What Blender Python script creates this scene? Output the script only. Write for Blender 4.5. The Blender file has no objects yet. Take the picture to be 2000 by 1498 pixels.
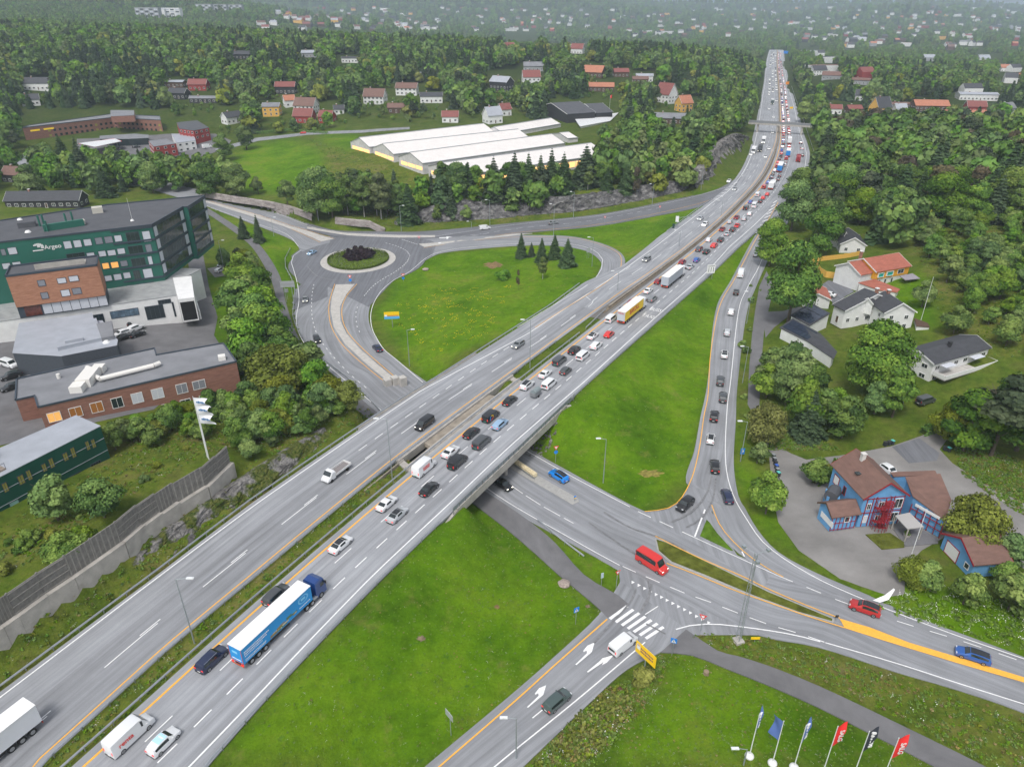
import bpy, bmesh, math, random
import numpy as np
from mathutils import Vector, Matrix
R=math.radians
random.seed(7); np.random.seed(7)
S=bpy.context.scene
# ---------- camera, world, sun, exposure ----------
F=1388.0; PITCH=R(28.0); HC=88.0
cam=bpy.data.cameras.new('camera'); camo=bpy.data.objects.new('camera',cam); S.collection.objects.link(camo)
cam.sensor_width=36; cam.lens=36*F/2000; cam.clip_end=40000; cam.clip_start=1
camo.location=(0,0,HC); camo.rotation_euler=(R(90)-PITCH,0,0); S.camera=camo
SUN_EL=R(58); SUN_AZ=R(200)
w=bpy.data.worlds.new("World"); S.world=w; w.use_nodes=True
nt=w.node_tree; nt.nodes.clear()
sky=nt.nodes.new('ShaderNodeTexSky'); sky.sky_type='NISHITA'; sky.sun_disc=False; sky.sun_elevation=SUN_EL; sky.sun_rotation=SUN_AZ
sky.dust_density=3.0; sky.air_density=1.0
hs=nt.nodes.new('ShaderNodeHueSaturation'); hs.inputs['Saturation'].default_value=0.32; hs.inputs['Value'].default_value=1.0
bg=nt.nodes.new('ShaderNodeBackground'); bg.inputs[1].default_value=0.15
wo=nt.nodes.new('ShaderNodeOutputWorld')
nt.links.new(sky.outputs[0],hs.inputs['Color']); nt.links.new(hs.outputs[0],bg.inputs[0]); nt.links.new(bg.outputs[0],wo.inputs[0])
sl=bpy.data.lights.new('sun','SUN'); sl.energy=1.5; sl.angle=R(14); sl.color=(1,.97,.93)
so=bpy.data.objects.new('sun',sl); S.collection.objects.link(so)
sd=Vector((math.sin(SUN_AZ)*math.cos(SUN_EL),math.cos(SUN_AZ)*math.cos(SUN_EL),math.sin(SUN_EL)))
so.rotation_euler=sd.to_track_quat('Z','Y').to_euler()
vs=S.view_settings; vs.view_transform='Standard'; vs.look='None'; vs.gamma=1; vs.use_curve_mapping=False; vs.exposure=0.34
S.render.engine='CYCLES'
cy=S.cycles; cy.max_bounces=4; cy.diffuse_bounces=2; cy.glossy_bounces=2; cy.transmission_bounces=2; cy.transparent_max_bounces=6; cy.volume_bounces=2
cy.use_denoising=True
# ---------- pixel <-> world ----------
cp,sp=math.cos(PITCH),math.sin(PITCH)
def ray(px,py):
    u=-(py-749)/F
    return ((px-1000)/F, cp+u*sp, -sp+u*cp)
def P(px,py,z=0.0):
    a,b,c=ray(px,py); t=(z-HC)/c
    return Vector((a*t,b*t,z))
def pix(x,y,z):
    dz=z-HC; d=y*cp-dz*sp; up=y*sp+dz*cp
    return 1000+F*x/d, 749-F*up/d
def topz(p,ty):
    """height z above point p whose picture row is ty"""
    a,b=p[2],HC-.5
    for i in range(40):
        m=(a+b)/2
        if pix(p[0],p[1],m)[1]>ty:a=m
        else:b=m
    return a
# ---------- materials ----------
MATS={}
def mat(name,col,rough=.7,metal=0.,emit=0.,bump=0.,bscale=5.,var=0.,vscale=2.,spec=.4,coat=0.,objcol=False):
    if name in MATS: return MATS[name]
    m=bpy.data.materials.new(name); m.use_nodes=True; n=m.node_tree; b=n.nodes['Principled BSDF']
    b.inputs['Base Color'].default_value=(*col,1); b.inputs['Roughness'].default_value=rough; b.inputs['Metallic'].default_value=metal
    b.inputs['Specular IOR Level'].default_value=spec
    if coat: b.inputs['Coat Weight'].default_value=coat; b.inputs['Coat Roughness'].default_value=.08
    if emit: b.inputs['Emission Color'].default_value=(*col,1); b.inputs['Emission Strength'].default_value=emit
    if objcol:
        oi=n.nodes.new('ShaderNodeObjectInfo'); n.links.new(oi.outputs['Color'],b.inputs['Base Color'])
    if bump or var:
        tc=n.nodes.new('ShaderNodeTexCoord')
    if var:
        nz=n.nodes.new('ShaderNodeTexNoise'); nz.inputs['Scale'].default_value=vscale; nz.inputs['Detail'].default_value=5
        n.links.new(tc.outputs['Object'],nz.inputs['Vector'])
        mp=n.nodes.new('ShaderNodeMapRange'); mp.inputs[1].default_value=.25; mp.inputs[2].default_value=.75; mp.inputs[3].default_value=1-var; mp.inputs[4].default_value=1+var
        n.links.new(nz.outputs[0],mp.inputs[0])
        mx=n.nodes.new('ShaderNodeVectorMath'); mx.operation='SCALE'
        if objcol: n.links.new(oi.outputs['Color'],mx.inputs[0])
        else: mx.inputs[0].default_value=col
        n.links.new(mp.outputs[0],mx.inputs['Scale']); n.links.new(mx.outputs[0],b.inputs['Base Color'])
    if bump:
        nb=n.nodes.new('ShaderNodeTexNoise'); nb.inputs['Scale'].default_value=bscale; nb.inputs['Detail'].default_value=4
        n.links.new(tc.outputs['Object'],nb.inputs['Vector'])
        bp=n.nodes.new('ShaderNodeBump'); bp.inputs['Strength'].default_value=bump; bp.inputs['Distance'].default_value=.3
        n.links.new(nb.outputs[0],bp.inputs['Height']); n.links.new(bp.outputs[0],b.inputs['Normal'])
    MATS[name]=m; return m
# ---------- mesh builder ----------
class MB:
    def __init__(s): s.v=[]; s.f=[]; s.m=[]; s.mats=[]; s.uv=None
    def mi(s,m):
        if m not in s.mats: s.mats.append(m)
        return s.mats.index(m)
    def add(s,vs,fs,m=None):
        o=len(s.v); s.v+= [tuple(v) for v in vs]; k=s.mi(m)
        for f in fs: s.f.append(tuple(i+o for i in f)); s.m.append(k)
        return s
    def box(s,c,d,m=None,rz=0.,bev=0.):
        x,y,z=d[0]/2,d[1]/2,d[2]/2; cs,sn=math.cos(rz),math.sin(rz)
        vs=[(c[0]+a*cs-b*sn,c[1]+a*sn+b*cs,c[2]+e) for a,b,e in ((-x,-y,-z),(x,-y,-z),(x,y,-z),(-x,y,-z),(-x,-y,z),(x,-y,z),(x,y,z),(-x,y,z))]
        return s.add(vs,[(0,3,2,1),(4,5,6,7),(0,1,5,4),(1,2,6,5),(2,3,7,6),(3,0,4,7)],m)
    def tube(s,a,b,r1,r2=None,m=None,n=8,cap=True):
        a=Vector(a);b=Vector(b); r2=r1 if r2 is None else r2
        d=(b-a).normalized(); u=d.orthogonal().normalized(); v=d.cross(u)
        vs=[]
        for p,r in((a,r1),(b,r2)):
            for i in range(n):
                t=2*math.pi*i/n; vs.append(p+u*math.cos(t)*r+v*math.sin(t)*r)
        fs=[(i,(i+1)%n,n+(i+1)%n,n+i) for i in range(n)]
        if cap: fs+=[tuple(range(n))[::-1],tuple(range(n,2*n))]
        return s.add(vs,fs,m)
    def prism(s,poly,z0,z1,m=None,mtop=None):
        """poly: list of (x,y) or (x,y,..); z0,z1 floats or lists"""
        n=len(poly); A=sum(poly[i][0]*poly[(i+1)%n][1]-poly[(i+1)%n][0]*poly[i][1] for i in range(n))
        if A<0: poly=poly[::-1]
        g=lambda z,i:z if not isinstance(z,(list,tuple)) else z[i]
        vs=[(p[0],p[1],g(z0,i)) for i,p in enumerate(poly)]+[(p[0],p[1],g(z1,i)) for i,p in enumerate(poly)]
        s.add(vs,[(i,(i+1)%n,n+(i+1)%n,n+i) for i in range(n)]+[tuple(range(n))[::-1]],m)
        s.add(vs[n:],[tuple(range(n))],mtop or m); return s
    def build(s,name,parent=None,mat_=None,smooth=False,kind=None):
        me=bpy.data.meshes.new(name); me.from_pydata(s.v,[],s.f)
        ms=[mat_ if x is None else x for x in s.mats]
        for x in ms:
            if x: me.materials.append(x)
        if len(ms)>1: me.polygons.foreach_set('material_index',s.m)
        if s.uv is not None:
            l=me.uv_layers.new(name='UVMap'); li=np.empty(len(me.loops),dtype=np.int32); me.loops.foreach_get('vertex_index',li)
            l.data.foreach_set('uv',np.array(s.uv,dtype=np.float32)[li].ravel())
        if smooth: me.polygons.foreach_set('use_smooth',[True]*len(me.polygons))
        me.update(); o=bpy.data.objects.new(name,me); S.collection.objects.link(o)
        if parent is not None: o.parent=parent
        if kind: o['kind']=kind
        return o
def tag(o,label,cat,group=None):
    o['label']=label; o['category']=cat
    if group:o['group']=group
    return o
def empty(name,loc,rz=0.,label=None,cat=None,group=None):
    o=bpy.data.objects.new(name,None); S.collection.objects.link(o); o.location=loc; o.rotation_euler=(0,0,rz); o.empty_display_size=.5
    if label: tag(o,label,cat,group)
    return o
KIDS={}
def copy_tree(o,parent=None):
    c=o.copy(); S.collection.objects.link(c); 
    if parent is not None: c.parent=parent
    for ch in list(o.children): copy_tree(ch,c)
    return c
def text_mesh(name,txt,size,m,parent,M,ext=.01,align='CENTER',bold=.0):
    cu=bpy.data.curves.new(name,'FONT'); cu.body=txt; cu.size=size; cu.extrude=ext; cu.align_x=align; cu.align_y='CENTER'; cu.offset=bold
    t=bpy.data.objects.new(name,cu); me=bpy.data.meshes.new_from_object(t); bpy.data.objects.remove(t)
    me.materials.clear(); me.materials.append(m); me.transform(M)
    o=bpy.data.objects.new(name,me); S.collection.objects.link(o)
    if parent is not None:o.parent=parent
    return o
# ---------- curves ----------
def catmull(pts,step=2.0):
    pts=[np.array(p,float) for p in pts]; out=[]
    if len(pts)==2:
        n=max(1,int(np.linalg.norm(pts[1]-pts[0])/step)); return [pts[0]+(pts[1]-pts[0])*i/n for i in range(n+1)]
    e=[2*pts[0]-pts[1]]+pts+[2*pts[-1]-pts[-2]]
    for i in range(1,len(e)-2):
        a,b,c,d=e[i-1],e[i],e[i+1],e[i+2]
        n=max(1,int(np.linalg.norm(c-b)/step))
        for k in range(n):
            t=k/n; out.append(.5*((2*b)+(-a+c)*t+(2*a-5*b+4*c-d)*t*t+(-a+3*b-3*c+d)*t**3))
    out.append(e[-2]); return out
def W(l,z=6.0): return [tuple(P(a[0],a[1],a[2] if len(a)>2 else z)) for a in l]
MW=[(-40,1652),(60,1497),(312,1270),(487,1125),(762,900),(962,752),(1100,651),(1210,572),(1350,474),(1457,375),(1500,313),(1515,275),(1521,240),(1520,175),(1517,140),(1515,115),(1516,100)]
MWR=[(60,1590),(167,1497),(287,1385),(500,1190),(800,932),(980,785),(1180,627),(1362,485),(1450,405),(1500,347),(1521,295),(1525,250),(1522,175),(1519,140),(1518,115),(1519,100)]
# reference line: the yellow line of the near carriageway, at z = 6
REF=np.array(catmull(W(MWR),2.5)); ext=[REF[-1]+(REF[-1]-REF[-2])*k for k in range(1,60)]; REF=np.array(list(REF)+ext)
# smooth the far part
def smooth(a,n):
    for _ in range(n): a[1:-1]=(a[:-2]+2*a[1:-1]+a[2:])/4
    return a
REF=smooth(REF,30)
seg=np.linalg.norm(np.diff(REF[:,:2],axis=0),axis=1); RS=np.concatenate([[0],np.cumsum(seg)])
TAN=np.gradient(REF[:,:2],axis=0); TAN/=np.linalg.norm(TAN,axis=1)[:,None]; NOR=np.stack([TAN[:,1],-TAN[:,0]],1) # right-hand normal
def so_of(x,y):
    d=(REF[:,0]-x)**2+(REF[:,1]-y)**2; i=int(np.argmin(d)); v=np.array([x,y])-REF[i,:2]
    return RS[i]+v@TAN[i], v@NOR[i]
def at(s,o,z=6.0):
    i=np.interp(s,RS,np.arange(len(RS))); a=int(min(i,len(RS)-2)); t=i-a
    p=REF[a,:2]*(1-t)+REF[a+1,:2]*t; n=NOR[a]*(1-t)+NOR[a+1]*t
    return Vector((p[0]+n[0]*o,p[1]+n[1]*o,z))
def heading(s):
    i=int(np.clip(np.searchsorted(RS,s),0,len(RS)-1)); return math.atan2(TAN[i,1],TAN[i,0])
def offs(l):
    so=sorted(so_of(*P(a[0],a[1],6.0)[:2]) for a in l); s=[q[0] for q in so]; o=[q[1] for q in so]
    return lambda x:float(np.interp(min(x,940),s,o))
L_YEL=offs(MW)
L_WHT=offs([(-70,1415),(0,1362),(312,1125),(500,985),(825,762),(1030,653),(1207,535),(1325,447),(1390,397),(1420,376),(1475,275),(1490,187),(1496,150),(1505,117),(1508,104)])
L_EDGE=offs([(-70,1402),(0,1351),(300,1128),(495,980),(745,810),(800,774),(845,747),(1000,648),(1075,600),(1140,552),(1190,530),(1215,520),(1290,460),(1310,447),(1390,390),(1425,362),(1470,268),(1487,185),(1494,150),(1503,117),(1506,104)])
R_WHT=offs([(300,1565),(370,1497),(500,1362),(730,1122),(882,980),(1000,868),(1140,747),(1250,647),(1375,537),(1425,482),(1499,415),(1540,385),(1565,350),(1575,300),(1562,260),(1550,207),(1536,160),(1530,107)])
R_EDGE=offs([(345,1575),(405,1497),(500,1388),(740,1137),(890,993),(1010,880),(1140,757),(1260,650),(1385,540),(1440,487),(1512,420),(1555,390),(1572,350),(1582,300),(1569,260),(1556,207),(1541,160),(1533,107)])
NL=lambda s:L_YEL(s)+1.0    # inner edge far carriageway (asphalt)
NR=lambda s:-1.3
S0=RS[0]; S1=so_of(*P(1518,102,6)[:2])[0]+260
def zmw(s): return 6.0-0.02*max(0,s-S1+330)  # crest, then falls away
# ---------- other road ribbons: (left px, left py, right px, right py, z) ----------
RB={}
RB['cross_road']=[(2100,1325,2100,1445,0),(2000,1283,2000,1392,0),(1885,1240,1870,1347,0),(1785,1203,1750,1312,0),(1640,1140,1600,1264,0),(1499,1108,1480,1240,0),(1357,1045,1330,1182,0),(1270,1003,1215,1118,0),(1230,985,1160,1086,0),(1114,922,1000,998,0),(1017,866,938,957,0),(826,741,740,808,0),(767,696,680,755,0),(750,683,640,722,0),(726,645,588,668,0),(720,612,570,635,0),(733,576,568,607,0),(766,541,574,565,0)]
RB['west_road']=[(250,338,250,356,5),(385,370,385,398,3.5),(500,397,500,440,2),(600,436,572,470,1),(655,452,590,492,0),(720,452,640,515,0)]
RB['bypass_lane']=[(600,436,600,450,1),(655,450,655,462,.3),(720,452,720,470,0),(800,453,800,478,0),(880,448,880,480,0),(1000,436,1000,458,.5),(1175,418,1150,444,2),(1325,388,1265,425,4),(1400,370,1380,400,5.7),(1450,340,1437,365,6)]
RB['loop_ramp']=[(800,470,775,545,0),(850,466,838,505,0),(900,463,878,492,.3),(1000,460,1000,481,.8),(1100,461,1075,480,1.8),(1155,470,1140,489,2.8),(1200,486,1172,510,4),(1220,505,1170,530,5),(1214,528,1148,560,5.8),(1178,556,1070,615,6),(1100,600,1010,655,6)]
RB['slip_road']=[(1535,380,1570,388,6),(1494,432,1535,442,6),(1468,472,1508,492,5.5),(1429,545,1477,560,4.5),(1398,605,1458,615,3.5),(1382,745,1441,745,2),(1368,815,1437,825,1),(1356,880,1433,905,.4),(1340,942,1442,968,0),(1385,985,1455,992,0),(1403,1035,1480,1035,0),(1440,1078,1520,1078,0),(1499,1114,1590,1117,0),(1600,1160,1700,1164,0)]
RB['side_road']=[(770,1550,960,1550,0),(830,1497,1022,1497,0),(1000,1355,1150,1374,0),(1082,1283,1225,1307,0),(1170,1200,1300,1268,0),(1212,1135,1345,1232,0)]
RB['footpath']=[(1340,1229,1290,1274,0),(1400,1270,1350,1279,0),(1440,1281,1420,1306,0),(1500,1300,1500,1338,0),(1600,1340,1600,1382,0),(1750,1411,1750,1458,0),(1925,1497,1825,1497,0),(2000,1540,1890,1540,0)]
RB['footway']=[(896,962,922,944,0),(1000,1042,1012,1002,0),(1087,1119,1082,1058,0),(1100,1130,1140,1122,0),(1165,1184,1208,1163,0),(1187,1207,1228,1180,0)]
RB['cycle_path']=[(385,404,392,398,4),(440,441,449,434,3),(480,471,490,463,2.5),(503,498,516,489,2),(529,546,546,538,1.2),(543,597,559,593,.8),(560,660,581,655,.4),(610,732,628,722,.2),(680,787,702,770,0),(722,820,742,806,0),(860,930,880,905,0),(896,962,922,944,0)]
# ---------- terrain ----------
CT=[(0,1130,11),(150,1010,12),(300,950,12),(420,880,11),(250,870,11),(0,1050,12),(100,900,10),(450,760,8),(300,800,9),(560,740,7),(620,760,5),(600,690,4),(400,680,6),
(350,640,5),(200,700,6),(0,700,6),(430,600,5),(390,490,5),(450,520,3),(520,640,3),(450,430,4),(550,320,9),(480,290,9),(430,340,7),(250,290,8),(60,310,8),(250,350,5),(50,400,6),(150,450,6),
(700,300,13),(900,330,12),(1150,300,13),(850,350,12),(650,370,8),(750,390,6),(1000,370,10),(1200,350,11),(1330,330,13),(1400,290,18),(1430,240,20),(1350,240,18),(1250,250,15),
(600,240,13),(300,230,14),(100,230,14),(450,200,20),(700,220,18),(1000,230,16),(1150,210,18),(1300,190,20),
(1600,600,3),(1700,500,7),(1850,480,12),(1950,600,11),(1850,700,6),(1600,850,1),(1800,880,1),(1950,950,1),(1700,1080,0),(1950,1150,0),(2050,1250,0),(1560,420,6),(1650,400,8),(1850,380,14),(1750,320,10),(1600,250,5),(1700,230,5),(1950,260,6),
(1500,1400,0),(1200,1450,-.3),(1350,1350,0),(1650,1330,0),(1900,1430,0),(900,1400,0),(800,1250,1),(1050,1230,0),(1150,1240,0),(900,1100,1),(950,600,0.5),(850,600,0),(900,680,1.5),(1000,560,1.2),(1100,560,2.5),(1300,480,4.5),(1250,440,3.5),
(1250,900,0),(1200,960,0),(1300,750,1.5),(1380,600,3.5),(1450,500,5.2),(1150,850,1),(1470,900,0),(1480,1000,0),(1560,1100,0),(200,1300,6),(480,470,3),(560,520,1)]
CW=[(-400,900,50),(-150,950,42),(100,900,38),(250,820,28),(-700,800,60),(-300,700,34),(0,700,28),(-1200,1300,80),(0,1250,22),(300,1500,5),(-500,1400,40),(600,900,6),(450,600,7),(900,700,10),(800,1300,0),(1500,1500,0),(400,2200,-10),(0,2200,-10),(-900,2500,60),(-1800,2500,130),(1500,2500,-5),(3000,2500,20),(0,3500,0),(-200,60,12),(-260,150,9),(-300,300,12),(300,150,8),(350,300,14),(200,60,0),(0,-20,0),(-100,0,9),(100,0,0)]
cpts=[tuple(P(*c)) for c in CT]+CW
CX=np.array([c[:2] for c in cpts]); CZ=np.array([c[2] for c in cpts],float)
def phi(a,b): return np.sqrt(((a[:,None,:]-b[None])**2).sum(2)+20.**2)
n_=len(CX); A=np.zeros((n_+1,n_+1)); A[:n_,:n_]=phi(CX,CX)-np.eye(n_)*0.5; A[:n_,n_]=1; A[n_,:n_]=1
cw_=np.linalg.solve(A,np.concatenate([CZ,[0]]))
def far_relief(x,y):
    z=0
    for cx,cy,sx,sy,h in [(-2600,3000,1300,900,170),(-1500,2400,700,500,60),(-1500,5200,1700,900,330),(300,6500,1300,600,190),(2000,4000,600,350,75),(2700,5200,1000,400,100),(5200,7600,1800,900,45),(0,4200,900,500,70),(1400,5200,800,300,70),(3600,3600,500,400,45),(-4500,5500,2000,1500,400),(1500,8800,4000,700,35),(5500,3200,1200,1000,60)]:
        z=z+h*np.exp(-((x-cx)/sx)**2-((y-cy)/sy)**2)
    return z*np.clip((y-900)/900,0,1)
def Bsurf(x,y):
    """x,y flat arrays"""
    out=np.empty(len(x))
    for i in range(0,len(x),20000):
        q=np.stack([x[i:i+20000],y[i:i+20000]],1); out[i:i+20000]=phi(q,CX)@cw_[:n_]+cw_[n_]
    k=np.clip((np.hypot(x,y)-2200)/1500,0,1)
    return out*(1-k)+k*0+far_relief(x,y)
CON=[]  # (pts Nx3, halfwidth)
def con(pts,hw): CON.append((np.array(pts,float),hw))
RIB={}
for k,l in RB.items():
    ctr=[np.concatenate([P(a,b,z),P(c,d,z)]) for a,b,c,d,z in l]
    c=np.array(catmull(ctr,3.0)); RIB[k]=c
    for fr in (.5,): con(c[:,:3]*(1-fr)+c[:,3:]*fr,float(0))
# variable width constraints: use several offset lines
CON=[]
def mwcon(s0,s1,ofn):
    ss=np.arange(s0,s1,6.0); con([(*at(s,ofn(s))[:2],zmw(s)) for s in ss],1.7)
SB0=so_of(*P(897,985,6)[:2])[0]; SB1=so_of(*P(1112,783,6)[:2])[0]  # near deck abutments (on s)
SF0=so_of(*P(742,812,6)[:2])[0]; SF1=so_of(*P(835,752,6)[:2])[0]  # far deck
for k,c in RIB.items():
    wd=np.linalg.norm(c[:,:3]-c[:,3:],axis=1).max(); nl=max(2,int(wd/4)+1)
    for j in range(nl):
        fr=(j+.0)/(nl-1); fr=.06+fr*.88; con(c[:,:3]*(1-fr)+c[:,3:]*fr,1.2)
sL=lambda o:77.5-.37*o
sR=lambda o:119.3-.37*o
for fn in (lambda s:R_EDGE(s)-1.2,lambda s:(R_EDGE(s))*.75,lambda s:R_EDGE(s)*.5,lambda s:R_EDGE(s)*.25,lambda s:NR(s)+1,lambda s:NL(s)-1.2,lambda s:NL(s)*.6+L_EDGE(s)*.4,lambda s:NL(s)*.3+L_EDGE(s)*.7,lambda s:L_EDGE(s)+1.2):
    o=fn(95); mwcon(S0-20,sL(o)-1.2,fn); mwcon(sR(o)+1.2,S1+300,fn)
mwcon(S0-20,sL(-3.5)-1.2,lambda s:NL(s)*.5+NR(s)*.5); mwcon(sR(-3.5)+1.2,S1,lambda s:NL(s)*.5+NR(s)*.5)
for k in (1.6,6,12): # keep the ground low beside the abutments
    pass
def lcon(l,hw=.6): con([tuple(P(*a)) for a in l],hw)
# cutting left of the motorway: rock foot, wall foot, wall head
WALLL=[(-60,1262,12),(0,1222,12),(30,1201,12),(87,1160,12),(139,1126,12),(188,1092,12),(236,1058,12),(275,1026,11.8),(311,1003,11.5),(345,982,11.2),(400,950,11),(450,907,10.5)]
wlw=[P(*a_) for a_ in WALLL]
def woff(d,z):
    out=[]
    for i,p in enumerate(wlw):
        t=(wlw[min(i+1,len(wlw)-1)]-wlw[max(i-1,0)]); n=Vector((t.y,-t.x,0)).normalized(); q=p+n*d; out.append((q.x,q.y,p.z+z))
    return out
con(woff(1.9,-4.2),.5); con(woff(-1.0,0),.8); con(woff(-6,.2),1.)
lcon([(500,905,8),(560,860,7.5),(620,820,7),(680,795,6)],.4)
# rock cut above the on-ramp
ROCKT=[(770,432,1.5),(820,414,4),(862,395,8),(920,388,8.5),(980,386,8),(1040,384,8),(1100,384,8.5),(1160,378,9),(1220,368,9.5),(1290,358,10),(1340,352,9.5)]
ROCKB=[(770,440,0),(822,437,0),(862,434,0),(920,430,.5),(980,427,.8),(1040,420,1),(1100,416,1.5),(1160,408,2.5),(1220,398,3.5),(1290,384,5),(1350,370,6)]
lcon([(a,b-5,z) for a,b,z in ROCKT],1); lcon(ROCKB,.5)
ROCK2T=[(1350,350,9),(1375,322,12),(1395,295,14),(1415,275,15),(1435,262,15),(1450,262,11)]
ROCK2B=[(1360,368,6.2),(1390,350,6.2),(1425,320,6.3),(1447,298,6.4),(1460,275,6.5),(1463,268,6.5)]
lcon([(a,b-3,z) for a,b,z in ROCK2T],1)
# stone walls above the west road
SW1T=[(392,372,7),(450,382,7),(500,389,7),(560,400,6.5),(610,418,6)]; SW1B=[(392,380,3.8),(450,391,3),(500,403,2.4),(560,420,1.8),(612,432,1.2)]
SW2T=[(655,424,5),(700,429,5),(722,431,4.5),(735,438,3),(752,445,1.5)]; SW2B=[(655,440,.6),(700,446,.2),(725,449,0),(740,450,0),(754,451,0)]
lcon([(a,b-3,z) for a,b,z in SW1T],.5); lcon([(a,b-3,z) for a,b,z in SW2T],.5)
RC0=P(700,508)
for r_ in (2,6,10,14,17.5,21,24,26): con([(RC0.x+r_*math.cos(a),RC0.y+r_*1.1*math.sin(a),0) for a in np.linspace(0,2*math.pi,25)],1.5)
# grid
def axis(a,b,h,lim,gr=1.07):
    c=list(np.arange(a,b+.01,h)); st=h
    while c[-1]<lim: st*=gr; c.append(c[-1]+st)
    st=h
    while c[0]>-lim+ (0): st*=gr; c.insert(0,c[0]-st)
    return np.array(c)
GX=axis(-120,130,1.5,11000); GY=axis(36,330,1.5,12000); GY=GY[GY>-150]
XX,YY=np.meshgrid(GX,GY); xf,yf=XX.ravel(),YY.ravel()
BZ=Bsurf(xf,yf)
near=(np.hypot(xf,yf)<1700)&(yf>-100)
wz=BZ/14.0**3; ws=np.full(len(xf),1/14.0**3)
idx=np.where(near)[0]; qx,qy=xf[idx],yf[idx]; dmin=np.full(len(idx),1e9)
nz_,nw_=np.zeros(len(idx)),np.zeros(len(idx))
for pts,hw in CON:
    lo,hi=pts[:,:2].min(0)-90,pts[:,:2].max(0)+90
    m=np.where((qx>lo[0])&(qx<hi[0])&(qy>lo[1])&(qy<hi[1]))[0]
    if not len(m): continue
    bx,by=qx[m],qy[m]; best=np.full(len(m),1e9); bz=np.zeros(len(m))
    for i in range(len(pts)-1):
        a,b=pts[i],pts[i+1]; d=b[:2]-a[:2]; L=d@d+1e-9
        t=np.clip(((bx-a[0])*d[0]+(by-a[1])*d[1])/L,0,1); dd=np.hypot(bx-a[0]-t*d[0],by-a[1]-t*d[1])
        k=dd<best; best[k]=dd[k]; bz[k]=(a[2]+t*(b[2]-a[2]))[k]
    e=np.maximum(best-hw,0); wgt=1/(e+.3)**3*np.clip((90-e)/40,0,1)
    nz_[m]+=wgt*bz; nw_[m]+=wgt; dmin[m]=np.minimum(dmin[m],e)
wz[idx]+=nz_; ws[idx]+=nw_
TZ=(wz/ws)
dm=np.full(len(xf),1e9); dm[idx]=dmin
TZ=np.where(dm<.8,TZ-.12,TZ)
for k_ in np.where((np.abs(xf-0)<45)&(np.abs(yf-140)<60))[0]:
    s_,o_=so_of(xf[k_],yf[k_])
    if L_EDGE(s_)-1.5<o_<R_EDGE(s_)+.8 and (sR(o_)-1<s_<sR(o_)+7 or sL(o_)-7<s_<sL(o_)+1): TZ[k_]=min(TZ[k_],5.3)
TZ=TZ.reshape(XX.shape)
def T(x,y):
    i=min(max(int(np.searchsorted(GX,x))-1,0),len(GX)-2); j=min(max(int(np.searchsorted(GY,y))-1,0),len(GY)-2)
    u=(x-GX[i])/(GX[i+1]-GX[i]); v=(y-GY[j])/(GY[j+1]-GY[j]); u=min(max(u,0),1); v=min(max(v,0),1)
    return float((TZ[j,i]*(1-u)+TZ[j,i+1]*u)*(1-v)+(TZ[j+1,i]*(1-u)+TZ[j+1,i+1]*u)*v)
def G(px,py,dz=0.):
    a,b,c=ray(px,py)
    prev=None; t=None
    zs=list(np.arange(82,-30,-1.0))
    lastt=0
    def g(t): return HC+c*t-T(a*t,b*t)-dz
    if c>=-1e-4: return Vector((a*9000,b*9000,0))
    t0=0
    n=0; t=20.0
    while t<9000:
        if g(t)<0:
            lo,hi=t0,t
            for _ in range(18):
                m=(lo+hi)/2
                if g(m)>0: lo=m
                else: hi=m
            t=hi; break
        t0=t; t*=1.02
    return Vector((a*t,b*t,T(a*t,b*t)))
# ---------- ground mesh ----------
def inpoly(x,y,poly):
    c=np.zeros(np.shape(x),bool); n=len(poly)
    for i in range(n):
        x1,y1=poly[i][0],poly[i][1]; x2,y2=poly[(i+1)%n][0],poly[(i+1)%n][1]
        if y1==y2: continue
        k=((y1>y)!=(y2>y))&(x<(x2-x1)*(y-y1)/(y2-y1)+x1); c^=k
    return c
def pw(l,z=0): return [tuple(G(*a)) for a in l]
# cover: R=rough meadow, G=forest floor, B=lawn bright ; default = mix
LAWNS=[[(826,747),(735,615),(770,547),(837,500),(1075,474),(1150,485),(1177,515),(1150,557),(1000,650)],
 [(1000,470),(1400,370),(1440,365),(1217,520),(1190,480)],
 [(1114,925),(1040,860),(1130,770),(1500,432),(1480,470),(1386,750),(1345,930),(1250,1000)],
 [(400,1500),(740,1140),(930,975),(1000,1040),(1170,1195),(1000,1355),(830,1500)],
 [(1160,1370),(1292,1274),(1350,1280),(1500,1340),(1840,1500),(1000,1500)],
 [(480,285),(560,272),(630,290),(640,340),(600,375),(480,375),(440,340)],
 [(395,400),(500,445),(585,480),(560,520),(580,560),(570,600),(500,470)],
 [(1690,560),(1810,525),(1880,600),(1820,650),(1740,590)],[(1440,825),(1465,900),(1500,960),(1560,1080),(1720,1180),(1590,1115),(1480,1030),(1440,930)],
 [(1000,1000),(1100,1060),(1210,1110),(1205,1165),(1140,1120)],[(1600,1190),(2000,1290),(2000,1200),(1780,1130),(1700,1150)],[(620,262),(700,262),(690,300),(640,280)],[(400,540),(460,540),(470,620),(430,690),(400,560)]]
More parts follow.
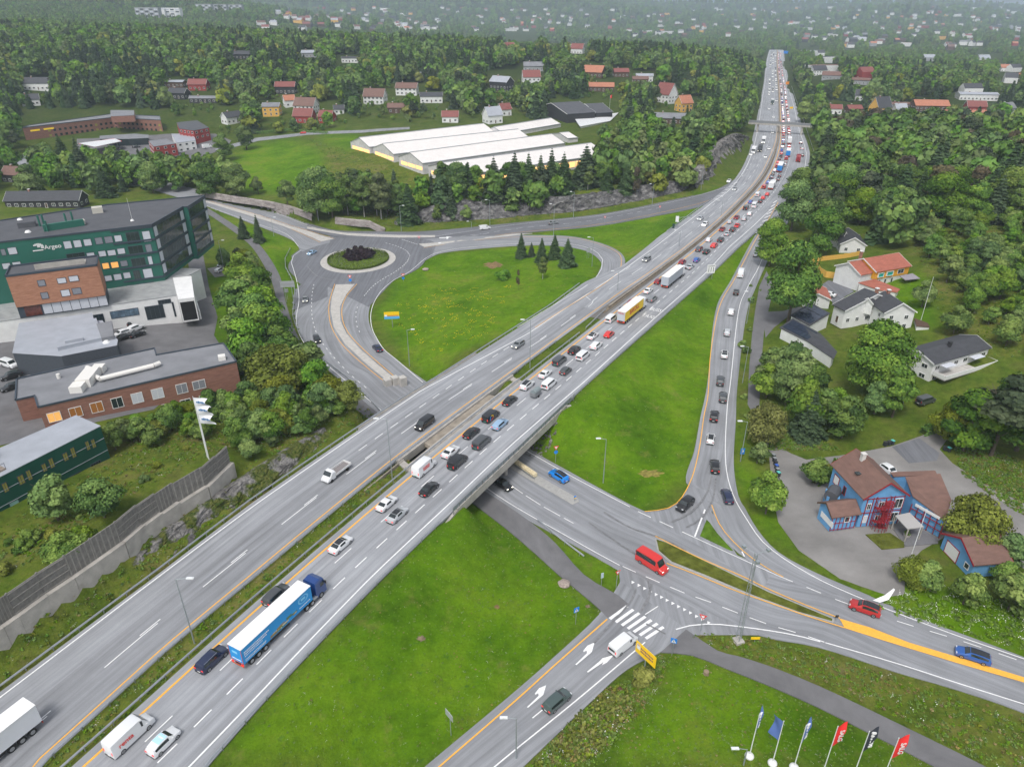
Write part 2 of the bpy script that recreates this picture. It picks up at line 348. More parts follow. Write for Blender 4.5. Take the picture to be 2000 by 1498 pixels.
ROUGH=[[(0,1130),(72,1090),(250,970),(440,880),(520,880),(600,820),(700,790),(560,760),(330,800),(210,900),(0,1030)],
 [(1030,1500),(1160,1370),(1290,1275),(1320,1285),(1250,1400),(1150,1500)],[(1330,1235),(1500,1245),(1750,1320),(2000,1400),(2000,1520),(1930,1500),(1750,1400),(1500,1295),(1400,1265)],
 [(0,1380),(300,1140),(500,1000),(740,820),(700,780),(500,900),(320,1010),(250,1080),(0,1240)],[(60,1520),(340,1240),(830,880),(780,950),(500,1175),(200,1440),(120,1520)],
 [(600,270),(700,300),(850,350),(860,375),(640,380),(630,300)],[(860,380),(1300,350),(1360,352),(1350,385),(1000,435),(800,440)],[(700,430),(860,395),(870,370),(650,380)],
 [(1860,860),(2000,900),(2000,1010),(1880,930)],[(1750,420),(2000,420),(2000,700),(1850,700),(1800,520)],[(1500,880),(1640,880),(1520,800)]]
def build_ground():
    mk=np.zeros((len(xf),3),np.float32)
    d=np.hypot(xf,yf)
    mk[:,0]=.35; mk[:,1]=np.clip((d-380)/400,0,.85)
    for l in LAWNS:
        k=inpoly(xf,yf,pw(l)); mk[k]=(0,0,1)
    for l in ROUGH:
        k=inpoly(xf,yf,pw(l)); mk[k]=(1,0,0)
    M=mk.reshape(XX.shape+(3,))
    for _ in range(2):
        M[1:-1]=(M[:-2]+2*M[1:-1]+M[2:])/4; M[:,1:-1]=(M[:,:-2]+2*M[:,1:-1]+M[:,2:])/4
    mk=M.reshape(-1,3)
    nx,ny=len(GX),len(GY); v=np.stack([xf,yf,TZ.ravel()],1)
    i=np.arange(nx*ny).reshape(ny,nx); q=np.stack([i[:-1,:-1],i[:-1,1:],i[1:,1:],i[1:,:-1]],-1).reshape(-1,4)
    me=bpy.data.meshes.new('ground'); me.vertices.add(len(v)); me.vertices.foreach_set('co',v.ravel())
    me.loops.add(q.size); me.loops.foreach_set('vertex_index',q.ravel()); me.polygons.add(len(q)); me.polygons.foreach_set('loop_start',np.arange(0,q.size,4))
    me.update(); me.validate(); me.polygons.foreach_set('use_smooth',[True]*len(me.polygons))
    ca=me.color_attributes.new('cover','FLOAT_COLOR','POINT'); ca.data.foreach_set('color',np.concatenate([mk,np.ones((len(mk),1))],1).astype(np.float32).ravel())
    m=bpy.data.materials.new('ground_cover'); m.use_nodes=True; n=m.node_tree; b=n.nodes['Principled BSDF']; b.inputs['Roughness'].default_value=.95; b.inputs['Specular IOR Level'].default_value=.08
    at_=n.nodes.new('ShaderNodeVertexColor'); at_.layer_name='cover'; sp_=n.nodes.new('ShaderNodeSeparateColor'); n.links.new(at_.outputs[0],sp_.inputs[0])
    tc=n.nodes.new('ShaderNodeTexCoord')
    def noise(sc,det=6,rough=.6,vec=None):
        z=n.nodes.new('ShaderNodeTexNoise'); z.inputs['Scale'].default_value=sc; z.inputs['Detail'].default_value=det; z.inputs['Roughness'].default_value=rough; n.links.new(vec or tc.outputs['Object'],z.inputs['Vector']); return z.outputs[0]
    def ramp(f,stops):
        r=n.nodes.new('ShaderNodeValToRGB'); e=r.color_ramp.elements
        while len(e)<len(stops): e.new(.5)
        for k,(p_,c_) in enumerate(stops): e[k].position=p_; e[k].color=(*c_,1)
        n.links.new(f,r.inputs[0]); return r.outputs[0]
    def mix(f,a,b_,mode='MIX'):
        x=n.nodes.new('ShaderNodeMix'); x.data_type='RGBA'; x.blend_type=mode
        if isinstance(f,float): x.inputs[0].default_value=f
        else: n.links.new(f,x.inputs[0])
        n.links.new(a,x.inputs[6]); n.links.new(b_,x.inputs[7]); return x.outputs[2]
    lawn=ramp(noise(.055,8,.62),[(.3,(.052,.125,.003)),(.45,(.088,.19,.004)),(.56,(.12,.225,.007)),(.68,(.165,.22,.022)),(.8,(.19,.2,.05))])
    fine=ramp(noise(.55,6,.7),[(.3,(.5,.5,.55)),(.55,(1,1,1)),(.75,(1.3,1.22,1.0))])
    fine2=ramp(noise(3.2,4,.7),[(.25,(.55,.6,.6)),(.55,(1,1,1)),(.8,(1.35,1.25,1.2))])
    dry=ramp(noise(.21,10,.75),[(.0,(0,0,0)),(.56,(0,0,0)),(.7,(.8,.8,.8)),(1,(1,1,1))]); dc=n.nodes.new('ShaderNodeRGB'); dc.outputs[0].default_value=(.24,.2,.07,1); weed=ramp(noise(.7,8,.7),[(0,(0,0,0)),(.6,(0,0,0)),(.66,(1,1,1)),(1,(1,1,1))]); wc=n.nodes.new('ShaderNodeRGB'); wc.outputs[0].default_value=(.045,.13,.03,1)
    lawn=mix(weed,lawn,mix(.55,lawn,wc.outputs[0])); lawn=mix(dry,lawn,mix(.6,lawn,dc.outputs[0]))
    lawn=mix(.6,lawn,fine,'MULTIPLY'); lawn=mix(.55,lawn,fine2,'MULTIPLY')
    rough=ramp(noise(.13,9,.68),[(.28,(.05,.085,.01)),(.42,(.095,.14,.016)),(.52,(.14,.17,.026)),(.62,(.17,.165,.045)),(.75,(.22,.18,.09))])
    rough=mix(.8,rough,fine,'MULTIPLY'); rough=mix(.75,rough,fine2,'MULTIPLY')
    forest=ramp(noise(.05,8,.65),[(.3,(.016,.03,.007)),(.5,(.03,.05,.012)),(.65,(.055,.065,.02)),(.8,(.085,.07,.035))])
    forest=mix(.7,forest,fine,'MULTIPLY')
    dfl=mix(.5,lawn,rough)
    dfl=mix(.35,dfl,forest); c=mix(sp_.outputs[0],dfl,rough); c=mix(sp_.outputs[1],c,forest); c=mix(sp_.outputs[2],c,lawn)
    n.links.new(c,b.inputs['Base Color'])
    bp=n.nodes.new('ShaderNodeBump'); bp.inputs['Strength'].default_value=.8; bp.inputs['Distance'].default_value=.35; n.links.new(noise(1.6,6,.75),bp.inputs['Height']); n.links.new(bp.outputs[0],b.inputs['Normal'])
    me.materials.append(m); o=bpy.data.objects.new('ground',me); S.collection.objects.link(o); o['kind']='structure'
    return o
build_ground()
# ---------- asphalt ----------
def asphalt(name,base,tracks=0.,lane=3.6,var=.24,iso=None):
    m=bpy.data.materials.new(name); m.use_nodes=True; n=m.node_tree; b=n.nodes['Principled BSDF']; b.inputs['Roughness'].default_value=.82; b.inputs['Specular IOR Level'].default_value=.3
    tc=n.nodes.new('ShaderNodeTexCoord'); mp=n.nodes.new('ShaderNodeMapping'); mp.inputs['Scale'].default_value=iso or (1.1,.035,1); n.links.new(tc.outputs['UV'],mp.inputs[0])
    def noise(sc,vec,det=5,r=.6):
        z=n.nodes.new('ShaderNodeTexNoise'); z.inputs['Scale'].default_value=sc; z.inputs['Detail'].default_value=det; z.inputs['Roughness'].default_value=r; n.links.new(vec,z.inputs['Vector']); return z.outputs[0]
    def mr(f,a,b_,c,d):
        q=n.nodes.new('ShaderNodeMapRange'); n.links.new(f,q.inputs[0])
        for k,v_ in enumerate((a,b_,c,d)): q.inputs[k+1].default_value=v_
        return q.outputs[0]
    def mul(a,b_):
        q=n.nodes.new('ShaderNodeMath'); q.operation='MULTIPLY'; n.links.new(a,q.inputs[0]); n.links.new(b_,q.inputs[1]); return q.outputs[0]
    f=mul(mr(noise(1,mp.outputs[0],5,.6),.3,.7,1-var,1+var), mr(noise(.08,tc.outputs['Object'],7,.65),.3,.7,.88,1.12))
    f=mul(f,mr(noise(14,tc.outputs['Object'],3,.7),.2,.8,.86,1.14))
    if tracks:
        sx=n.nodes.new('ShaderNodeSeparateXYZ'); n.links.new(tc.outputs['UV'],sx.inputs[0])
        q=n.nodes.new('ShaderNodeMath'); q.operation='MULTIPLY'; q.inputs[1].default_value=4*math.pi/lane; n.links.new(sx.outputs[0],q.inputs[0])
        s_=n.nodes.new('ShaderNodeMath'); s_.operation='COSINE'; n.links.new(q.outputs[0],s_.inputs[0])
        f=mul(f,mr(s_.outputs[0],-1,1,1-tracks,1+tracks))
    vm=n.nodes.new('ShaderNodeVectorMath'); vm.operation='SCALE'; vm.inputs[0].default_value=base; n.links.new(f,vm.inputs['Scale']); n.links.new(vm.outputs[0],b.inputs['Base Color'])
    bp=n.nodes.new('ShaderNodeBump'); bp.inputs['Strength'].default_value=.25; bp.inputs['Distance'].default_value=.05; n.links.new(noise(30,tc.outputs['Object']),bp.inputs['Height']); n.links.new(bp.outputs[0],b.inputs['Normal'])
    return m
A_LIGHT=asphalt('asphalt_light',(.29,.299,.317),.045,3.8)
A_MID=asphalt('asphalt_mid',(.245,.252,.267),.035,3.6)
A_DARK=asphalt('asphalt_dark',(.155,.16,.175),.02,3.6)
A_PATH=asphalt('asphalt_path',(.15,.148,.153),0,var=.16,iso=(.25,.25,1))
GRAVEL=asphalt('worn_gravel',(.225,.216,.207),0,var=.22,iso=(.09,.13,1))
CONC=mat('concrete',(.4,.375,.34),.9,var=.22,vscale=.6,bump=.3,bscale=3)
CONC_L=mat('concrete_light',(.46,.44,.41),.9,var=.15,vscale=.8,bump=.2,bscale=6)
WHITE=mat('road_white',(.78,.78,.78),.6,var=.12,vscale=3)
YELLOW=mat('road_yellow',(.85,.43,.06),.6,var=.12,vscale=3)
def strip(name,Lp,Rp,m,dz=0.,skirt=.6,nx=4,kind='structure',mb=None,build=True):
    b=mb or MB(); b.uv=b.uv or []
    o=len(b.v); v=0; k=b.mi(m)
    rows=[]
    for i,(l,r) in enumerate(zip(Lp,Rp)):
        l=np.array(l[:3],float);r=np.array(r[:3],float)
        if i: v+=float(np.linalg.norm((l+r)/2-pc))
        pc=(l+r)/2; wd=np.linalg.norm(r-l); row=[]
        pts=[l-(0,0,skirt)]+[l+(r-l)*j/nx for j in range(nx+1)]+[r-(0,0,skirt)] if skirt else [l+(r-l)*j/nx for j in range(nx+1)]
        for j,p in enumerate(pts):
            jj=(j-1 if skirt else j); jj=min(max(jj,0),nx)
            b.v.append((p[0],p[1],p[2]+dz)); b.uv.append((wd*jj/nx,v)); row.append(len(b.v)-1)
        rows.append(row)
    for a,c in zip(rows[:-1],rows[1:]):
        for j in range(len(a)-1): b.f.append((a[j],a[j+1],c[j+1],c[j])); b.m.append(k)
    if build: return b.build(name,kind=kind)
def mws(s,o,dz=0): q=at(s,o); return (q.x,q.y,zmw(s)+dz)
SS=list(np.arange(S0-10,S1+30,3.0))
strip('near_carriageway',[mws(s,NR(s)) for s in SS],[mws(s,R_EDGE(s)) for s in SS],A_LIGHT,dz=.02,nx=4,skirt=.5)
strip('far_carriageway',[mws(s,L_EDGE(s)) for s in SS],[mws(s,NL(s)) for s in SS],A_LIGHT,dz=.02,nx=5,skirt=.5)
# darker resurfaced lane pair on the far carriageway
sA=[s for s in SS if s<176]
strip('resurfaced_lane',[mws(s,L_WHT(s)*.62+L_YEL(s)*.38) for s in sA],[mws(s,L_YEL(s)-.2) for s in sA],A_MID,dz=.032,skirt=0,nx=3)
ribmat={'cross_road':A_MID,'west_road':A_MID,'bypass_lane':A_DARK,'loop_ramp':A_MID,'slip_road':A_MID,'side_road':A_MID,'footpath':A_PATH,'footway':A_PATH,'cycle_path':A_PATH}
ribdz={'cross_road':.03,'west_road':.036,'bypass_lane':.042,'loop_ramp':.048,'slip_road':.054,'side_road':.06,'footpath':.066,'footway':.07,'cycle_path':.01}
for k,c in RIB.items(): strip(k,c[:,:3],c[:,3:],ribmat[k],dz=ribdz[k],nx=4)
# polygons draped on the ground
def drape(name,pts,m,dz=.05,cell=3.,flat=None,skirt=.4,kind='structure',parent=None):
    """pts: pixel list"""
    wp=[tuple(G(*a)) if flat is None else tuple(P(a[0],a[1],flat)) for a in pts]
    A_=sum(wp[i][0]*wp[(i+1)%len(wp)][1]-wp[(i+1)%len(wp)][0]*wp[i][1] for i in range(len(wp)))
    if A_<0: wp=wp[::-1]
    bm=bmesh.new(); bm.faces.new([bm.verts.new((p[0],p[1],0)) for p in wp]); bm.normal_update()
    bmesh.ops.triangulate(bm,faces=bm.faces[:])
    if flat is None:
        xs=[p[0] for p in wp]; ys=[p[1] for p in wp]
        for ax,(lo,hi) in enumerate(((min(xs),max(xs)),(min(ys),max(ys)))):
            for t in np.arange(lo+cell,hi,cell):
                co=[0,0,0];no=[0,0,0];co[ax]=t;no[ax]=1
                bmesh.ops.bisect_plane(bm,geom=bm.verts[:]+bm.edges[:]+bm.faces[:],plane_co=co,plane_no=no)
    for v in bm.verts: v.co.z=(T(v.co.x,v.co.y) if flat is None else flat)+dz
    if skirt:
        be=[e for e in bm.edges if e.is_boundary]; r=bmesh.ops.extrude_edge_only(bm,edges=be)
        for v in r['geom']:
            if isinstance(v,bmesh.types.BMVert): v.co.z-=skirt
    uvl=bm.loops.layers.uv.new('UVMap')
    for f in bm.faces:
        for l in f.loops: l[uvl].uv=(l.vert.co.x,l.vert.co.y)
    me=bpy.data.meshes.new(name); bm.to_mesh(me); bm.free(); me.materials.append(m)
    o=bpy.data.objects.new(name,me); S.collection.objects.link(o)
    if kind:o['kind']=kind
    if parent: o.parent=parent
    return o
def ell(cx,cy,rx,ry,n=40,a0=0,a1=360): return [(cx+rx*math.cos(R(a0+(a1-a0)*i/n)),cy-ry*math.sin(R(a0+(a1-a0)*i/n))) for i in range(n)]
RC=P(700,508); RPX=RC.y
rad=lambda pxr:(P(700+pxr,508)-RC).length
def circ(r,n=64): return [(RC.x+r*math.cos(2*math.pi*i/n),RC.y+r*math.sin(2*math.pi*i/n)) for i in range(n)]
YS=1.10
def disc(name,r,m,z0,z1,n=72):
    b=MB(); b.prism([(RC.x+(x-RC.x),RC.y+(y-RC.y)*YS) for x,y in circ(r,n)],z0,z1,m); b.uv=[(v[0],v[1]) for v in b.v]
    return b
disc('roundabout',rad(131),A_DARK,-.4,.085).build('roundabout',kind='structure')
drape('junction_surface',[(1240,1012),(1259,1000),(1300,995),(1330,978),(1350,935),(1440,960),(1392,985),(1390,1000),(1440,1085),(1510,1115),(1490,1150),(1357,1060),(1270,1014)],A_MID,dz=.045,flat=0,skirt=.2)
drape('junction_surface',[(1208,1100),(1215,1108),(1350,1185),(1480,1235),(1500,1240),(1330,1240),(1290,1268),(1170,1198),(1195,1180),(1212,1150)],A_MID,dz=.05,flat=0,skirt=.2)
drape('junction_surface',[(569,500),(585,488),(600,500),(640,540),(640,580),(574,607),(582,565)],A_DARK,dz=.078,flat=0,skirt=.2)
drape('junction_surface',[(645,455),(700,452),(840,470),(880,489),(838,503),(770,547),(720,600),(640,560)],A_DARK,dz=.075,flat=0,skirt=.2)
drape('driveway',[(372,468),(392,475),(398,505),(408,560),(425,620),(418,655),(440,690),(300,800),(-40,880),(-40,690),(40,640),(200,640),(350,600),(375,560),(365,500)],A_PATH,dz=.06)
drape('yard',[(1500,866),(1520,872),(1545,886),(1575,898),(1640,890),(1740,872),(1840,836),(1856,850),(1835,878),(1860,905),(1940,955),(2060,1010),(2060,1150),(1960,1085),(1930,1030),(1900,1000),(1860,1040),(1800,1075),(1770,1105),(1766,1160),(1740,1165),(1640,1130),(1560,1075),(1520,1020),(1508,960)],GRAVEL,dz=.06)
drape('yard_patch',[(1742,873),(1795,856),(1835,885),(1830,900),(1775,905)],A_DARK,dz=.075,skirt=.05)
drape('forecourt',[(150,272),(240,268),(330,262),(420,262),(452,275),(440,292),(365,315),(300,318),(210,306),(150,300)],A_PATH,dz=.1,cell=6)
drape('lane',[(1497,530),(1512,560),(1500,610),(1492,650),(1486,720),(1483,790),(1500,830),(1530,872),(1506,884),(1478,820),(1460,790),(1463,720),(1469,650),(1476,600),(1483,560)],A_PATH,dz=.06)
drape('lane',[(1495,660),(1490,610),(1530,608),(1560,600),(1585,602),(1540,618),(1512,640)],A_PATH,dz=.07)
drape('gravel_drive',[(1600,560),(1618,548),(1650,555),(1668,570),(1650,580),(1630,600),(1622,585)],A_DARK,dz=.07)
drape('parking_bay',[(405,525),(450,515),(455,535),(420,542)],GRAVEL,dz=.07)
drape('field_road',[(425,300),(420,292),(440,286),(500,270),(600,259),(707,255),(800,249),(800,253),(707,260),(600,264),(505,276),(450,290),(440,298)],A_MID,dz=.15,cell=6)
drape('field_road',[(-20,303),(80,300),(85,306),(75,325),(-20,320)],A_LIGHT,dz=.15,cell=6)
# ---------- road markings ----------
MW_=MB(); MY_=MB()
def mz(x,y): return T(x,y)+.25
def ribbon_line(mb,pts,wd,dash=None,m=None):
    """pts: world (x,y,z) polyline; dash=(on,off)"""
    pts=[np.array(p[:3],float) for p in pts]; L=[0]
    for a,b in zip(pts[:-1],pts[1:]): L.append(L[-1]+np.linalg.norm(b-a))
    L=np.array(L); Pn=np.array(pts)
    def q(s): return np.array([np.interp(s,L,Pn[:,k]) for k in range(3)])
    def dr(s):
        a,b=q(max(s-.3,0)),q(min(s+.3,L[-1])); d=(b-a)[:2]; return d/(np.linalg.norm(d)+1e-9)
    segs=[(0,L[-1])] if not dash else [(s,min(s+dash[0],L[-1])) for s in np.arange(dash[2] if len(dash)>2 else 0,L[-1],dash[0]+dash[1])]
    for a,b in segs:
        n=max(1,int((b-a)/2.5)); vs=[]
        for i in range(n+1):
            s=a+(b-a)*i/n; p=q(s); d=dr(s); nn=np.array([d[1],-d[0]])*wd/2
            vs+=[(p[0]-nn[0],p[1]-nn[1],p[2]),(p[0]+nn[0],p[1]+nn[1],p[2])]
        mb.add(vs,[(2*i,2*i+1,2*i+3,2*i+2) for i in range(n)],m)
def pline(mb,l,wd=.15,dash=None,z=None,sm=True):
    pl=[np.array(a[:2],float) for a in l]
    pl=catmull(pl,10.) if sm and len(pl)>2 else catmull(pl[:2],10.) if len(pl)==2 else pl
    w_=[]
    for a in pl:
        if z is None:
            g=G(a[0],a[1],.2); w_.append((g.x,g.y,mz(g.x,g.y)))
        else: g=P(a[0],a[1],z); w_.append((g.x,g.y,z))
    ribbon_line(mb,w_,wd,dash)
def mline(mb,of,s0,s1,wd,dash=None,dz=.05): ribbon_line(mb,[mws(s,of(s),dz) for s in np.arange(s0,s1,4.)],wd,dash)
FEND=S1+24
mline(MY_,lambda s:0.,S0-8,FEND,.32); mline(MY_,L_YEL,S0-8,FEND,.2)
mline(MW_,R_WHT,S0-8,FEND,.24); mline(MW_,L_WHT,S0-8,FEND,.24)
mline(MW_,lambda s:R_WHT(s)/3 if s<340 else 3.75,S0,FEND,.17,(4.2,8.0))
mline(MW_,lambda s:R_WHT(s)*2/3 if s<300 else 7.5,S0,FEND,.2,(2.9,2.6))
mline(MW_,lambda s:L_YEL(s)+(L_WHT(s)-L_YEL(s))*.36 if s<180 else L_YEL(s)-4.2,S0,FEND,.16,(9,8.5))
mline(MW_,lambda s:L_YEL(s)+(L_WHT(s)-L_YEL(s))*.36-.35 if s<180 else L_YEL(s)-8.2,S0+6,FEND,.16,(3.6,13.9))
LL2=offs([(712,872),(797,812),(887,749),(948,707),(990,680),(1030,657)])
mline(MW_,LL2,so_of(*P(700,880,6)[:2])[0],so_of(*P(1020,660,6)[:2])[0],.17,(2.6,2.6))
for l,wd,ds,mb in [
 ([(925,936),(1000,986),(1107,1047),(1160,1077),(1210,1104)],.16,None,MW_),([(995,946),(1050,983),(1120,1022)],.16,(4.2,.9),MW_),
 ([(1216,1106),(1261,1126),(1339,1159),(1380,1173),(1430,1193),(1500,1219),(1560,1237),(1610,1254)],.16,(2.6,1.9),MW_),
 ([(1521,1125),(1605,1159),(1641,1174),(1743,1210),(1798,1227),(1854,1244),(1912,1263),(1985,1288)],.16,(2.4,2.3),MW_),
 ([(1005,867),(1114,929),(1230,990)],.18,None,MW_),([(1246,999),(1357,1050)],.18,(2.9,1.9),MW_),([(1355,1049),(1499,1115),(1525,1127)],.16,None,MW_),
 ([(1497,430),(1470,485),(1440,562),(1428,610),(1416,680),(1410,745),(1420,1)][:0] or [(1510,440),(1485,515),(1460,562),(1442,610),(1427,745),(1420,800),(1417,900),(1430,962),(1457,1012),(1499,1067),(1587,1125),(1690,1172),(1785,1210),(1885,1247),(2010,1290)],.18,None,MW_),
 ([(1520,395),(1499,432),(1475,470),(1435,545),(1405,600),(1388,690),(1383,770),(1375,812),(1365,880),(1350,937),(1325,980),(1300,994),(1259,999)],.18,None,MY_),
 ([(1390,986),(1403,1020),(1425,1050),(1462,1085),(1499,1110),(1530,1127)],.16,None,MY_),([(1357,1048),(1371,1011)],.3,None,MW_),([(1374,1003),(1377,995)],.3,None,MW_),([(1449,1077),(1454,1087)],.25,None,MW_),
 ([(1302,1100),(1360,1122),(1430,1151),(1500,1176),(1580,1204),(1650,1226)],.2,None,MY_),([(1280,1047),(1360,1087),(1447,1124),(1500,1150),(1580,1184),(1640,1207)],.2,None,MY_),
 ([(1320,1229),(1345,1222),(1400,1219),(1500,1231),(1560,1242),(1602,1253)],.22,None,MW_),([(1612,1255),(1750,1295),(1880,1337),(2010,1378)],.2,None,MW_),
 ([(845,1508),(1000,1374),(1090,1293),(1186,1209)],.22,None,MY_),([(953,1508),(1000,1469),(1130,1364),(1260,1254)],.2,None,MW_),([(1040,1402),(1062,1384)],.17,None,MW_),([(1260,1200),(1285,1184)],.17,None,MW_),
 ([(753,475),(775,481),(795,491),(801,500),(795,512),(775,529),(745,547),(725,562),(710,580)],.2,(1.1,.8),MW_),([(698,600),(695,612),(697,637),(705,655)],.2,(1.0,3.0),MW_),([(588,489),(573,500),(569,513),(575,532),(582,560),(584,590),(580,610),(579,635),(590,664),(610,688),(640,714),(685,752),(750,806)],.18,None,MW_),
 ([(613,556),(609,580),(609,612),(612,632),(620,655),(640,684),(665,712),(690,737),(722,763)],.18,(1.3,2.2),MW_),
 ([(654,555),(645,583),(642,607),(648,640),(670,675),(712,714),(757,750)],.18,None,MY_),([(697,555),(677,578),(668,600),(669,625),(680,650),(705,678),(737,707),(784,747)],.18,None,MY_),
 ([(826,747),(767,697),(750,683),(735,660),(726,640),(724,615),(730,592),(745,568),(770,547),(800,531),(837,501),(875,489),(930,482),(999,477),(1075,474),(1120,478),(1150,485),(1168,495),(1177,507),(1175,525),(1150,555),(1075,600),(1010,640)],.18,None,MW_),
 ([(827,485),(900,473),(999,464),(1100,464),(1150,471),(1195,487),(1212,500),(1213,520),(1205,535),(1165,565),(1100,605),(1045,640)],.16,None,MY_),
 ([(400,376),(500,402),(600,440),(650,453),(740,458),(800,460)],.15,None,MW_),([(850,462),(1000,440),(1100,429),(1175,421),(1325,392),(1420,366)],.16,None,MW_),([(860,478),(1000,456),(1150,441),(1250,424),(1350,402),(1390,390)],.16,None,MY_),
 ([(880,470),(1000,448),(1150,432),(1300,404)],.14,(3,2.4),MW_),([(860,468),(940,457)],.14,(2.4,2.2),MW_),([(505,420),(570,442),(655,452)],.14,(6,3),MW_),([(390,398),(500,437),(560,458),(583,482)],.16,None,MW_),
 ([(410,396),(500,423),(560,444),(626,474)],.16,None,MY_),([(410,393),(500,419),(560,438),(655,467)],.16,None,MY_),([(785,468),(816,478)],.3,(.7,.5),MW_)]:
    pline(mb,l,wd,ds)
# crossing bars
def pq(mb,l,dz=.1,z=0): 
    v=[tuple(P(a,b,z+dz)) for a,b in l]; mb.add(v,[tuple(range(len(v)))])
for i in range(7):
    a=np.array(P(1191+11.7*i,1209+6.4*i)); b=np.array(P(1225+11.8*i,1184+6.8*i)); d=(b-a)/np.linalg.norm(b-a); nn=np.array([d[1],-d[0],0])*.26
    MW_.add([tuple(a-nn+(0,0,.1)),tuple(a+nn+(0,0,.1)),tuple(b+nn+(0,0,.1)),tuple(b-nn+(0,0,.1))],[(0,1,2,3)])
for x,y in [(943,47),(990,70),(1035,95),(1080,120),(1125,142),(1167,163),(1210,187),(1255,211),(1300,236),(1347,260),(1393,285),(1440,312),(1487,336),(1535,362)]:
    x,y=1000+x/4,1125+y/4; pq(MW_,[(x-2.3,y+3.2),(x-2.1,y-3.2),(x+4.3,y+.2)])
for dx,dy in ((0,0),(-378,333)): pq(MW_,[(1000+(x+dx)/4,1125+(y+dy)/4) for x,y in [(495,688),(503,693),(614,600),(624,590),(645,517),(590,540),(556,582),(560,592),(583,580),(586,600)]][::-1])
pq(MW_,[(1000+x/4,1125+y/4) for x,y in [(585,745),(594,751),(705,676),(716,664),(702,694),(740,674),(800,612),(735,632),(705,640),(690,658)]][::-1])
for ax,ay,s_ in ((872,465,1),(870,475,1)): pq(MW_,[(ax-14,ay-1),(ax-14,ay+.6),(ax,ay),(ax,ay+2.5),(ax+12,ay-1.5),(ax,ay-3),(ax,ay-1.6)][::-1],.2)
# chevrons in the gore by the slip road and the lettering on the bus lane
for k in range(9):
    t=k/8; c=P(1484+30*t,452-58*t,6.1); pline(MW_,[(1480+30*t-4*(1-t),452-58*t+3),(1484+33*t+9*(1-t),452-58*t-2)],.5,None,z=6.1)
for k in range(6): pline(MW_,[(1394+k*7.5,390-k*6.2),(1404+k*7,388-k*6.2)],.45,None,z=6.08)
MW_.build('white_road_markings',mat_=WHITE,kind='structure'); MY_.build('yellow_road_markings',mat_=YELLOW,kind='structure')
drape('yellow_road_markings',[(1639,1208),(1650,1227),(1725,1251),(1875,1297),(2010,1336),(2010,1326),(1875,1285),(1775,1255),(1700,1226)],YELLOW,dz=.1,flat=0,skirt=0)
SK=MB()
for l,wd in [([(1242,1150),(1238,1166),(1228,1180),(1215,1196),(1190,1222),(1160,1256)],.35),([(1272,1140),(1270,1162),(1258,1182),(1250,1196)],.45),([(1300,1238),(1270,1225),(1262,1218)],.3),([(1265,1130),(1268,1150)],.3),([(1390,930),(1380,965),(1350,1000),(1310,1020)],.4),([(1398,935),(1392,975),(1372,1010),(1340,1030)],.35),([(1180,1000),(1230,1030),(1290,1050),(1340,1075)],.4),([(1150,1020),(1210,1062),(1262,1096)],.3),([(600,520),(620,540),(660,548),(700,548)],.4),([(760,540),(790,520),(800,500)],.4)]:
    pline(SK,l,wd)
SK.build('skid_marks',mat_=mat('tar_dark',(.19,.192,.2),.75,var=.3,vscale=1.5),kind='structure')
hh=heading(200)
for tx,s_,o_ in (('BUSS',182.5,9.7),('TAXI',176.5,9.7)):
    M_=Matrix.Translation(mws(s_,o_,.06))@Matrix.Rotation(heading(s_)-R(90),4,'Z')@Matrix.Diagonal((1,1.9,1,1))
    o=text_mesh('lane_lettering',tx,1.7,WHITE,None,M_,.002); o['kind']='structure'
# ---------- islands with kerbs ----------
def island(name,l,m,h=.22,top=None): return drape(name,l,m,dz=h,skirt=.5)
KERB=mat('kerb_concrete',(.34,.335,.32),.9,var=.12,vscale=1.5)
LAWNM=mat('lawn',(.08,.15,.013),.95,var=.45,vscale=.5,bump=.6,bscale=3,spec=.08)
ROUGHM=mat('rough_grass',(.1,.115,.02),.95,var=.5,vscale=.6,bump=.8,bscale=2.5,spec=.08)
island('traffic_island',[(1000,902),(1060,935),(1128,974),(1131,981),(1118,987),(1060,953),(1000,918),(950,890),(950,872)],KERB)
island('traffic_island',[(1279,1052),(1300,1058),(1400,1106),(1500,1155),(1630,1210),(1627,1217),(1560,1199),(1470,1167),(1380,1129),(1310,1101),(1284,1078)],KERB,.2)
island('island_grass',[(1282,1055),(1300,1061),(1400,1109),(1500,1158),(1625,1210),(1624,1214),(1560,1196),(1470,1163),(1380,1125),(1312,1098),(1287,1077)],ROUGHM,.27)
island('island_grass',[(1380,1016),(1386,1022),(1400,1042),(1432,1077),(1425,1076),(1367,1048)],LAWNM,.2)
island('traffic_island',[(656,557),(693,556),(676,577),(664,600),(665,628),(677,653),(702,682),(733,709),(778,747),(762,749),(716,712),(674,673),(652,640),(646,607),(648,583)],CONC_L,.22)
island('traffic_island',[(400,392),(500,420),(560,441),(652,468),(628,473),(612,466),(545,440),(480,420),(400,395)],CONC_L,.28)
island('traffic_island',[(600,444),(680,457),(780,461),(850,461),(850,464.5),(780,465.5),(680,461),(600,448)],CONC_L,.3)
island('traffic_island',[(818,478),(900,470.5),(1000,458.5),(1040,457),(1000,461.5),(900,472.5),(829,484)],CONC_L,.3)
disc('apron',rad(72),CONC_L,-.3,.16).build('roundabout_apron',kind='structure')
disc('isl',rad(59),KERB,-.3,.3).build('roundabout_kerb',kind='structure')
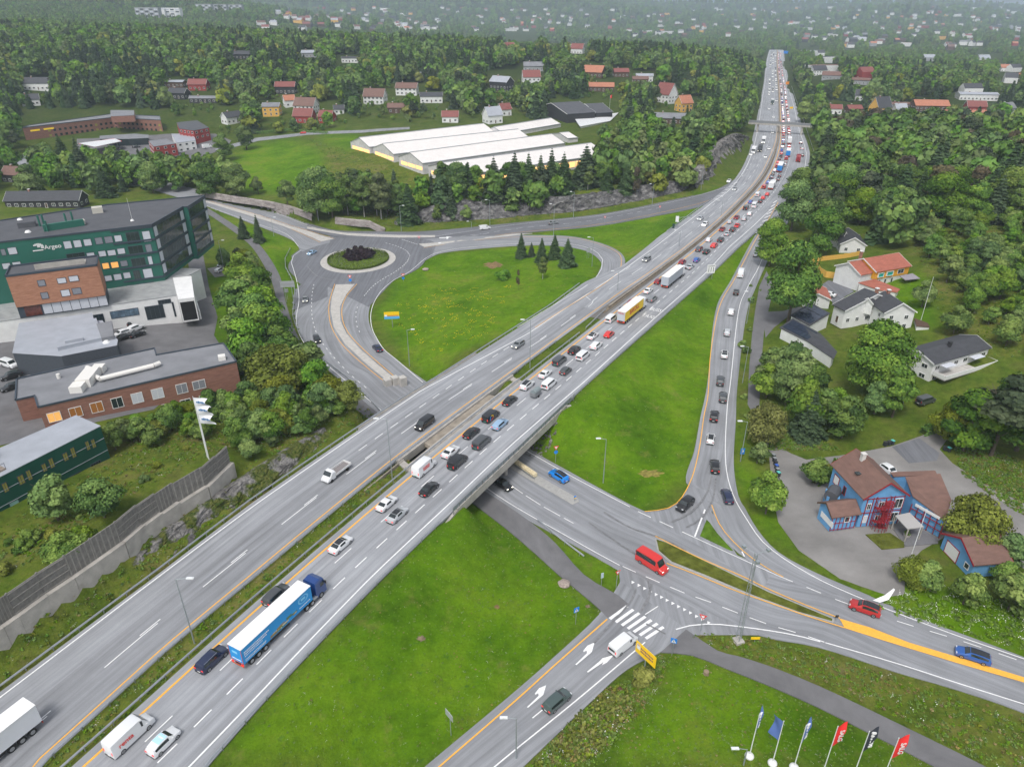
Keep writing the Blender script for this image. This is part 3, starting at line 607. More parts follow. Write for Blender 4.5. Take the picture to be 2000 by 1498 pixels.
# ---------- bridges ----------
RAILM=mat('galvanised_steel',(.42,.44,.46),.45,.7,var=.12,vscale=2)
RAILD=mat('weathered_steel',(.27,.28,.29),.6,.5,var=.15,vscale=2)
CONCD=mat('stained_concrete',(.28,.245,.2),.95,var=.35,vscale=.5,bump=.3,bscale=3)
def deck(root,o0,o1,name='deck'):
    b=MB(); n=14
    def q(fr,o,z): s=sL(o)-1.5+(sR(o)-sL(o)+3)*fr; p=at(s,o); return (p.x,p.y,z)
    for i in range(n):
        a,c=i/n,(i+1)/n; vs=[q(a,o0,4.6),q(a,o1,4.6),q(c,o1,4.6),q(c,o0,4.6),q(a,o0,5.99),q(a,o1,5.99),q(c,o1,5.99),q(c,o0,5.99)]
        b.add(vs,[(0,3,2,1),(4,5,6,7),(0,1,5,4),(1,2,6,5),(2,3,7,6),(3,0,4,7)])
    b.build(name,root,CONC)
def beam(root,of,w0,z0,z1,name,m,s0=None,s1=None,step=3.):
    b=MB(); s0=s0 if s0 is not None else sL(of(90))-1.5; s1=s1 if s1 is not None else sR(of(110))+1.5
    ss=np.linspace(s0,s1,max(2,int((s1-s0)/step)))
    for a,c in zip(ss[:-1],ss[1:]):
        vs=[]
        for z in (z0,z1):
            for s,e in ((a,-w0/2),(a,w0/2),(c,w0/2),(c,-w0/2)): p=at(s,of(s)+e); vs.append((p.x,p.y,z+zmw(s)))
        b.add(vs,[(0,3,2,1),(4,5,6,7),(0,1,5,4),(1,2,6,5),(2,3,7,6),(3,0,4,7)])
    return b.build(name,root,m)
def abut(root,o0,o1,fn,side,z1=5.95,name='abutment'):
    b=MB(); p0,p1=at(fn(o0),o0),at(fn(o1),o1); t=at(fn(o0)+side*1.6,o0),at(fn(o1)+side*1.6,o1)
    b.prism([(p0.x,p0.y),(p1.x,p1.y),(t[1].x,t[1].y),(t[0].x,t[0].y)],-1.2,z1); b.build(name,root,CONC)
PST=MB(); PST.box((0,0,.42),(.1,.14,.95)); 
def posts(root,pts,h=.85,name='post',m=None,w=.11,maxn=100):
    me=None
    pts=pts[:maxn]
    for p,rz in pts:
        if me is None:
            b=MB(); b.box((0,0,h/2-.2),(w,w*1.3,h+.4)); o=b.build(name,root,m or RAILM); me=o.data
        else: o=bpy.data.objects.new(name,me); S.collection.objects.link(o); o.parent=root
        o.location=p; o.rotation_euler=(0,0,rz)
near=empty('road_bridge',(0,0,0),0,'concrete road bridge with steel parapet carrying the queue of cars over the crossing road','bridge')
deck(near,NR(90)-1.0,R_EDGE(95)+.25)
beam(near,lambda s:R_EDGE(s)+.35,.5,-1.5,.3,'edge_beam',CONC); beam(near,lambda s:NR(s)-1.2,.4,-1.5,.28,'edge_beam',CONC)
abut(near,NR(80)-1.4,R_EDGE(76)+.5,sL,-1); abut(near,NR(110)-1.4,R_EDGE(115)+.5,sR,1)
for k,(o_,ds) in enumerate(((3,0),(8,0),(12,0))):
    b=MB(); p=at((sL(o_)+sR(o_))/2-1.5,o_-.5); b.tube((p.x,p.y,-.3),(p.x,p.y,4.7),.45,m=CONC,n=14); b.build('pier',near)
b=MB(); p=[at(sR(13)+1.5,R_EDGE(116)+.5),at(sR(13)+8,R_EDGE(120)+3.2),at(sR(13)+8.3,R_EDGE(120)+2.6),at(sR(13)+1.8,R_EDGE(116))]; b.prism([(q.x,q.y) for q in p],[0,3,3,0],[5.9,3.9,3.9,5.9]); b.build('wing_wall',near,CONC_L)
b=MB(); p=[at(sL(13)-1.5,R_EDGE(70)+.5),at(sL(13)-7,R_EDGE(66)+.8),at(sL(13)-7,R_EDGE(66)+.3),at(sL(13)-1.5,R_EDGE(70))]; b.prism([(q.x,q.y) for q in p],[0,1,1,0],[5.9,5.2,5.2,5.9]); b.build('wing_wall',near,CONC)
for z in (.55,.85,1.15): beam(near,lambda s:R_EDGE(s)+.38,.07,z,z+.07,'rail',RAILD,sL(13)-3,sR(13)+6)
beam(near,lambda s:R_EDGE(s)+.38,.03,.3,1.12,'mesh_panel',mat('mesh_steel',(.3,.34,.38),.6,.3),sL(13)-3,sR(13)+4)
posts(near,[((*at(s,R_EDGE(s)+.45)[:2],6),heading(s)) for s in np.arange(sL(13)-3,sR(13)+6,2.0)],1.2,'railing_post',RAILD)
far=empty('road_bridge',(0,0,0),0,'concrete road bridge of the emptier carriageway, carrying the merging lane over the road','bridge')
deck(far,L_EDGE(100)-.2,NL(100)+.5)
beam(far,lambda s:L_EDGE(s)-.3,.5,-1.5,.3,'edge_beam',CONC); beam(far,lambda s:NL(s)+.6,.4,-1.5,.25,'edge_beam',CONC)
abut(far,L_EDGE(95)-.5,NL(95)+.8,sL,-1); abut(far,L_EDGE(115)-.5,NL(115)+.8,sR,1)
med=empty('median_slab',(0,0,0),0,'stained brown concrete slab between the two bridges with dark openings at its ends','slab')
b=MB(); q=[at(86.5,NL(86)+.8),at(86,NR(86)-1.4),at(111.5,NR(111)-1.4),at(111.5,NL(111)+.8)]; b.prism([(v.x,v.y) for v in q],4.9,5.85,CONCD); b.build('slab',med)
abut(med,NL(80)+.8,NR(80)-1.4,sL,-1,5.7,'end_wall'); abut(med,NL(120)+.8,NR(120)-1.4,sR,1,5.7,'end_wall')
b=MB(); 
q=[at(sL(-4)-1.5,NL(80)+.75),at(sL(-4)-12,NL(70)+.75),at(sL(-4)-12,NL(70)+1.05),at(sL(-4)-1.5,NL(80)+1.05)]; b.prism([(v.x,v.y) for v in q],3.5,6.0,CONCD); b.build('side_wall',med)
b=MB()
for i,(x,y) in enumerate(((757,752),(772,750),(787,752))):
    p=P(x,y,0); b.box((p.x,p.y,.9+i*.15),(1.7,1.9,1.8+.3*i),None,.6)
o=b.build('concrete_block',None,CONC_L); tag(o,'stepped pale concrete blocks on the island end against the bridge','concrete block')
# ---------- guard rails ----------
def rail(pts,label,name='guard_rail',step=4.,h=.62,m=None,beamh=.32,double=False,mp=100,both=False):
    """pts world polyline at ground"""
    pts=[np.array(p[:3],float) for p in pts]; L=[0]
    for a,b in zip(pts[:-1],pts[1:]): L.append(L[-1]+np.linalg.norm(b-a))
    Pn=np.array(pts); L=np.array(L); q=lambda s:np.array([np.interp(s,L,Pn[:,k]) for k in range(3)])
    o=Pn[0]; r=empty(name,(0,0,0),0,label,'guard rail')
    b=MB(); n=len(pts); prof=[(-.05,h-beamh/2),(.06,h-beamh/4),(-.02,h),(.06,h+beamh/4),(-.05,h+beamh/2),(-.12,h+beamh/2),(-.12,h-beamh/2)]
    ring=[]
    for i,p in enumerate(pts):
        d=(pts[min(i+1,n-1)]-pts[max(i-1,0)])[:2]; d/=np.linalg.norm(d)+1e-9; nn=np.array([d[1],-d[0]])
        for e,z in prof: ring.append((p[0]+nn[0]*e,p[1]+nn[1]*e,p[2]+z))
    k=len(prof); fs=[(i*k+j,i*k+(j+1)%k,(i+1)*k+(j+1)%k,(i+1)*k+j) for i in range(n-1) for j in range(k)]+[tuple(range(k)),tuple(range((n-1)*k,n*k))[::-1]]
    b.add(ring,fs); b.build('rail',r,m or RAILM)
    posts(r,[(tuple(q(s)),0) for s in np.arange(0,L[-1],step)],h+.1,'post',m or RAILM,maxn=mp)
    return r
def mrail(of,s0,s1,label,**k): return rail([(*at(s,of(s))[:2],zmw(s)) for s in np.arange(s0,s1,4.)],label,**k)
mrail(lambda s:R_EDGE(s)+.1,S0-6,sL(13)-3,'galvanised guard rail on the outer shoulder beside the large lawn')
mrail(lambda s:R_EDGE(s)+.1,sR(13)+6,292,'galvanised guard rail on the outer shoulder above the triangular lawn')
mrail(lambda s:NR(s)-.5,S0-6,158,'galvanised guard rail along the median side of the congested carriageway')
mrail(lambda s:NL(s)+.35,S0-6,150,'galvanised guard rail along the median side of the emptier carriageway')
mrail(lambda s:L_EDGE(s)-.3,S0-6,so_of(*P(1130,556,6)[:2])[0],'long galvanised guard rail below the rock cutting and along the infield')
rl=lambda l,dz=.12:[(g.x,g.y,g.z+dz) for g in (G(a[0],a[1]) for a in catmull([np.array(q,float) for q in l],14))]
rail(rl([(1302,455),(1340,427),(1370,405),(1390,392)]),'short guard rail at the tip of the lawn under the sign mast')
rail(rl([(1050,1020),(1085,1050),(1140,1092)]),'guard rail slanting into the grass beside the footway')
rail(rl([(567,488),(557,508),(558,525),(570,548),(576,570),(572,620),(578,640),(600,676),(640,712),(690,752),(742,806)]),'guard rail curving round the outside of the roundabout approach')
rail(rl([(1590,300),(1580,270),(1570,240),(1556,200),(1546,170)]),'guard rail beside the far slip lane beyond the footbridge',step=8)
# median barrier beyond the bridges
mb_=empty('median_barrier',(0,0,0),0,'brown stained concrete median barrier running away between the carriageways','barrier')
beam(mb_,lambda s:(NL(s)+NR(s))/2,.5,0,.85,'wall',CONCD,176,FEND,8.); beam(mb_,lambda s:(NL(s)+NR(s))/2,1.3,0,.18,'footing',mat('median_dirt',(.2,.165,.12),.95,var=.3),172,FEND,8.)
o=strip('median_strip',[mws(s,NL(s)-.1,-.01) for s in SS if s>165],[mws(s,NR(s)+.1,-.01) for s in SS if s>165],asphalt('median_asphalt',(.165,.155,.145),0),dz=0,skirt=0,nx=2)
mrail(lambda s:(NL(s)+NR(s))/2 if s>175 else NR(s)-.5+((NL(s)+NR(s))/2-NR(s)+.5)*(s-158)/17,158,176,'short guard rail bending across the grass to the median barrier')
# ---------- footbridge over the far motorway ----------
def zb(px,py,z): return P(px,py,z)
fb=empty('footbridge',(0,0,0),0,'thin grey concrete footbridge crossing high over the distant motorway','bridge')
A_,B_=P(1462,239,12.5),P(1586,246,12.5); b=MB(); d=(B_-A_).normalized(); b.prism([(A_.x-d.y*2,A_.y+d.x*2),(A_.x+d.y*2,A_.y-d.x*2),(B_.x+d.y*2,B_.y-d.x*2),(B_.x-d.y*2,B_.y+d.x*2)],11.4,12.6); b.build('deck',fb,CONC)
for sgn in (-1,1):
    b=MB(); e=Vector((-d.y*1.9*sgn,d.x*1.9*sgn,0)); p,q=A_+e,B_+e; b.box(((p.x+q.x)/2,(p.y+q.y)/2,13.2),((q-p).length,.12,1.1),None,math.atan2(d.y,d.x)); b.build('railing',fb,RAILD)
for t in (.16,.475,.86):
    p=A_.lerp(B_,t); b=MB(); b.box((p.x,p.y,5.5),(1.2,2.6,12.0),None,math.atan2(d.y,d.x)); b.build('pier',fb,CONC)
# ---------- noise barrier on the retaining wall ----------
WOODG=mat('weathered_wood',(.2,.19,.175),.9,var=.3,vscale=1.2,bump=.2,bscale=6)
WOODL=mat('weathered_wood_light',(.28,.265,.24),.9,var=.25,vscale=1.5)
rw=empty('retaining_wall',(0,0,0),0,'stained concrete retaining wall under the wooden noise screen','wall')
wl=[P(*a) for a in WALLL]
b=MB()
for a,c in zip(wl[:-1],wl[1:]):
    d=(c-a); n_2=Vector((d.y,-d.x,0)).normalized()*.9; b.prism([(a.x,a.y),(c.x,c.y),(c.x+n_2.x,c.y+n_2.y),(a.x+n_2.x,a.y+n_2.y)],5.5,max(a.z,c.z)+.1)
b.build('wall',rw,CONC)
nb=empty('noise_screen',(0,0,0),0,'long weathered grey timber noise screen above the rock cutting','fence')
tot=[]; 
for a,c in zip(wl[:-1],wl[1:]): tot.append((a,c))
pp=[]
for a,c in tot:
    n=max(1,round((c-a).length/4.2))
    for i in range(n): pp.append((a.lerp(c,i/n),a.lerp(c,(i+1)/n)))
for i,(a,c) in enumerate(pp):
    if 16<=i<=17: continue
    d=(c-a); L=d.length; rz=math.atan2(d.y,d.x); m_=(a+c)/2; z=max(a.z,c.z)+.1; nn=Vector((d.y,-d.x,0)).normalized()
    b=MB(); b.box((0,0,1.95),(L-.02,.14,3.9))
    if (i//2)%2:
        for zz in (.2,1.3,2.5,3.7): b.box((0,-.12,zz),(L,.1,.12),WOODL)
        for k in range(9): b.box((-L/2+L*(k+.5)/9,-.09,1.95),(.14,.06,3.8),WOODG)
    else:
        for k in range(16): b.box((-L/2+L*(k+.5)/16,-.09,1.95),(L/16-.06,.05,3.95),WOODL if k%3==0 else WOODG)
    o=b.build('fence_panel',nb,WOODG); o.location=m_+Vector((0,0,z-m_.z)); o.rotation_euler=(0,0,rz)
posts(nb,[((a.x,a.y,a.z),0) for a,c in pp],4.15,'fence_post',WOODG,w=.2)
# ---------- rock faces ----------
def rockmat(name,c1,c2,c3):
    m=bpy.data.materials.new(name); m.use_nodes=True; n=m.node_tree; b=n.nodes['Principled BSDF']; b.inputs['Roughness'].default_value=.9; b.inputs['Specular IOR Level'].default_value=.2
    tc=n.nodes.new('ShaderNodeTexCoord'); mp=n.nodes.new('ShaderNodeMapping'); mp.inputs['Scale'].default_value=(1,1,2.2); mp.inputs['Rotation'].default_value=(.4,.3,0); n.links.new(tc.outputs['Object'],mp.inputs[0])
    z=n.nodes.new('ShaderNodeTexNoise'); z.inputs['Scale'].default_value=.35; z.inputs['Detail'].default_value=10; z.inputs['Roughness'].default_value=.72; n.links.new(mp.outputs[0],z.inputs['Vector'])
    r=n.nodes.new('ShaderNodeValToRGB'); e=r.color_ramp.elements; e.new(.5); e[0].position=.36; e[1].position=.5; e[2].position=.66
    for k,c in enumerate((c1,c2,c3)): e[k].color=(*c,1)
    n.links.new(z.outputs[0],r.inputs[0]); n.links.new(r.outputs[0],b.inputs['Base Color'])
    v=n.nodes.new('ShaderNodeTexVoronoi'); v.feature='DISTANCE_TO_EDGE'; v.inputs['Scale'].default_value=.9; n.links.new(mp.outputs[0],v.inputs['Vector'])
    ad=n.nodes.new('ShaderNodeMath'); n.links.new(v.outputs['Distance'],ad.inputs[0]); n.links.new(z.outputs[0],ad.inputs[1])
    bp=n.nodes.new('ShaderNodeBump'); bp.inputs['Strength'].default_value=1; bp.inputs['Distance'].default_value=.8; n.links.new(ad.outputs[0],bp.inputs['Height']); n.links.new(bp.outputs[0],b.inputs['Normal'])
    return m
ROCKM=rockmat('rock',(.05,.048,.05),(.15,.145,.145),(.34,.33,.32))
ROCKG=rockmat('mossy_rock',(.07,.066,.064),(.2,.19,.18),(.36,.34,.32))
STONE=rockmat('stone_wall_pink',(.22,.19,.18),(.36,.32,.3),(.46,.42,.4))
from mathutils import noise as MN
def rockface(name,bot,top,m,amp=1.2,nu=0,nv=7,cap=3.,kind='structure',freq=.25,holes=False):
    bp_=[P(*a) for a in bot]; tp=[P(*a) for a in top]
    cb=catmull(bp_,2.); n=len(cb); ct=catmull(tp,.1); ct=[ct[int(i*(len(ct)-1)/(n-1))] for i in range(n)]
    b=MB(); rows=[]
    for i in range(n):
        a,c=Vector(cb[i])-Vector((0,0,.6)),Vector(ct[i]); row=[]; 
        dr=Vector(cb[min(i+1,n-1)])-Vector(cb[max(i-1,0)]); nn=Vector((dr.y,-dr.x,0)).normalized()
        back=-nn if ((c-a).xy.dot(nn.xy)<0) else nn
        for j in range(nv+1):
            t=j/nv; p=a.lerp(c,t); e=math.sin(t*math.pi)**.5*1.0 if 0<t<1 else 0
            q=MN.fractal(p*freq,1,2,5)*amp; p=p-back*(q*1.2+.3)*min(1,e+.25)+Vector((0,0,MN.noise(p*.5+Vector((9,9,9)))*amp*.5*t))
            row.append(p)
        row.append(row[-1]+back*cap-Vector((0,0,.4))); row.append(row[-1]+back*cap-Vector((0,0,2.5)))
        rows.append(row)
    k=len(rows[0]); b.add([p for r in rows for p in r],[(i*k+j,(i+1)*k+j,(i+1)*k+j+1,i*k+j+1) for i in range(n-1) for j in range(k-1)])
    return b.build(name,None,m,kind=kind)
rockface('rock_face',ROCKB,[(a,b,z) for a,b,z in ROCKT],ROCKM,1.5)
rockface('rock_face',ROCK2B,[(a,b,z+3) for a,b,z in ROCK2T],ROCKG,1.6,nv=9)
o=rockface('stone_wall',SW1B,SW1T,STONE,.15,nv=5,cap=.5,kind=None); tag(o,'long pale pink stone retaining wall above the road into the roundabout','wall')
o=rockface('stone_wall',SW2B,SW2T,STONE,.15,nv=5,cap=.5,kind=None); tag(o,'short pale stone retaining wall directly behind the roundabout','wall')
def rockgrass():
    m=rockmat('rock_with_turf',(.08,.075,.075),(.22,.21,.2),(.4,.38,.37)); n=m.node_tree; b=n.nodes['Principled BSDF']; src=b.inputs['Base Color'].links[0].from_socket; tc=n.nodes.new('ShaderNodeTexCoord')
    z=n.nodes.new('ShaderNodeTexNoise'); z.inputs['Scale'].default_value=.22; z.inputs['Detail'].default_value=8; z.inputs['Roughness'].default_value=.65; n.links.new(tc.outputs['Object'],z.inputs['Vector'])
    mr=n.nodes.new('ShaderNodeMapRange'); mr.inputs[1].default_value=.46; mr.inputs[2].default_value=.52; n.links.new(z.outputs[0],mr.inputs[0])
    z2=n.nodes.new('ShaderNodeTexNoise'); z2.inputs['Scale'].default_value=1.3; z2.inputs['Detail'].default_value=6; n.links.new(tc.outputs['Object'],z2.inputs['Vector']); r=n.nodes.new('ShaderNodeValToRGB'); e=r.color_ramp.elements; e[0].position=.35; e[1].position=.65; e[0].color=(.045,.075,.012,1); e[1].color=(.13,.14,.035,1); n.links.new(z2.outputs[0],r.inputs[0])
    x=n.nodes.new('ShaderNodeMix'); x.data_type='RGBA'; n.links.new(mr.outputs[0],x.inputs[0]); n.links.new(r.outputs[0],x.inputs[7]); n.links.new(src,x.inputs[6]); n.links.new(x.outputs[2],b.inputs['Base Color']); return m
RKG=rockgrass()
rockface('rock_slope',[(-40,1362,5.9),(0,1334,5.9),(60,1290,5.9),(150,1224,5.9),(250,1152,5.9),(350,1080,5.9),(430,1022,5.9),(520,958,5.8),(600,900,5.8),(650,862,5.6)],[(-40,1290,8.9),(0,1262,8.9),(60,1222,8.6),(140,1168,8.9),(240,1096,8.6),(330,1032,9.),(410,975,8.9),(500,920,8.8),(580,868,8.2),(635,836,6.9)],RKG,.9,nv=9,cap=1.6,freq=.4)
b=MB()
for i in range(260):
    t=random.random(); u=random.random(); p=at(sR(9)-14+13*u+random.uniform(-1,1),random.uniform(4,15)); r=random.uniform(.2,.55)
    if T(p.x,p.y)>4.6: continue
    b.box((p.x,p.y,T(p.x,p.y)+.1),(r,r*.8,r*.7),None,random.random()*3)
o=b.build('rubble',None,ROCKG); o['kind']='stuff'
def boulder(px,py,r,label,m=None):
    g=G(px,py); bm=bmesh.new(); bmesh.ops.create_icosphere(bm,subdivisions=3,radius=1)
    for v in bm.verts: v.co=v.co*(1+.25*MN.noise(v.co*1.5+Vector((px,py,0))))*r; v.co.z*=.55
    me=bpy.data.meshes.new('boulder'); bm.to_mesh(me); bm.free(); me.materials.append(m or mat('boulder_stone',(.33,.27,.24),.9,var=.3,vscale=2,bump=.5)); o=bpy.data.objects.new('boulder',me); S.collection.objects.link(o); o.location=g+Vector((0,0,r*.3)); tag(o,label,'boulder')
boulder(1102,1142,1.0,'large pinkish boulder on the lawn beside the footway'); boulder(831,528,1.1,'flat grey boulder at the edge of the infield by the roundabout')
b=MB(); g=G(1379,1316); b.tube((g.x,g.y,g.z-.1),(g.x,g.y,g.z+.6),.45,.4,mat('stump_wood',(.25,.19,.13),.9,var=.3),14); tag(b.build('tree_stump'),'sawn tree stump on the lawn below the footpath','stump')
def patch(px,py,rx,ry,c,nm):
    n=18; drape('bare_soil',[(px+rx*(1+.35*math.sin(3*i+px))*math.cos(i*2*math.pi/n),py+ry*(1+.35*math.cos(2*i+py))*math.sin(i*2*math.pi/n)) for i in range(n)],mat(nm,c,.95,var=.5,vscale=1.5),dz=.05,skirt=.1)
patch(964,518,17,6,(.2,.13,.06),'bare_soil_brown'); patch(823,1247,8,5,(.2,.15,.1),'bare_soil_grey'); patch(1148,1184,5,3,(.18,.15,.1),'bare_soil_grey'); patch(971,1185,5,4,(.24,.15,.08),'bare_soil_brown'); patch(1208,1346,7,7,(.11,.05,.035),'bare_soil_dark'); patch(1270,925,22,7,(.22,.19,.04),'dry_grass')
# ---------- vegetation ----------
def leafmat(name,dark,mid,light,hue=.0,val=.25):
    m=bpy.data.materials.new(name); m.use_nodes=True; n=m.node_tree; b=n.nodes['Principled BSDF']; b.inputs['Roughness'].default_value=.75; b.inputs['Specular IOR Level'].default_value=.18
    a=n.nodes.new('ShaderNodeVertexColor'); a.layer_name='tone'
    r=n.nodes.new('ShaderNodeValToRGB'); e=r.color_ramp.elements; e.new(.5); e[0].position=.05; e[2].position=.95
    for k,c in enumerate((dark,mid,light)): e[k].color=(*c,1)
    n.links.new(a.outputs[0],r.inputs[0])
    oi=n.nodes.new('ShaderNodeObjectInfo'); h=n.nodes.new('ShaderNodeHueSaturation')
    def mr(src,a_,b_,mul=1):
        q=n.nodes.new('ShaderNodeMath'); q.operation='MULTIPLY'; q.inputs[1].default_value=mul; n.links.new(src,q.inputs[0])
        f=n.nodes.new('ShaderNodeMath'); f.operation='FRACT'; n.links.new(q.outputs[0],f.inputs[0])
        x=n.nodes.new('ShaderNodeMapRange'); x.inputs[3].default_value=a_; x.inputs[4].default_value=b_; n.links.new(f.outputs[0],x.inputs[0]); return x.outputs[0]
    n.links.new(mr(oi.outputs['Random'],.5-hue,.5+hue*.6),h.inputs['Hue']); n.links.new(mr(oi.outputs['Random'],1-val,1+val,7.3),h.inputs['Value']); n.links.new(mr(oi.outputs['Random'],.8,1.1,3.1),h.inputs['Saturation'])
    n.links.new(r.outputs[0],h.inputs['Color']); n.links.new(h.outputs[0],b.inputs['Base Color']); return m
LM={'broad':leafmat('leaves_broad',(.032,.08,.014),(.085,.175,.026),(.17,.275,.045),.014,.3),
    'light':leafmat('leaves_light',(.055,.12,.015),(.135,.225,.03),(.225,.32,.055),.014,.2),
    'birch':leafmat('leaves_birch',(.05,.09,.02),(.105,.16,.038),(.175,.23,.065),.02,.2),
    'spruce':leafmat('needles_spruce',(.018,.042,.015),(.042,.08,.03),(.075,.12,.045),.01,.25),
    'pine':leafmat('needles_pine',(.025,.045,.02),(.05,.078,.032),(.09,.12,.05),.01,.2),
    'rust':leafmat('leaves_rust',(.06,.055,.03),(.1,.085,.045),(.14,.115,.06),.02,.2),
    'yellow':leafmat('leaves_yellow',(.08,.1,.012),(.155,.19,.024),(.25,.28,.05),.02,.15),
    'purple':leafmat('leaves_purple',(.012,.008,.012),(.03,.018,.024),(.05,.032,.03),.02,.2)}
BARK=mat('bark',(.1,.08,.06),.95,var=.3,vscale=1.5); BIRCHB=mat('birch_bark',(.5,.48,.45),.8,var=.4,vscale=2)
def quads_mesh(name,C,N,sz,tone,m,asp=1.0,smooth_n=None):
    """C centres, N normals, sz sizes -> mesh of leaf quads"""
    n=len(C); rs=np.random.normal(size=(n,3)); u=np.cross(N,rs); u/=np.linalg.norm(u,axis=1)[:,None]+1e-9; v=np.cross(N,u)
    s=sz[:,None]; V=np.stack([C-u*s-v*s*asp,C+u*s-v*s*asp*.7,C+u*s*.8+v*s*asp,C-u*s*.9+v*s*asp*.8],1)
    V+=np.random.normal(size=V.shape)*s[:,None]*.18
    me=bpy.data.meshes.new(name); me.vertices.add(4*n); me.vertices.foreach_set('co',V.reshape(-1,3).astype(np.float32).ravel())
    me.loops.add(4*n); me.loops.foreach_set('vertex_index',np.arange(4*n)); me.polygons.add(n); me.polygons.foreach_set('loop_start',np.arange(0,4*n,4)); me.update()
    ca=me.color_attributes.new('tone','FLOAT_COLOR','POINT'); t=np.repeat(np.clip(tone,0,1),4); ca.data.foreach_set('color',np.stack([t,t,t,np.ones_like(t)],1).astype(np.float32).ravel())
    me.materials.append(m); return me
def rnd_dirs(n): d=np.random.normal(size=(n,3)); return d/np.linalg.norm(d,axis=1)[:,None]
def broad_pts(n,seed,h=12,w=4.5,base=.2,nl=22,ls=.42,shape='round'):
    rg=np.random.RandomState(seed); np.random.seed(seed)
    L=[];
    for i in range(nl):
        t=rg.uniform(0,1); z=h*(base+(1-base)*(.12+.8*t)); 
        pr=math.sin(math.pi*min(1,(.15+.8*t)))**.7 if shape=='round' else (1-t)**.6*.9+.1
        a=rg.uniform(0,2*math.pi); r=w*pr*rg.uniform(.25,.72); L.append((r*math.cos(a),r*math.sin(a),z,w*rg.uniform(.3,.5)*(.75+.4*pr)))
    L=np.array(L); pick=rg.choice(nl,n,p=(L[:,3]**2/np.sum(L[:,3]**2))); d=rnd_dirs(n); d[:,2]=np.abs(d[:,2])*.9-.25*(rg.uniform(size=n)<.35); d/=np.linalg.norm(d,axis=1)[:,None]
    rr=L[pick,3]*np.where(rg.uniform(size=n)<.75,rg.uniform(.85,1.1,n),rg.uniform(.3,.9,n)); bump=1+.18*np.sin(d[:,0]*7+pick)*np.sin(d[:,1]*8+pick*2); rr=rr*bump
    C=L[pick,:3]+d*rr[:,None]*np.array([1,1,.8]); N=d+rnd_dirs(n)*.55; N/=np.linalg.norm(N,axis=1)[:,None]
    tone=.5+.22*rg.normal(size=nl)[pick]+.16*rg.normal(size=n); sz=ls*rg.uniform(.6,1.25,n)
    return C,N,sz,tone
def spruce_pts(n,seed,h=12,w=2.6,ls=.4):
    rg=np.random.RandomState(seed); np.random.seed(seed); t=1-np.sqrt(rg.uniform(0.0,1,n)); lev=np.round(t*17)/17+.008*rg.normal(size=n); z=h*(.06+.94*np.clip(lev,0,1)); a=rg.uniform(0,2*math.pi,n)
    na=9; ab=(np.round(a/(2*math.pi)*na)+lev*17*.37)/na*2*math.pi+.22*rg.normal(size=n); R_=w*(1-lev)**.85*(1+.2*np.sin(ab*3+seed+lev*23))*(1+.15*rg.normal(size=n)); u=rg.uniform(.15,1,n)**.6; r=R_*u+.05
    C=np.stack([r*np.cos(ab),r*np.sin(ab),z-r*.32],1); N=np.stack([np.cos(ab)*.5,np.sin(ab)*.5,np.full(n,.9)],1)+rnd_dirs(n)*.45; N/=np.linalg.norm(N,axis=1)[:,None]
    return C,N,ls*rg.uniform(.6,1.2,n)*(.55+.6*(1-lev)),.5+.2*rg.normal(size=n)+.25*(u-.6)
def pine_pts(n,seed,h=14,w=3.4,ls=.42): return broad_pts(n,seed,h,w,.45,13,ls)
def make_protos(nf,lsm,tagn):
    Q={}
    def q(k,i,p,m,asp=1.):
        if tagn: p=(p[0],p[1],p[2],.5+(p[3]-.5)*.6)
        Q.setdefault(k,[]).append(quads_mesh(k+'_crown'+tagn,*p,m,asp))
    for i in range(5): q('broad',i,broad_pts(nf,10+i,12,[4.6,4.0,5.2,4.4,3.8][i],.12,[20,24,26,18,22][i],.42*lsm),LM['broad'])
    for i in range(2): q('light',i,broad_pts(nf,30+i,11,4.2,.1,20,.42*lsm),LM['light'])
    for i in range(3): q('birch',i,broad_pts(int(nf*.8),40+i,14,3.1,.18,22,.34*lsm,'r' if i==1 else 'round'),LM['birch'],1.5)
    for i in range(3): q('spruce',i,spruce_pts(int(nf*1.1),50+i,13,[2.7,2.3,3.1][i],.42*lsm),LM['spruce'],1.3)
    for i in range(2): q('pine',i,pine_pts(int(nf*.8),60+i,14,3.4,.42*lsm),LM['pine'],1.2)
    q('rust',0,broad_pts(int(nf*.7),71,12,3.,.2,18,.36*lsm),LM['rust'],1.3)
    q('yellow',0,broad_pts(nf,72,8,4.,.05,18,.38*lsm),LM['yellow'])
    for i in range(3): q('bush',i,broad_pts(int(nf*.45),80+i,3.0,2.0,.0,12,.26*lsm),LM['light' if i==1 else 'broad'])
    q('yellowbush',0,broad_pts(int(nf*.4),90,2.6,1.8,.0,10,.24*lsm),LM['yellow'])
    return Q
PROTO=make_protos(7500,.56,''); 
HT={'broad':12,'light':11,'birch':14,'spruce':13,'pine':14,'rust':12,'yellow':8,'bush':3.,'yellowbush':2.6}
def trunk_mesh(k):
    b=MB(); h=HT[k]; m=BIRCHB if k=='birch' else BARK; r={'broad':.28,'light':.24,'birch':.16,'spruce':.2,'pine':.22,'rust':.18,'yellow':.15,'bush':.06,'yellowbush':.06}[k]
    b.tube((0,0,-.5),(.05,0,h*.45),r,r*.7,m,8); b.tube((.05,0,h*.45),(0,.1,h*.9),r*.7,r*.2,m,6)
    if k!='spruce':
        for i in range(5):
            a=i*1.26+.3; z=h*(.25+.1*i); b.tube((0,0,z),(math.cos(a)*h*.2,math.sin(a)*h*.2,z+h*.22),r*.4,r*.12,m,5)
    me=bpy.data.meshes.new(k+'_trunk'); me.from_pydata(b.v,[],b.f); me.materials.append(m); return me
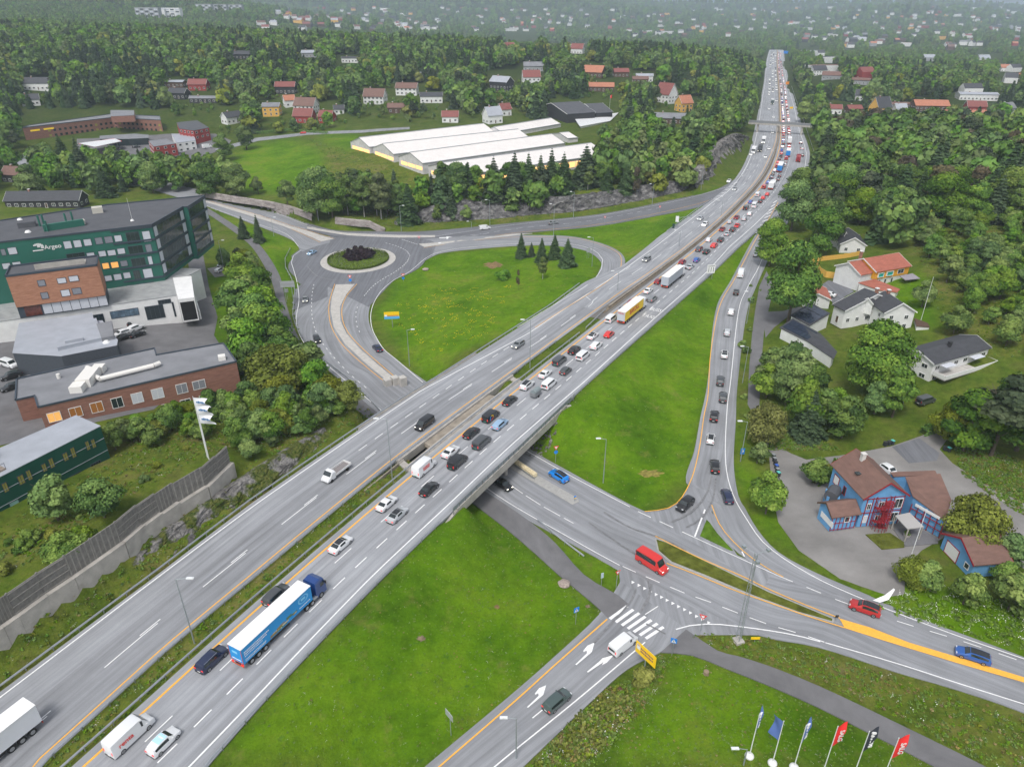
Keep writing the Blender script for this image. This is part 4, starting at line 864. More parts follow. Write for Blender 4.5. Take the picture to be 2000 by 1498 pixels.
XL={'broad':[quads_mesh('broad_crown_large',*broad_pts(17000,200+i,12,[4.3,4.7,3.9][i],.08,[34,40,30][i],.16),LM['broad']) for i in range(3)],'light':[quads_mesh('light_crown_large',*broad_pts(16000,210+i,11,[3.7,4.2][i],.06,34,.155),LM['light']) for i in range(2)],'yellow':[quads_mesh('yellow_crown_large',*broad_pts(13000,220,8,3.9,.04,30,.15),LM['yellow'])]}
TRK={k:trunk_mesh(k) for k in HT}
NAMES={'broad':'broadleaf_tree','light':'broadleaf_tree','birch':'birch_tree','spruce':'spruce_tree','pine':'pine_tree','rust':'withered_tree','yellow':'yellowing_tree','bush':'bush','yellowbush':'bush'}
CATS={'broad':'tree','light':'tree','birch':'tree','spruce':'spruce','pine':'pine','rust':'tree','yellow':'tree','bush':'bush','yellowbush':'bush'}
TREES=[] # (x,y,r) for spacing
def tree(k,x,y,h,label,group=None,wf=1.,rz=None,z=None):
    nk=k
    if k in('bush','yellowbush') and h>3.8: k={'bush':'light','yellowbush':'yellow'}[k]
    s=h/HT[k]; PR=XL if (k in XL and (s>1.3 or k=='yellow')) else PROTO; i=random.randrange(len(PR[k])); wf=wf*(1.1 if nk!=k else 1); rz=random.random()*6.3 if rz is None else rz
    e=empty(NAMES[nk],(x,y,(T(x,y) if z is None else z)-.1),rz,label,CATS[nk],group)
    e.scale=(s*wf,s*wf*random.uniform(.92,1.08),s)
    c=bpy.data.objects.new('crown',PR[k][i]); t=bpy.data.objects.new('trunk',TRK[k])
    for o in (c,t): S.collection.objects.link(o); o.parent=e
    TREES.append((x,y,2.2*s if k not in('bush','yellowbush') else 1.0)); return e
def tpx(k,px,py,ytop,label,wf=1.,group=None):
    g=G(px,py); h=max(.8,topz(g,ytop)-g.z); return tree(k,g.x,g.y,h,label,group,wf)
for k,x,y,t,wf,l in [
 ('spruce',1018,504,453,1.0,'slim dark spruce at the left end of the spruce row on the infield'),('spruce',1038,502,472,1.0,'smallest spruce of the row on the infield'),('spruce',1058,512,463,1.1,'third spruce of the infield row, standing behind the young birch'),
 ('spruce',1083,506,456,1.2,'stout dark spruce, tallest but one of the infield row'),('spruce',1108,521,464,1.25,'spruce at the right end of the infield row beside the loop road'),('birch',1060,545,501,1.0,'young birch in front of the infield spruces'),
 ('bush',986,546,527,1.2,'small round shrub left of the young birch on the infield'),('rust',1012,568,526,.35,'thin bare sapling standing alone on the infield'),
 ('spruce',477,466,420,1.0,'slim spruce on the grass strip, left of the pair beside the west road'),('spruce',507,474,418,1.0,'slim spruce on the grass strip, right of the pair beside the west road'),
 ('spruce',965,388,305,1.1,'leftmost tall spruce in the line before the greenhouse'),('spruce',912,382,322,1.3,'bushy spruce beside the birch at the greenhouse corner'),('birch',862,375,312,1.1,'pale birch at the left corner of the greenhouse'),('broad',893,385,318,1.,'dark rounded tree between birch and spruce before the greenhouse'),('light',970,383,337,1.3,'light green round tree in front of the greenhouse'),
 ('spruce',1005,382,295,1.1,'spruce right of the light round tree before the greenhouse'),('spruce',1032,380,297,1.0,'tall spruce in the dense group before the greenhouse, near its left edge'),('spruce',1055,380,300,1.,'spruce in the middle of the dense group before the greenhouse'),('spruce',1076,378,290,1.1,'tallest spruce of the dense group before the greenhouse'),('spruce',1100,378,297,1.1,'spruce at the right of the dense group before the greenhouse'),
 ('spruce',1143,368,282,1.5,'broad spruce standing alone at the right end of the greenhouse'),('spruce',1128,370,312,1.1,'small spruce leaning against the broad one by the greenhouse end'),('spruce',1185,372,325,1.3,'short spruce on the slope right of the greenhouse'),('spruce',1222,375,318,1.3,'spruce on the slope above the pale retaining rock'),('rust',1240,392,325,.5,'thin half-bare spruce on the slope above the on-ramp'),
 ('spruce',1265,247,215,1.,'slim spruce beside the brown roofed building'),('spruce',1392,262,182,1.3,'very tall dark spruce on the crest by the motorway'),('spruce',1340,240,205,1.3,'dark fir beside the yellow cottage'),
 ('broad',620,425,330,1.0,'dark tree at the left of the clump above the stone wall'),('broad',650,424,345,1.0,'dark tree behind the stone wall joint'),('birch',680,420,338,1.,'birch in the clump above the stone walls'),('birch',712,425,340,1.1,'pale birch in the middle of the clump above the roundabout'),('birch',745,428,335,1.1,'birch at the right of the clump above the roundabout'),('spruce',800,438,355,1.2,'dark spruce at the left end of the rock cutting'),('birch',775,400,350,1.,'birch behind the lamp post above the roundabout'),('light',912,432,398,.9,'small green tree growing in front of the rock cutting'),('broad',600,395,340,1.,'round tree at the edge of the meadow'),('light',562,400,350,1.1,'small round tree on the meadow edge'),('light',505,380,345,.9,'small round tree beside the road below the meadow'),
 ('broad',440,315,262,1.1,'round dark tree at the upper left of the meadow'),('broad',482,293,245,1.,'round tree at the head of the meadow by the road'),('light',462,385,320,1.2,'broad light green tree below the meadow'),('broad',410,388,318,1.1,'large tree beside the west road bend'),
 ('broad',1538,632,470,.85,'very large full-crowned tree beside the side lane'),('broad',1598,500,405,.95,'large tree in front of the white house gable'),('broad',1545,450,355,.95,'tall tree overhanging the end of the slip road'),('light',1502,520,430,1.,'bright willow-like tree beside the slip road'),('broad',1698,772,628,1.05,'huge dark oak between the white villas'),('broad',1742,815,715,1.,'broad dark tree in front of the balcony villa'),('light',1570,835,740,.9,'tall light green tree behind the blue house lane'),('light',1535,790,668,.75,'tree beside the lane below the solar roofs'),('spruce',1575,850,760,1.3,'blue-green spruce at the corner of the lane'),('yellow',1488,868,788,.8,'yellowing tree at the lane corner by the slip road'),
 ('pine',1935,890,735,1.5,'huge dark pine right of the branching lane'),('broad',1880,880,770,1.1,'dark green tree beside the huge pine'),('yellow',1850,860,790,.9,'yellow-green tree left of the huge pine'),('broad',1985,880,740,1.2,'green tree at the right edge behind the huge pine'),
 ('yellow',1890,1062,972,.95,'bushy yellow-green tree behind the blue garage'),('bush',1592,945,897,1.1,'dark conical shrub by the hedge of the blue house'),('bush',1495,1003,918,.75,'round bush at the roadside opposite the bins'),('bush',1478,905,862,.9,'bush beside the lamp post on the slip road verge'),
 ('bush',1806,1150,1100,1.1,'round bush at the foot of the white flagpole'),('light',1880,1180,1118,1.,'light green shrub in front of the blue garage'),('yellowbush',1780,1140,1095,1.,'yellowish bush at the edge of the yard below the flagpole'),('bush',1970,1190,1120,1.3,'grey-green shrub at the right edge of the picture'),('broad',1970,1110,1045,1.1,'dark tree behind the blue garage at the right edge'),
 ('broad',115,1015,930,1.2,'feathery green tree against the dark green building'),('broad',205,1010,940,1.2,'dense round tree right of the feathery tree by the dark green building'),('bush',140,1095,1035,1.3,'pale green shrub above the noise screen'),('bush',172,1075,1025,1.,'dark shrub beside the pale one above the noise screen'),
 ('yellowbush',1256,1330,1310,1.2,'scrubby bush at the foot of the yellow road sign'),('light',1800,600,545,1.0,'round garden tree behind the villa with the red roof'),('bush',1560,390,330,1.4,'leafy bush by the motorway shoulder'),
 ('rust',1690,345,265,1.1,'brown withered spruce standing out of the wood'),('pine',1880,310,230,1.2,'tall pine above the wood on the right'),('spruce',1600,330,250,1.2,'dark spruce at the near edge of the wood by the motorway'),('light',1570,240,185,1.0,'bright green birch beside the motorway beyond the footbridge'),
 ('spruce',130,330,262,1.2,'dark spruce left of the pair before the brick building'),('spruce',165,350,268,1.2,'tall dark spruce right of the pair before the brick building'),('spruce',210,385,320,1.3,'green conical spruce behind the office'),('light',300,378,318,1.,'bright tree below the filling station'),('broad',95,330,280,1.,'tree at the corner of the brick building'),('light',70,390,320,1.2,'tree behind the bungalow')]:
    tpx(k,x,y,t,l,wf)
# hedge bed in the roundabout
def hedge_ring():
    rg=np.random.RandomState(5); np.random.seed(5); n=9000; r=rad(58)*np.sqrt(rg.uniform(0,1,n)); a=rg.uniform(0,2*math.pi,n); z=.3+1.0*(1-(r/rad(59))**6)*rg.uniform(.75,1.05,n)
    C=np.stack([r*np.cos(a),r*np.sin(a)*YS,z],1); edge=rg.uniform(size=n)<.25; C[edge,0]=rad(58)*np.cos(a[edge]); C[edge,1]=rad(58)*YS*np.sin(a[edge]); C[edge,2]=rg.uniform(.2,1.25,edge.sum())
    N=np.stack([np.cos(a)*.3,np.sin(a)*.3,np.ones(n)],1)+rnd_dirs(n)*.5; N/=np.linalg.norm(N,axis=1)[:,None]; tn=.5+.2*np.sin(a*40+r*9)*.5+.15*rg.normal(size=n)
    me=quads_mesh('hedge',C,N,np.full(n,.2),tn,leafmat('leaves_hedge',(.07,.12,.015),(.13,.2,.025),(.2,.27,.045)))
    o=bpy.data.objects.new('hedge_bed',me); S.collection.objects.link(o); o.location=(RC.x,RC.y,0); tag(o,'round clipped green hedge bed on the roundabout island','hedge')
    pr=[]
    for i in range(30):
        a=i*2.4; r=rad(27)*math.sqrt((i+.5)/30); me_=PURP[i%2]
        c=bpy.data.objects.new('purple_shrub',me_); S.collection.objects.link(c); c.location=(RC.x+r*math.cos(a),RC.y+rad(3)+r*math.sin(a)*YS,.9); s=rg.uniform(.75,1.15); c.scale=(s,s,s*.95); c.rotation_euler=(0,0,i); tag(c,'dark purple-leaved shrub in the middle of the roundabout bed','shrub','purple shrubs massed in the roundabout bed')
PURP=[quads_mesh('purple_shrub',*broad_pts(420,95+i,2.9,1.5,0,9,.22),LM['purple']) for i in range(2)]
hedge_ring()
# ---------- woods ----------
EXC=[(0,375,395,880),(40,210,320,310),(285,225,430,310),(0,800,215,1040),(340,560,460,700),(380,380,560,520),
 (680,232,1165,345),(1070,190,1210,260),(500,265,640,345),(505,195,560,235),(568,195,628,240),(630,195,665,225),(705,172,765,205),(765,160,830,192),(815,175,872,205),(757,200,795,226),(950,135,1010,180),(1010,120,1062,165),(1140,120,1182,150),(1150,155,1200,176),(1190,130,1235,165),(1240,138,1278,162),(1283,165,1325,200),(1312,185,1358,220),(1270,212,1350,240),
 (985,60,1050,95),(1108,85,1150,112),(1068,85,1095,98),(532,165,588,188),(455,100,490,122),(325,150,365,175),(370,155,405,175),(435,205,475,245),(340,178,370,205),(375,182,425,202),(50,150,105,182),(0,330,75,365),(655,105,705,130),(580,95,620,118),(860,212,895,240),(940,212,1015,250),
 (1620,490,1800,570),(1560,550,1610,600),(1610,560,1790,650),(1520,590,1640,720),(1755,655,1935,770),(1600,880,1960,1120),(1640,440,1690,500),(1590,490,1690,550),(1550,860,1960,1150),
 (1610,195,1680,240),(1690,200,1740,235),(1730,200,1800,225),(1775,195,1850,232),(1875,200,1925,225),(1945,130,1995,165),(1905,105,1960,130),(1935,265,1965,290),(1850,185,1950,210),(1550,95,1600,110),(1580,135,1640,170),(1660,150,1700,170),(1960,205,2000,240),(1390,405,1480,520),(1930,440,1950,450),
 (1560,1060,1760,1180),(1840,850,2000,1040),(1500,870,1560,1060)]
AREAS=[ # polygon in the picture, mix, spacing, hmin, hmax, label, group
 ([(398,700),(385,640),(398,600),(420,585),(470,560),(530,600),(552,680),(600,735),(645,790),(600,800),(500,790),(470,745)],'bblblbbblty',7.6,9.5,14.5,'broadleaf tree in the dense belt between the office yard and the roundabout road','trees in the belt beside the roundabout road'),
 ([(400,470),(440,478),(470,500),(520,560),(530,600),(470,560),(440,540),(400,520)],'lbpyb',6.5,4.5,9,'young tree on the bank above the cycle path behind the office','young trees on the bank by the office'),
 ([(210,850),(330,820),(480,800),(620,800),(690,800),(620,850),(545,865),(480,905),(440,862),(215,880)],'lubulluby',4.1,3.2,6.5,'leafy bush in the thicket between the brick works and the cutting','bushes in the thicket by the brick works'),
 ([(430,800),(560,775),(640,790),(690,800),(620,845),(545,862),(480,885),(440,850)],'bblluy',6.2,5,9,'young broadleaf tree between the brick building and the cutting','young trees above the cutting'),
 ([(0,1130),(60,1085),(120,1040),(260,960),(400,885),(380,870),(200,960),(0,1060)],'uuyuuu',5.6,.9,2.3,'low scrub bush on the rough bank above the noise screen','scrub bushes above the noise screen'),
 ([(-20,1330),(60,1280),(150,1215),(250,1145),(350,1072),(520,950),(640,862),(630,840),(480,925),(400,965),(310,1030),(240,1085),(140,1160),(0,1250)],'uuuy',4.6,1.0,2.4,'bush growing among the rock outcrops of the cutting','bushes in the rock cutting'),
 ([(590,420),(600,370),(700,360),(780,395),(800,425),(740,428),(650,420)],'btbtl',6.5,9,14,'tree in the clump above the stone walls by the roundabout','trees above the stone walls'),
 ([(860,380),(900,350),(1160,355),(1200,300),(1280,240),(1420,235),(1450,255),(1400,300),(1340,350),(1240,365),(1150,382),(1000,384)],'bbtslb',8,10,17,'tree on the slope between the greenhouses and the motorway','trees between greenhouses and motorway'),
 ([(0,375),(0,300),(60,325),(200,310),(330,320),(420,335),(470,390),(400,390),(380,380),(200,395),(130,380)],'bblsb',8.5,9,15,'tree in the grove between the office and the brick shopping building','trees in the grove behind the office'),
 ([(1575,500),(1560,420),(1600,300),(1640,260),(2020,260),(2020,430),(1900,440),(1780,440),(1700,480)],'bbsptblbbsptbbr',8.6,13,20,'tree in the tall wood on the right of the motorway','trees in the wood right of the motorway'),
 ([(1800,450),(2020,430),(2020,700),(1930,700),(1840,650),(1880,600),(1810,520),(1780,500)],'lbblbubl',6.3,5,10,'garden tree on the slope above the white villas','garden trees above the villas'),
 ([(1790,830),(1640,870),(1500,850),(1490,700),(1530,720),(1600,760),(1690,800),(1780,790)],'blub',7,7,11,'tree between the villas and the lane of the blue house','trees below the villas'),
 ([(1900,860),(2020,860),(2020,930),(1960,930)],'bbp',7,9,14,'tree behind the gravel lot at the right edge','trees behind the gravel lot'),
 ([(1920,1150),(2020,1110),(2020,1230),(1960,1220)],'ub',5,3,5,'shrub on the verge at the right edge','shrubs at the right edge'),
 ([(1442,830),(1440,745),(1462,500),(1480,500),(1462,745),(1470,900),(1450,870)],'u',6,1,2,'low bush on the verge between slip road and lane','low bushes on the slip road verge')]
KM={'b':'broad','l':'light','t':'birch','s':'spruce','p':'pine','y':'yellow','u':'bush','r':'rust'}
rgx=np.random.RandomState(11)
MWB=None
def blocked(x,y,z,h,w,shr=1.):
    px,py=pix(x,y,z); tx,ty=pix(x,y,z+h); hw=F*w/max(10,(y*cp-(z-HC)*sp))*.7
    if 1380<px<1640 and ty<440:
        for k_ in range(5):
            yy_=py+(ty-py)*k_/4
            if 105<yy_<440 and EDL(yy_)-2<px+hw*.5 and px-hw*.5<EDR(yy_)+3: return True
    for a,b,c,d in EXC:
        if px+hw*.6>a and px-hw*.6<c and py>b+3 and ty<b+(d-b)*(.72 if d-b<45 else .75) and py<d+30: return True
    return False
_ss=np.arange(150,1700,12.); _l=np.array([pix(*mws(s_,L_EDGE(s_)-2)) for s_ in _ss]); _r=np.array([pix(*mws(s_,R_EDGE(s_)+1.5)) for s_ in _ss])
_lo=np.argsort(_l[:,1]); _ro=np.argsort(_r[:,1])
EDL=lambda y:float(np.interp(y,_l[_lo,1],_l[_lo,0])); EDR=lambda y:float(np.interp(y,_r[_ro,1],_r[_ro,0]))
FOREST=[]  # (x,y,z,idx,scale,rot)
IND=[]; 
FP=make_protos(620,1.75,'_far'); FK=['broad']*5+['light']*2+['birch']*3+['spruce']*3+['pine']*2+['rust']+['yellow']; 
FIDX={}; c_=0
for k in FP: FIDX[k]=(c_,len(FP[k])); c_+=len(FP[k])
ROADC=[p for p,_ in CON]
def nearroad(x,y,r=5):
    s,o=so_of(x,y)
    if L_EDGE(s)-r-2<o<R_EDGE(s)+r+2 and s<S1+12: return True
    return False
def kidx(k): a,n=FIDX[k]; return a+rgx.randint(n)
wp_areas=[]
for poly,mix_,sp_,h0,h1,lab,grp in AREAS: wp_areas.append(([tuple(G(*a)) for a in poly],mix_,sp_,h0,h1,lab,grp))
for (wp,mix_,sp_,h0,h1,lab,grp) in wp_areas:
    xs=[p[0] for p in wp]; ys=[p[1] for p in wp]
    for gx in np.arange(min(xs),max(xs),sp_):
        for gy in np.arange(min(ys),max(ys),sp_):
            x=gx+rgx.uniform(-.4,.4)*sp_; y=gy+rgx.uniform(-.4,.4)*sp_
            if not inpoly(np.array([x]),np.array([y]),wp)[0] or nearroad(x,y): continue
            k=KM[mix_[rgx.randint(len(mix_))]]; h=rgx.uniform(h0,h1)*(1.15 if k=='spruce' else 1)
            if k=='yellow' and h0<3: k='yellowbush'
            z=T(x,y)
            if any((x-a)**2+(y-b)**2<(r*.8)**2+sp_**2*.15 for a,b,r in TREES[:110]): continue
            if blocked(x,y,z,h,h*.3): continue
            IND.append((math.hypot(x,y),k,x,y,h,lab,grp))
IND.sort(); cnt={'tree':0,'bush':0}
cap={'tree':240,'bush':270}
for d,k,x,y,h,lab,grp in IND:
    c='bush' if 'bush' in k else 'tree'
    if cnt[c]<cap[c]:
        cnt[c]+=1; tree(k,x,y,h,lab,grp,random.uniform(.95,1.2))
    else: FOREST.append((x,y,T(x,y)-.2,kidx(k if k in FP else 'bush'),h/HT[k],rgx.uniform(0,6.28)))
allw=[w_[0] for w_ in wp_areas]
rh=random.Random(3); FARH=[]; _g={}
for _ in range(3000):
    if len(FARH)>=290: break
    x,y=rh.uniform(500,2000),16+(78 if rh.random()<.75 else 170)*rh.random()
    if x<1180 and y>62: continue
    if x<1470 and y>84: continue
    if x<1560 and y>75: continue
    if y>100 and rh.random()<.5: continue
    g0=G(x,y)
    if g0.y<650 or g0.y>6500 or nearroad(g0.x,g0.y,25): continue
    FARH.append((x,y,g0)); 
def farblock(px,py):
    for x,y,g_ in FARH:
        w_=F*22/max(500,g_.y)*.5+2
        if abs(px-x)<w_ and y-1<py<y+4+F*16/max(500,g_.y): return True
    return False
# background woods: rings of growing spacing
OPEN=[[(130,308),(150,272),(330,260),(440,262),(500,262),(640,257),(700,253),(700,262),(500,275),(440,300),(370,320),(150,320)],[(430,290),(500,265),(640,262),(700,256),(900,250),(1000,300),(1170,290),(1150,350),(860,385),(620,360),(600,380),(480,400),(440,340)],
 [(1690,555),(1810,520),(1890,600),(1820,660),(1740,600)],[(1840,850),(2050,1000),(2050,1150),(1900,1100),(1800,900)]]
wopen=[[tuple(G(*a)) for a in o] for o in OPEN]
lowzone=[tuple(G(*a)) for a in [(-200,380),(400,370),(800,440),(1350,380),(1470,230),(1600,240),(1560,430),(1800,500),(1850,640),(2050,660),(2200,1600),(-400,1600)]]
def scatter(y0,y1,step,scale,x0=None):
    y=y0
    while y<y1:
        hw=y*.80+30
        for x in np.arange(-hw,hw,step):
            xx=x+rgx.uniform(-.45,.45)*step; yy=y+rgx.uniform(-.45,.45)*step; yield xx,yy
        y+=step
for xx,yy in scatter(150,1050,8.0,1):
    if inpoly(np.array([xx]),np.array([yy]),lowzone)[0] or nearroad(xx,yy,4): continue
    if any(inpoly(np.array([xx]),np.array([yy]),o)[0] for o in wopen) or any(inpoly(np.array([xx]),np.array([yy]),o)[0] for o in allw): continue
    z=T(xx,yy); px,py=pix(xx,yy,z)
    if px<-60 or px>2060: continue
    clump=MN.noise(Vector((xx*.012,yy*.012,3.3)))
    k=('spruce' if clump>.28 and rgx.uniform()<.65 else ['broad','broad','broad','light','birch','broad','yellow','pine','spruce'][rgx.randint(9)])
    h=rgx.uniform(9,17)*(.85 if clump<-.2 else 1.)*(1.2 if k=='spruce' else 1)
    if k=='yellow': h*=.8
    if blocked(xx,yy,z,h,h*.25):
        k='light' if rgx.uniform()<.5 else 'broad'; h=rgx.uniform(2.5,4.5)
        if blocked(xx,yy,z,h,h*.3) or rgx.uniform()<.3: continue
    if py<260 and farblock(px,py): continue
    FOREST.append((xx,yy,z-.3,kidx(k),h/HT[k],rgx.uniform(0,6.28)))
for y0,y1,st,sc in ((1050,1900,11,1.3),(1900,3300,23,2.2),(3300,6000,42,3.4)):
    for xx,yy in scatter(y0,y1,st,1):
        if nearroad(xx,yy,6): continue
        z=T(xx,yy); px,py=pix(xx,yy,z)
        if px<-60 or px>2060 or py<-60: continue
        if MN.noise(Vector((xx*.004,yy*.004,8.1)))>.33+(.1 if py<60 else 0) and xx>-200 and yy<4200: continue
        k=['broad','broad','spruce','broad','light','birch'][rgx.randint(6)]
        if any(a<px<c and b<py<d for a,b,c,d in EXC[9:]): continue
        if farblock(px,py): continue
        FOREST.append((xx,yy,z-.5,kidx(k),rgx.uniform(.6,1.0)*sc*.85,rgx.uniform(0,6.28)))
def forest_object():
    col=bpy.data.collections.new('tree_shapes')
    n=0
    for k in FP:
        for me in FP[k]:
            o=bpy.data.objects.new('%03d_tree_shape'%n,me); col.objects.link(o); n+=1
    A=np.array(FOREST); me=bpy.data.meshes.new('forest'); me.vertices.add(len(A)); me.vertices.foreach_set('co',A[:,:3].astype(np.float32).ravel())
    for nm,ty,c in (('idx','INT',A[:,3].astype(np.int32)),('scl','FLOAT',A[:,4].astype(np.float32)),('rot','FLOAT',A[:,5].astype(np.float32))):
        a=me.attributes.new(nm,ty,'POINT'); a.data.foreach_set('value',c)
    me.update(); o=bpy.data.objects.new('forest',me); S.collection.objects.link(o); o['kind']='stuff'
    g=bpy.data.node_groups.new('scatter_trees','GeometryNodeTree'); g.interface.new_socket('Geometry',in_out='INPUT',socket_type='NodeSocketGeometry'); g.interface.new_socket('Geometry',in_out='OUTPUT',socket_type='NodeSocketGeometry')
    N=g.nodes; gi=N.new('NodeGroupInput'); go=N.new('NodeGroupOutput'); ip=N.new('GeometryNodeInstanceOnPoints'); ci=N.new('GeometryNodeCollectionInfo'); ci.inputs['Collection'].default_value=col; ci.inputs['Separate Children'].default_value=True; ci.inputs['Reset Children'].default_value=True
    def na(nm,ty): x=N.new('GeometryNodeInputNamedAttribute'); x.data_type=ty; x.inputs['Name'].default_value=nm; return x.outputs['Attribute']
    cx=N.new('ShaderNodeCombineXYZ'); g.links.new(na('rot','FLOAT'),cx.inputs[2])
    mp=N.new('GeometryNodeMeshToPoints'); g.links.new(gi.outputs[0],mp.inputs[0])
    g.links.new(mp.outputs[0],ip.inputs['Points']); g.links.new(ci.outputs[0],ip.inputs['Instance']); ip.inputs['Pick Instance'].default_value=True
    g.links.new(na('idx','INT'),ip.inputs['Instance Index']); g.links.new(cx.outputs[0],ip.inputs['Rotation']); g.links.new(na('scl','FLOAT'),ip.inputs['Scale']); g.links.new(ip.outputs[0],go.inputs[0])
    md=o.modifiers.new('scatter','NODES'); md.node_group=g
forest_object(); print('FOREST',len(FOREST),'IND',len(IND),cnt)
# ---------- buildings ----------
def M_(n,c,r=.8,**k): return mat(n,c,r,**k)
W_WHITE=M_('white_paint',(.72,.72,.71),var=.08,vscale=.6); W_RED=M_('red_paint',(.3,.04,.035),var=.1); W_YEL=M_('ochre_paint',(.72,.42,.09),var=.08); W_BLK=M_('black_stain',(.035,.035,.038),var=.2); W_BRN=M_('brown_stain',(.1,.06,.04),var=.2); W_GRY=M_('grey_paint',(.3,.31,.32),var=.1)
W_BLUE=M_('blue_paint',(.13,.33,.58),var=.1,vscale=.7); W_GREEN=M_('green_cladding',(.022,.13,.095),.5,var=.1,vscale=.3); W_DGREEN=M_('dark_green_cladding',(.008,.075,.055),.5,var=.15,vscale=.3); W_ORG=M_('orange_paint',(.75,.36,.03),var=.08)
def brickmat(name,c1,c2,mort,s=1.2):
    m=bpy.data.materials.new(name); m.use_nodes=True; n=m.node_tree; b=n.nodes['Principled BSDF']; b.inputs['Roughness'].default_value=.9; tc=n.nodes.new('ShaderNodeTexCoord')
    g=n.nodes.new('ShaderNodeNewGeometry'); z=n.nodes.new('ShaderNodeTexNoise'); z.inputs['Scale'].default_value=.5; z.inputs['Detail'].default_value=8; z.inputs['Roughness'].default_value=.7; mp=n.nodes.new('ShaderNodeMapping'); mp.inputs['Scale'].default_value=(1,1,5); n.links.new(tc.outputs['Object'],mp.inputs[0]); n.links.new(mp.outputs[0],z.inputs['Vector'])
    r=n.nodes.new('ShaderNodeValToRGB'); e=r.color_ramp.elements; e[0].position=.35; e[1].position=.65; e[0].color=(*c1,1); e[1].color=(*c2,1); n.links.new(z.outputs[0],r.inputs[0])
    w_=n.nodes.new('ShaderNodeTexWave'); w_.wave_type='BANDS'; w_.bands_direction='Z'; w_.inputs['Scale'].default_value=s; n.links.new(tc.outputs['Object'],w_.inputs['Vector'])
    x=n.nodes.new('ShaderNodeMix'); x.data_type='RGBA'; x.inputs[7].default_value=(*mort,1); mr=n.nodes.new('ShaderNodeMapRange'); mr.inputs[1].default_value=.85; mr.inputs[2].default_value=1; mr.inputs[4].default_value=.45; n.links.new(w_.outputs['Fac'],mr.inputs[0]); n.links.new(mr.outputs[0],x.inputs[0]); n.links.new(r.outputs[0],x.inputs[6]); n.links.new(x.outputs[2],b.inputs['Base Color']); return m
BRICK=brickmat('brick_red',(.2,.09,.065),(.3,.14,.1),(.3,.22,.18)); BRICK2=brickmat('brick_orange',(.3,.13,.075),(.44,.21,.13),(.42,.28,.2))
def roofm(name,c,s=3.,var=.18):
    m=brickmat(name,tuple(v*(1-var) for v in c),tuple(v*(1+var) for v in c),tuple(v*.6 for v in c),s); m.node_tree.nodes['Principled BSDF'].inputs['Roughness'].default_value=.75; return m
R_BRN=roofm('roof_brown_tiles',(.17,.095,.075)); R_BLK=roofm('roof_black_tiles',(.055,.057,.065)); R_RED=roofm('roof_red_tiles',(.36,.115,.075)); R_ORG=roofm('roof_orange_tiles',(.42,.17,.1)); R_GRY=M_('roof_felt_grey',(.2,.205,.22),var=.18,vscale=.25); R_LG=M_('roof_metal_light',(.34,.36,.4),.55,var=.12,vscale=.3); R_DK=M_('roof_felt_dark',(.085,.088,.098),var=.15,vscale=.3); R_MAR=roofm('roof_maroon_tiles',(.22,.07,.06)); R_WHI=M_('roof_white',(.62,.63,.64))
GLASS=mat('window_glass',(.02,.03,.035),.08,spec=.8); GLASSG=mat('glass_facade',(.03,.05,.045),.06,spec=1.,var=.5,vscale=.35); BLIND=mat('window_blind',(.55,.57,.62),.7,var=.06); BLINDG=mat('window_blind_grey',(.22,.23,.26),.7,var=.1); LIT=mat('lit_room',(.9,.45,.12),.6,emit=.35); TRIM=mat('white_trim',(.74,.74,.73),.6); DKTRIM=mat('dark_metal_trim',(.045,.06,.08),.5); PAVE=M_('terrace_paving',(.3,.31,.31),var=.2,vscale=.5)
SOLAR=mat('solar_panel',(.035,.045,.07),.15,spec=.8); REDT=mat('red_timber',(.28,.02,.03),.7)
def V3(p): return Vector((p[0],p[1],p[2] if len(p)>2 else 0))
def polyp(l,z): return [P(a,b,z) for a,b in l]
def mesh_part(name,root,verts,faces,m): b=MB(); b.add(verts,faces); return b.build(name,root,m)
def volume(root,top,z0,z1,wm,rm=None,par=.0,names=('wall','roof')):
    """top: world xy list"""
    b=MB(); b.prism([(p[0],p[1]) for p in top],z0,z1,wm); b.build(names[0],root)
    c=sum((V3(p).xy for p in top),Vector((0,0)))/len(top)
    if rm:
        b=MB(); e=[c+(V3(p).xy-c)*1.006 for p in top]; b.prism([tuple(p) for p in e],z1,z1+.12,rm); b.build(names[1],root)
    if par:
        b=MB(); n=len(top)
        for i in range(n):
            p,q=V3(top[i]).xy,V3(top[(i+1)%n]).xy; m=(p+q)/2; d=q-p; b.box((m.x,m.y,z1+.12+par/2),(d.length+.3,.3,par),None,math.atan2(d.y,d.x))
        b.build('parapet',root,DKTRIM)
def onwall(A,B,px,py):
    a,b,c=ray(px,py); A=V3(A);B=V3(B); d=B-A; n=Vector((d.y,-d.x)); t=(A.x*n.x+A.y*n.y)/(a*n.x+b*n.y); x,y,z=a*t,b*t,HC+c*t
    return ((x-A.x)*d.x+(y-A.y)*d.y)/d.xy.length, z
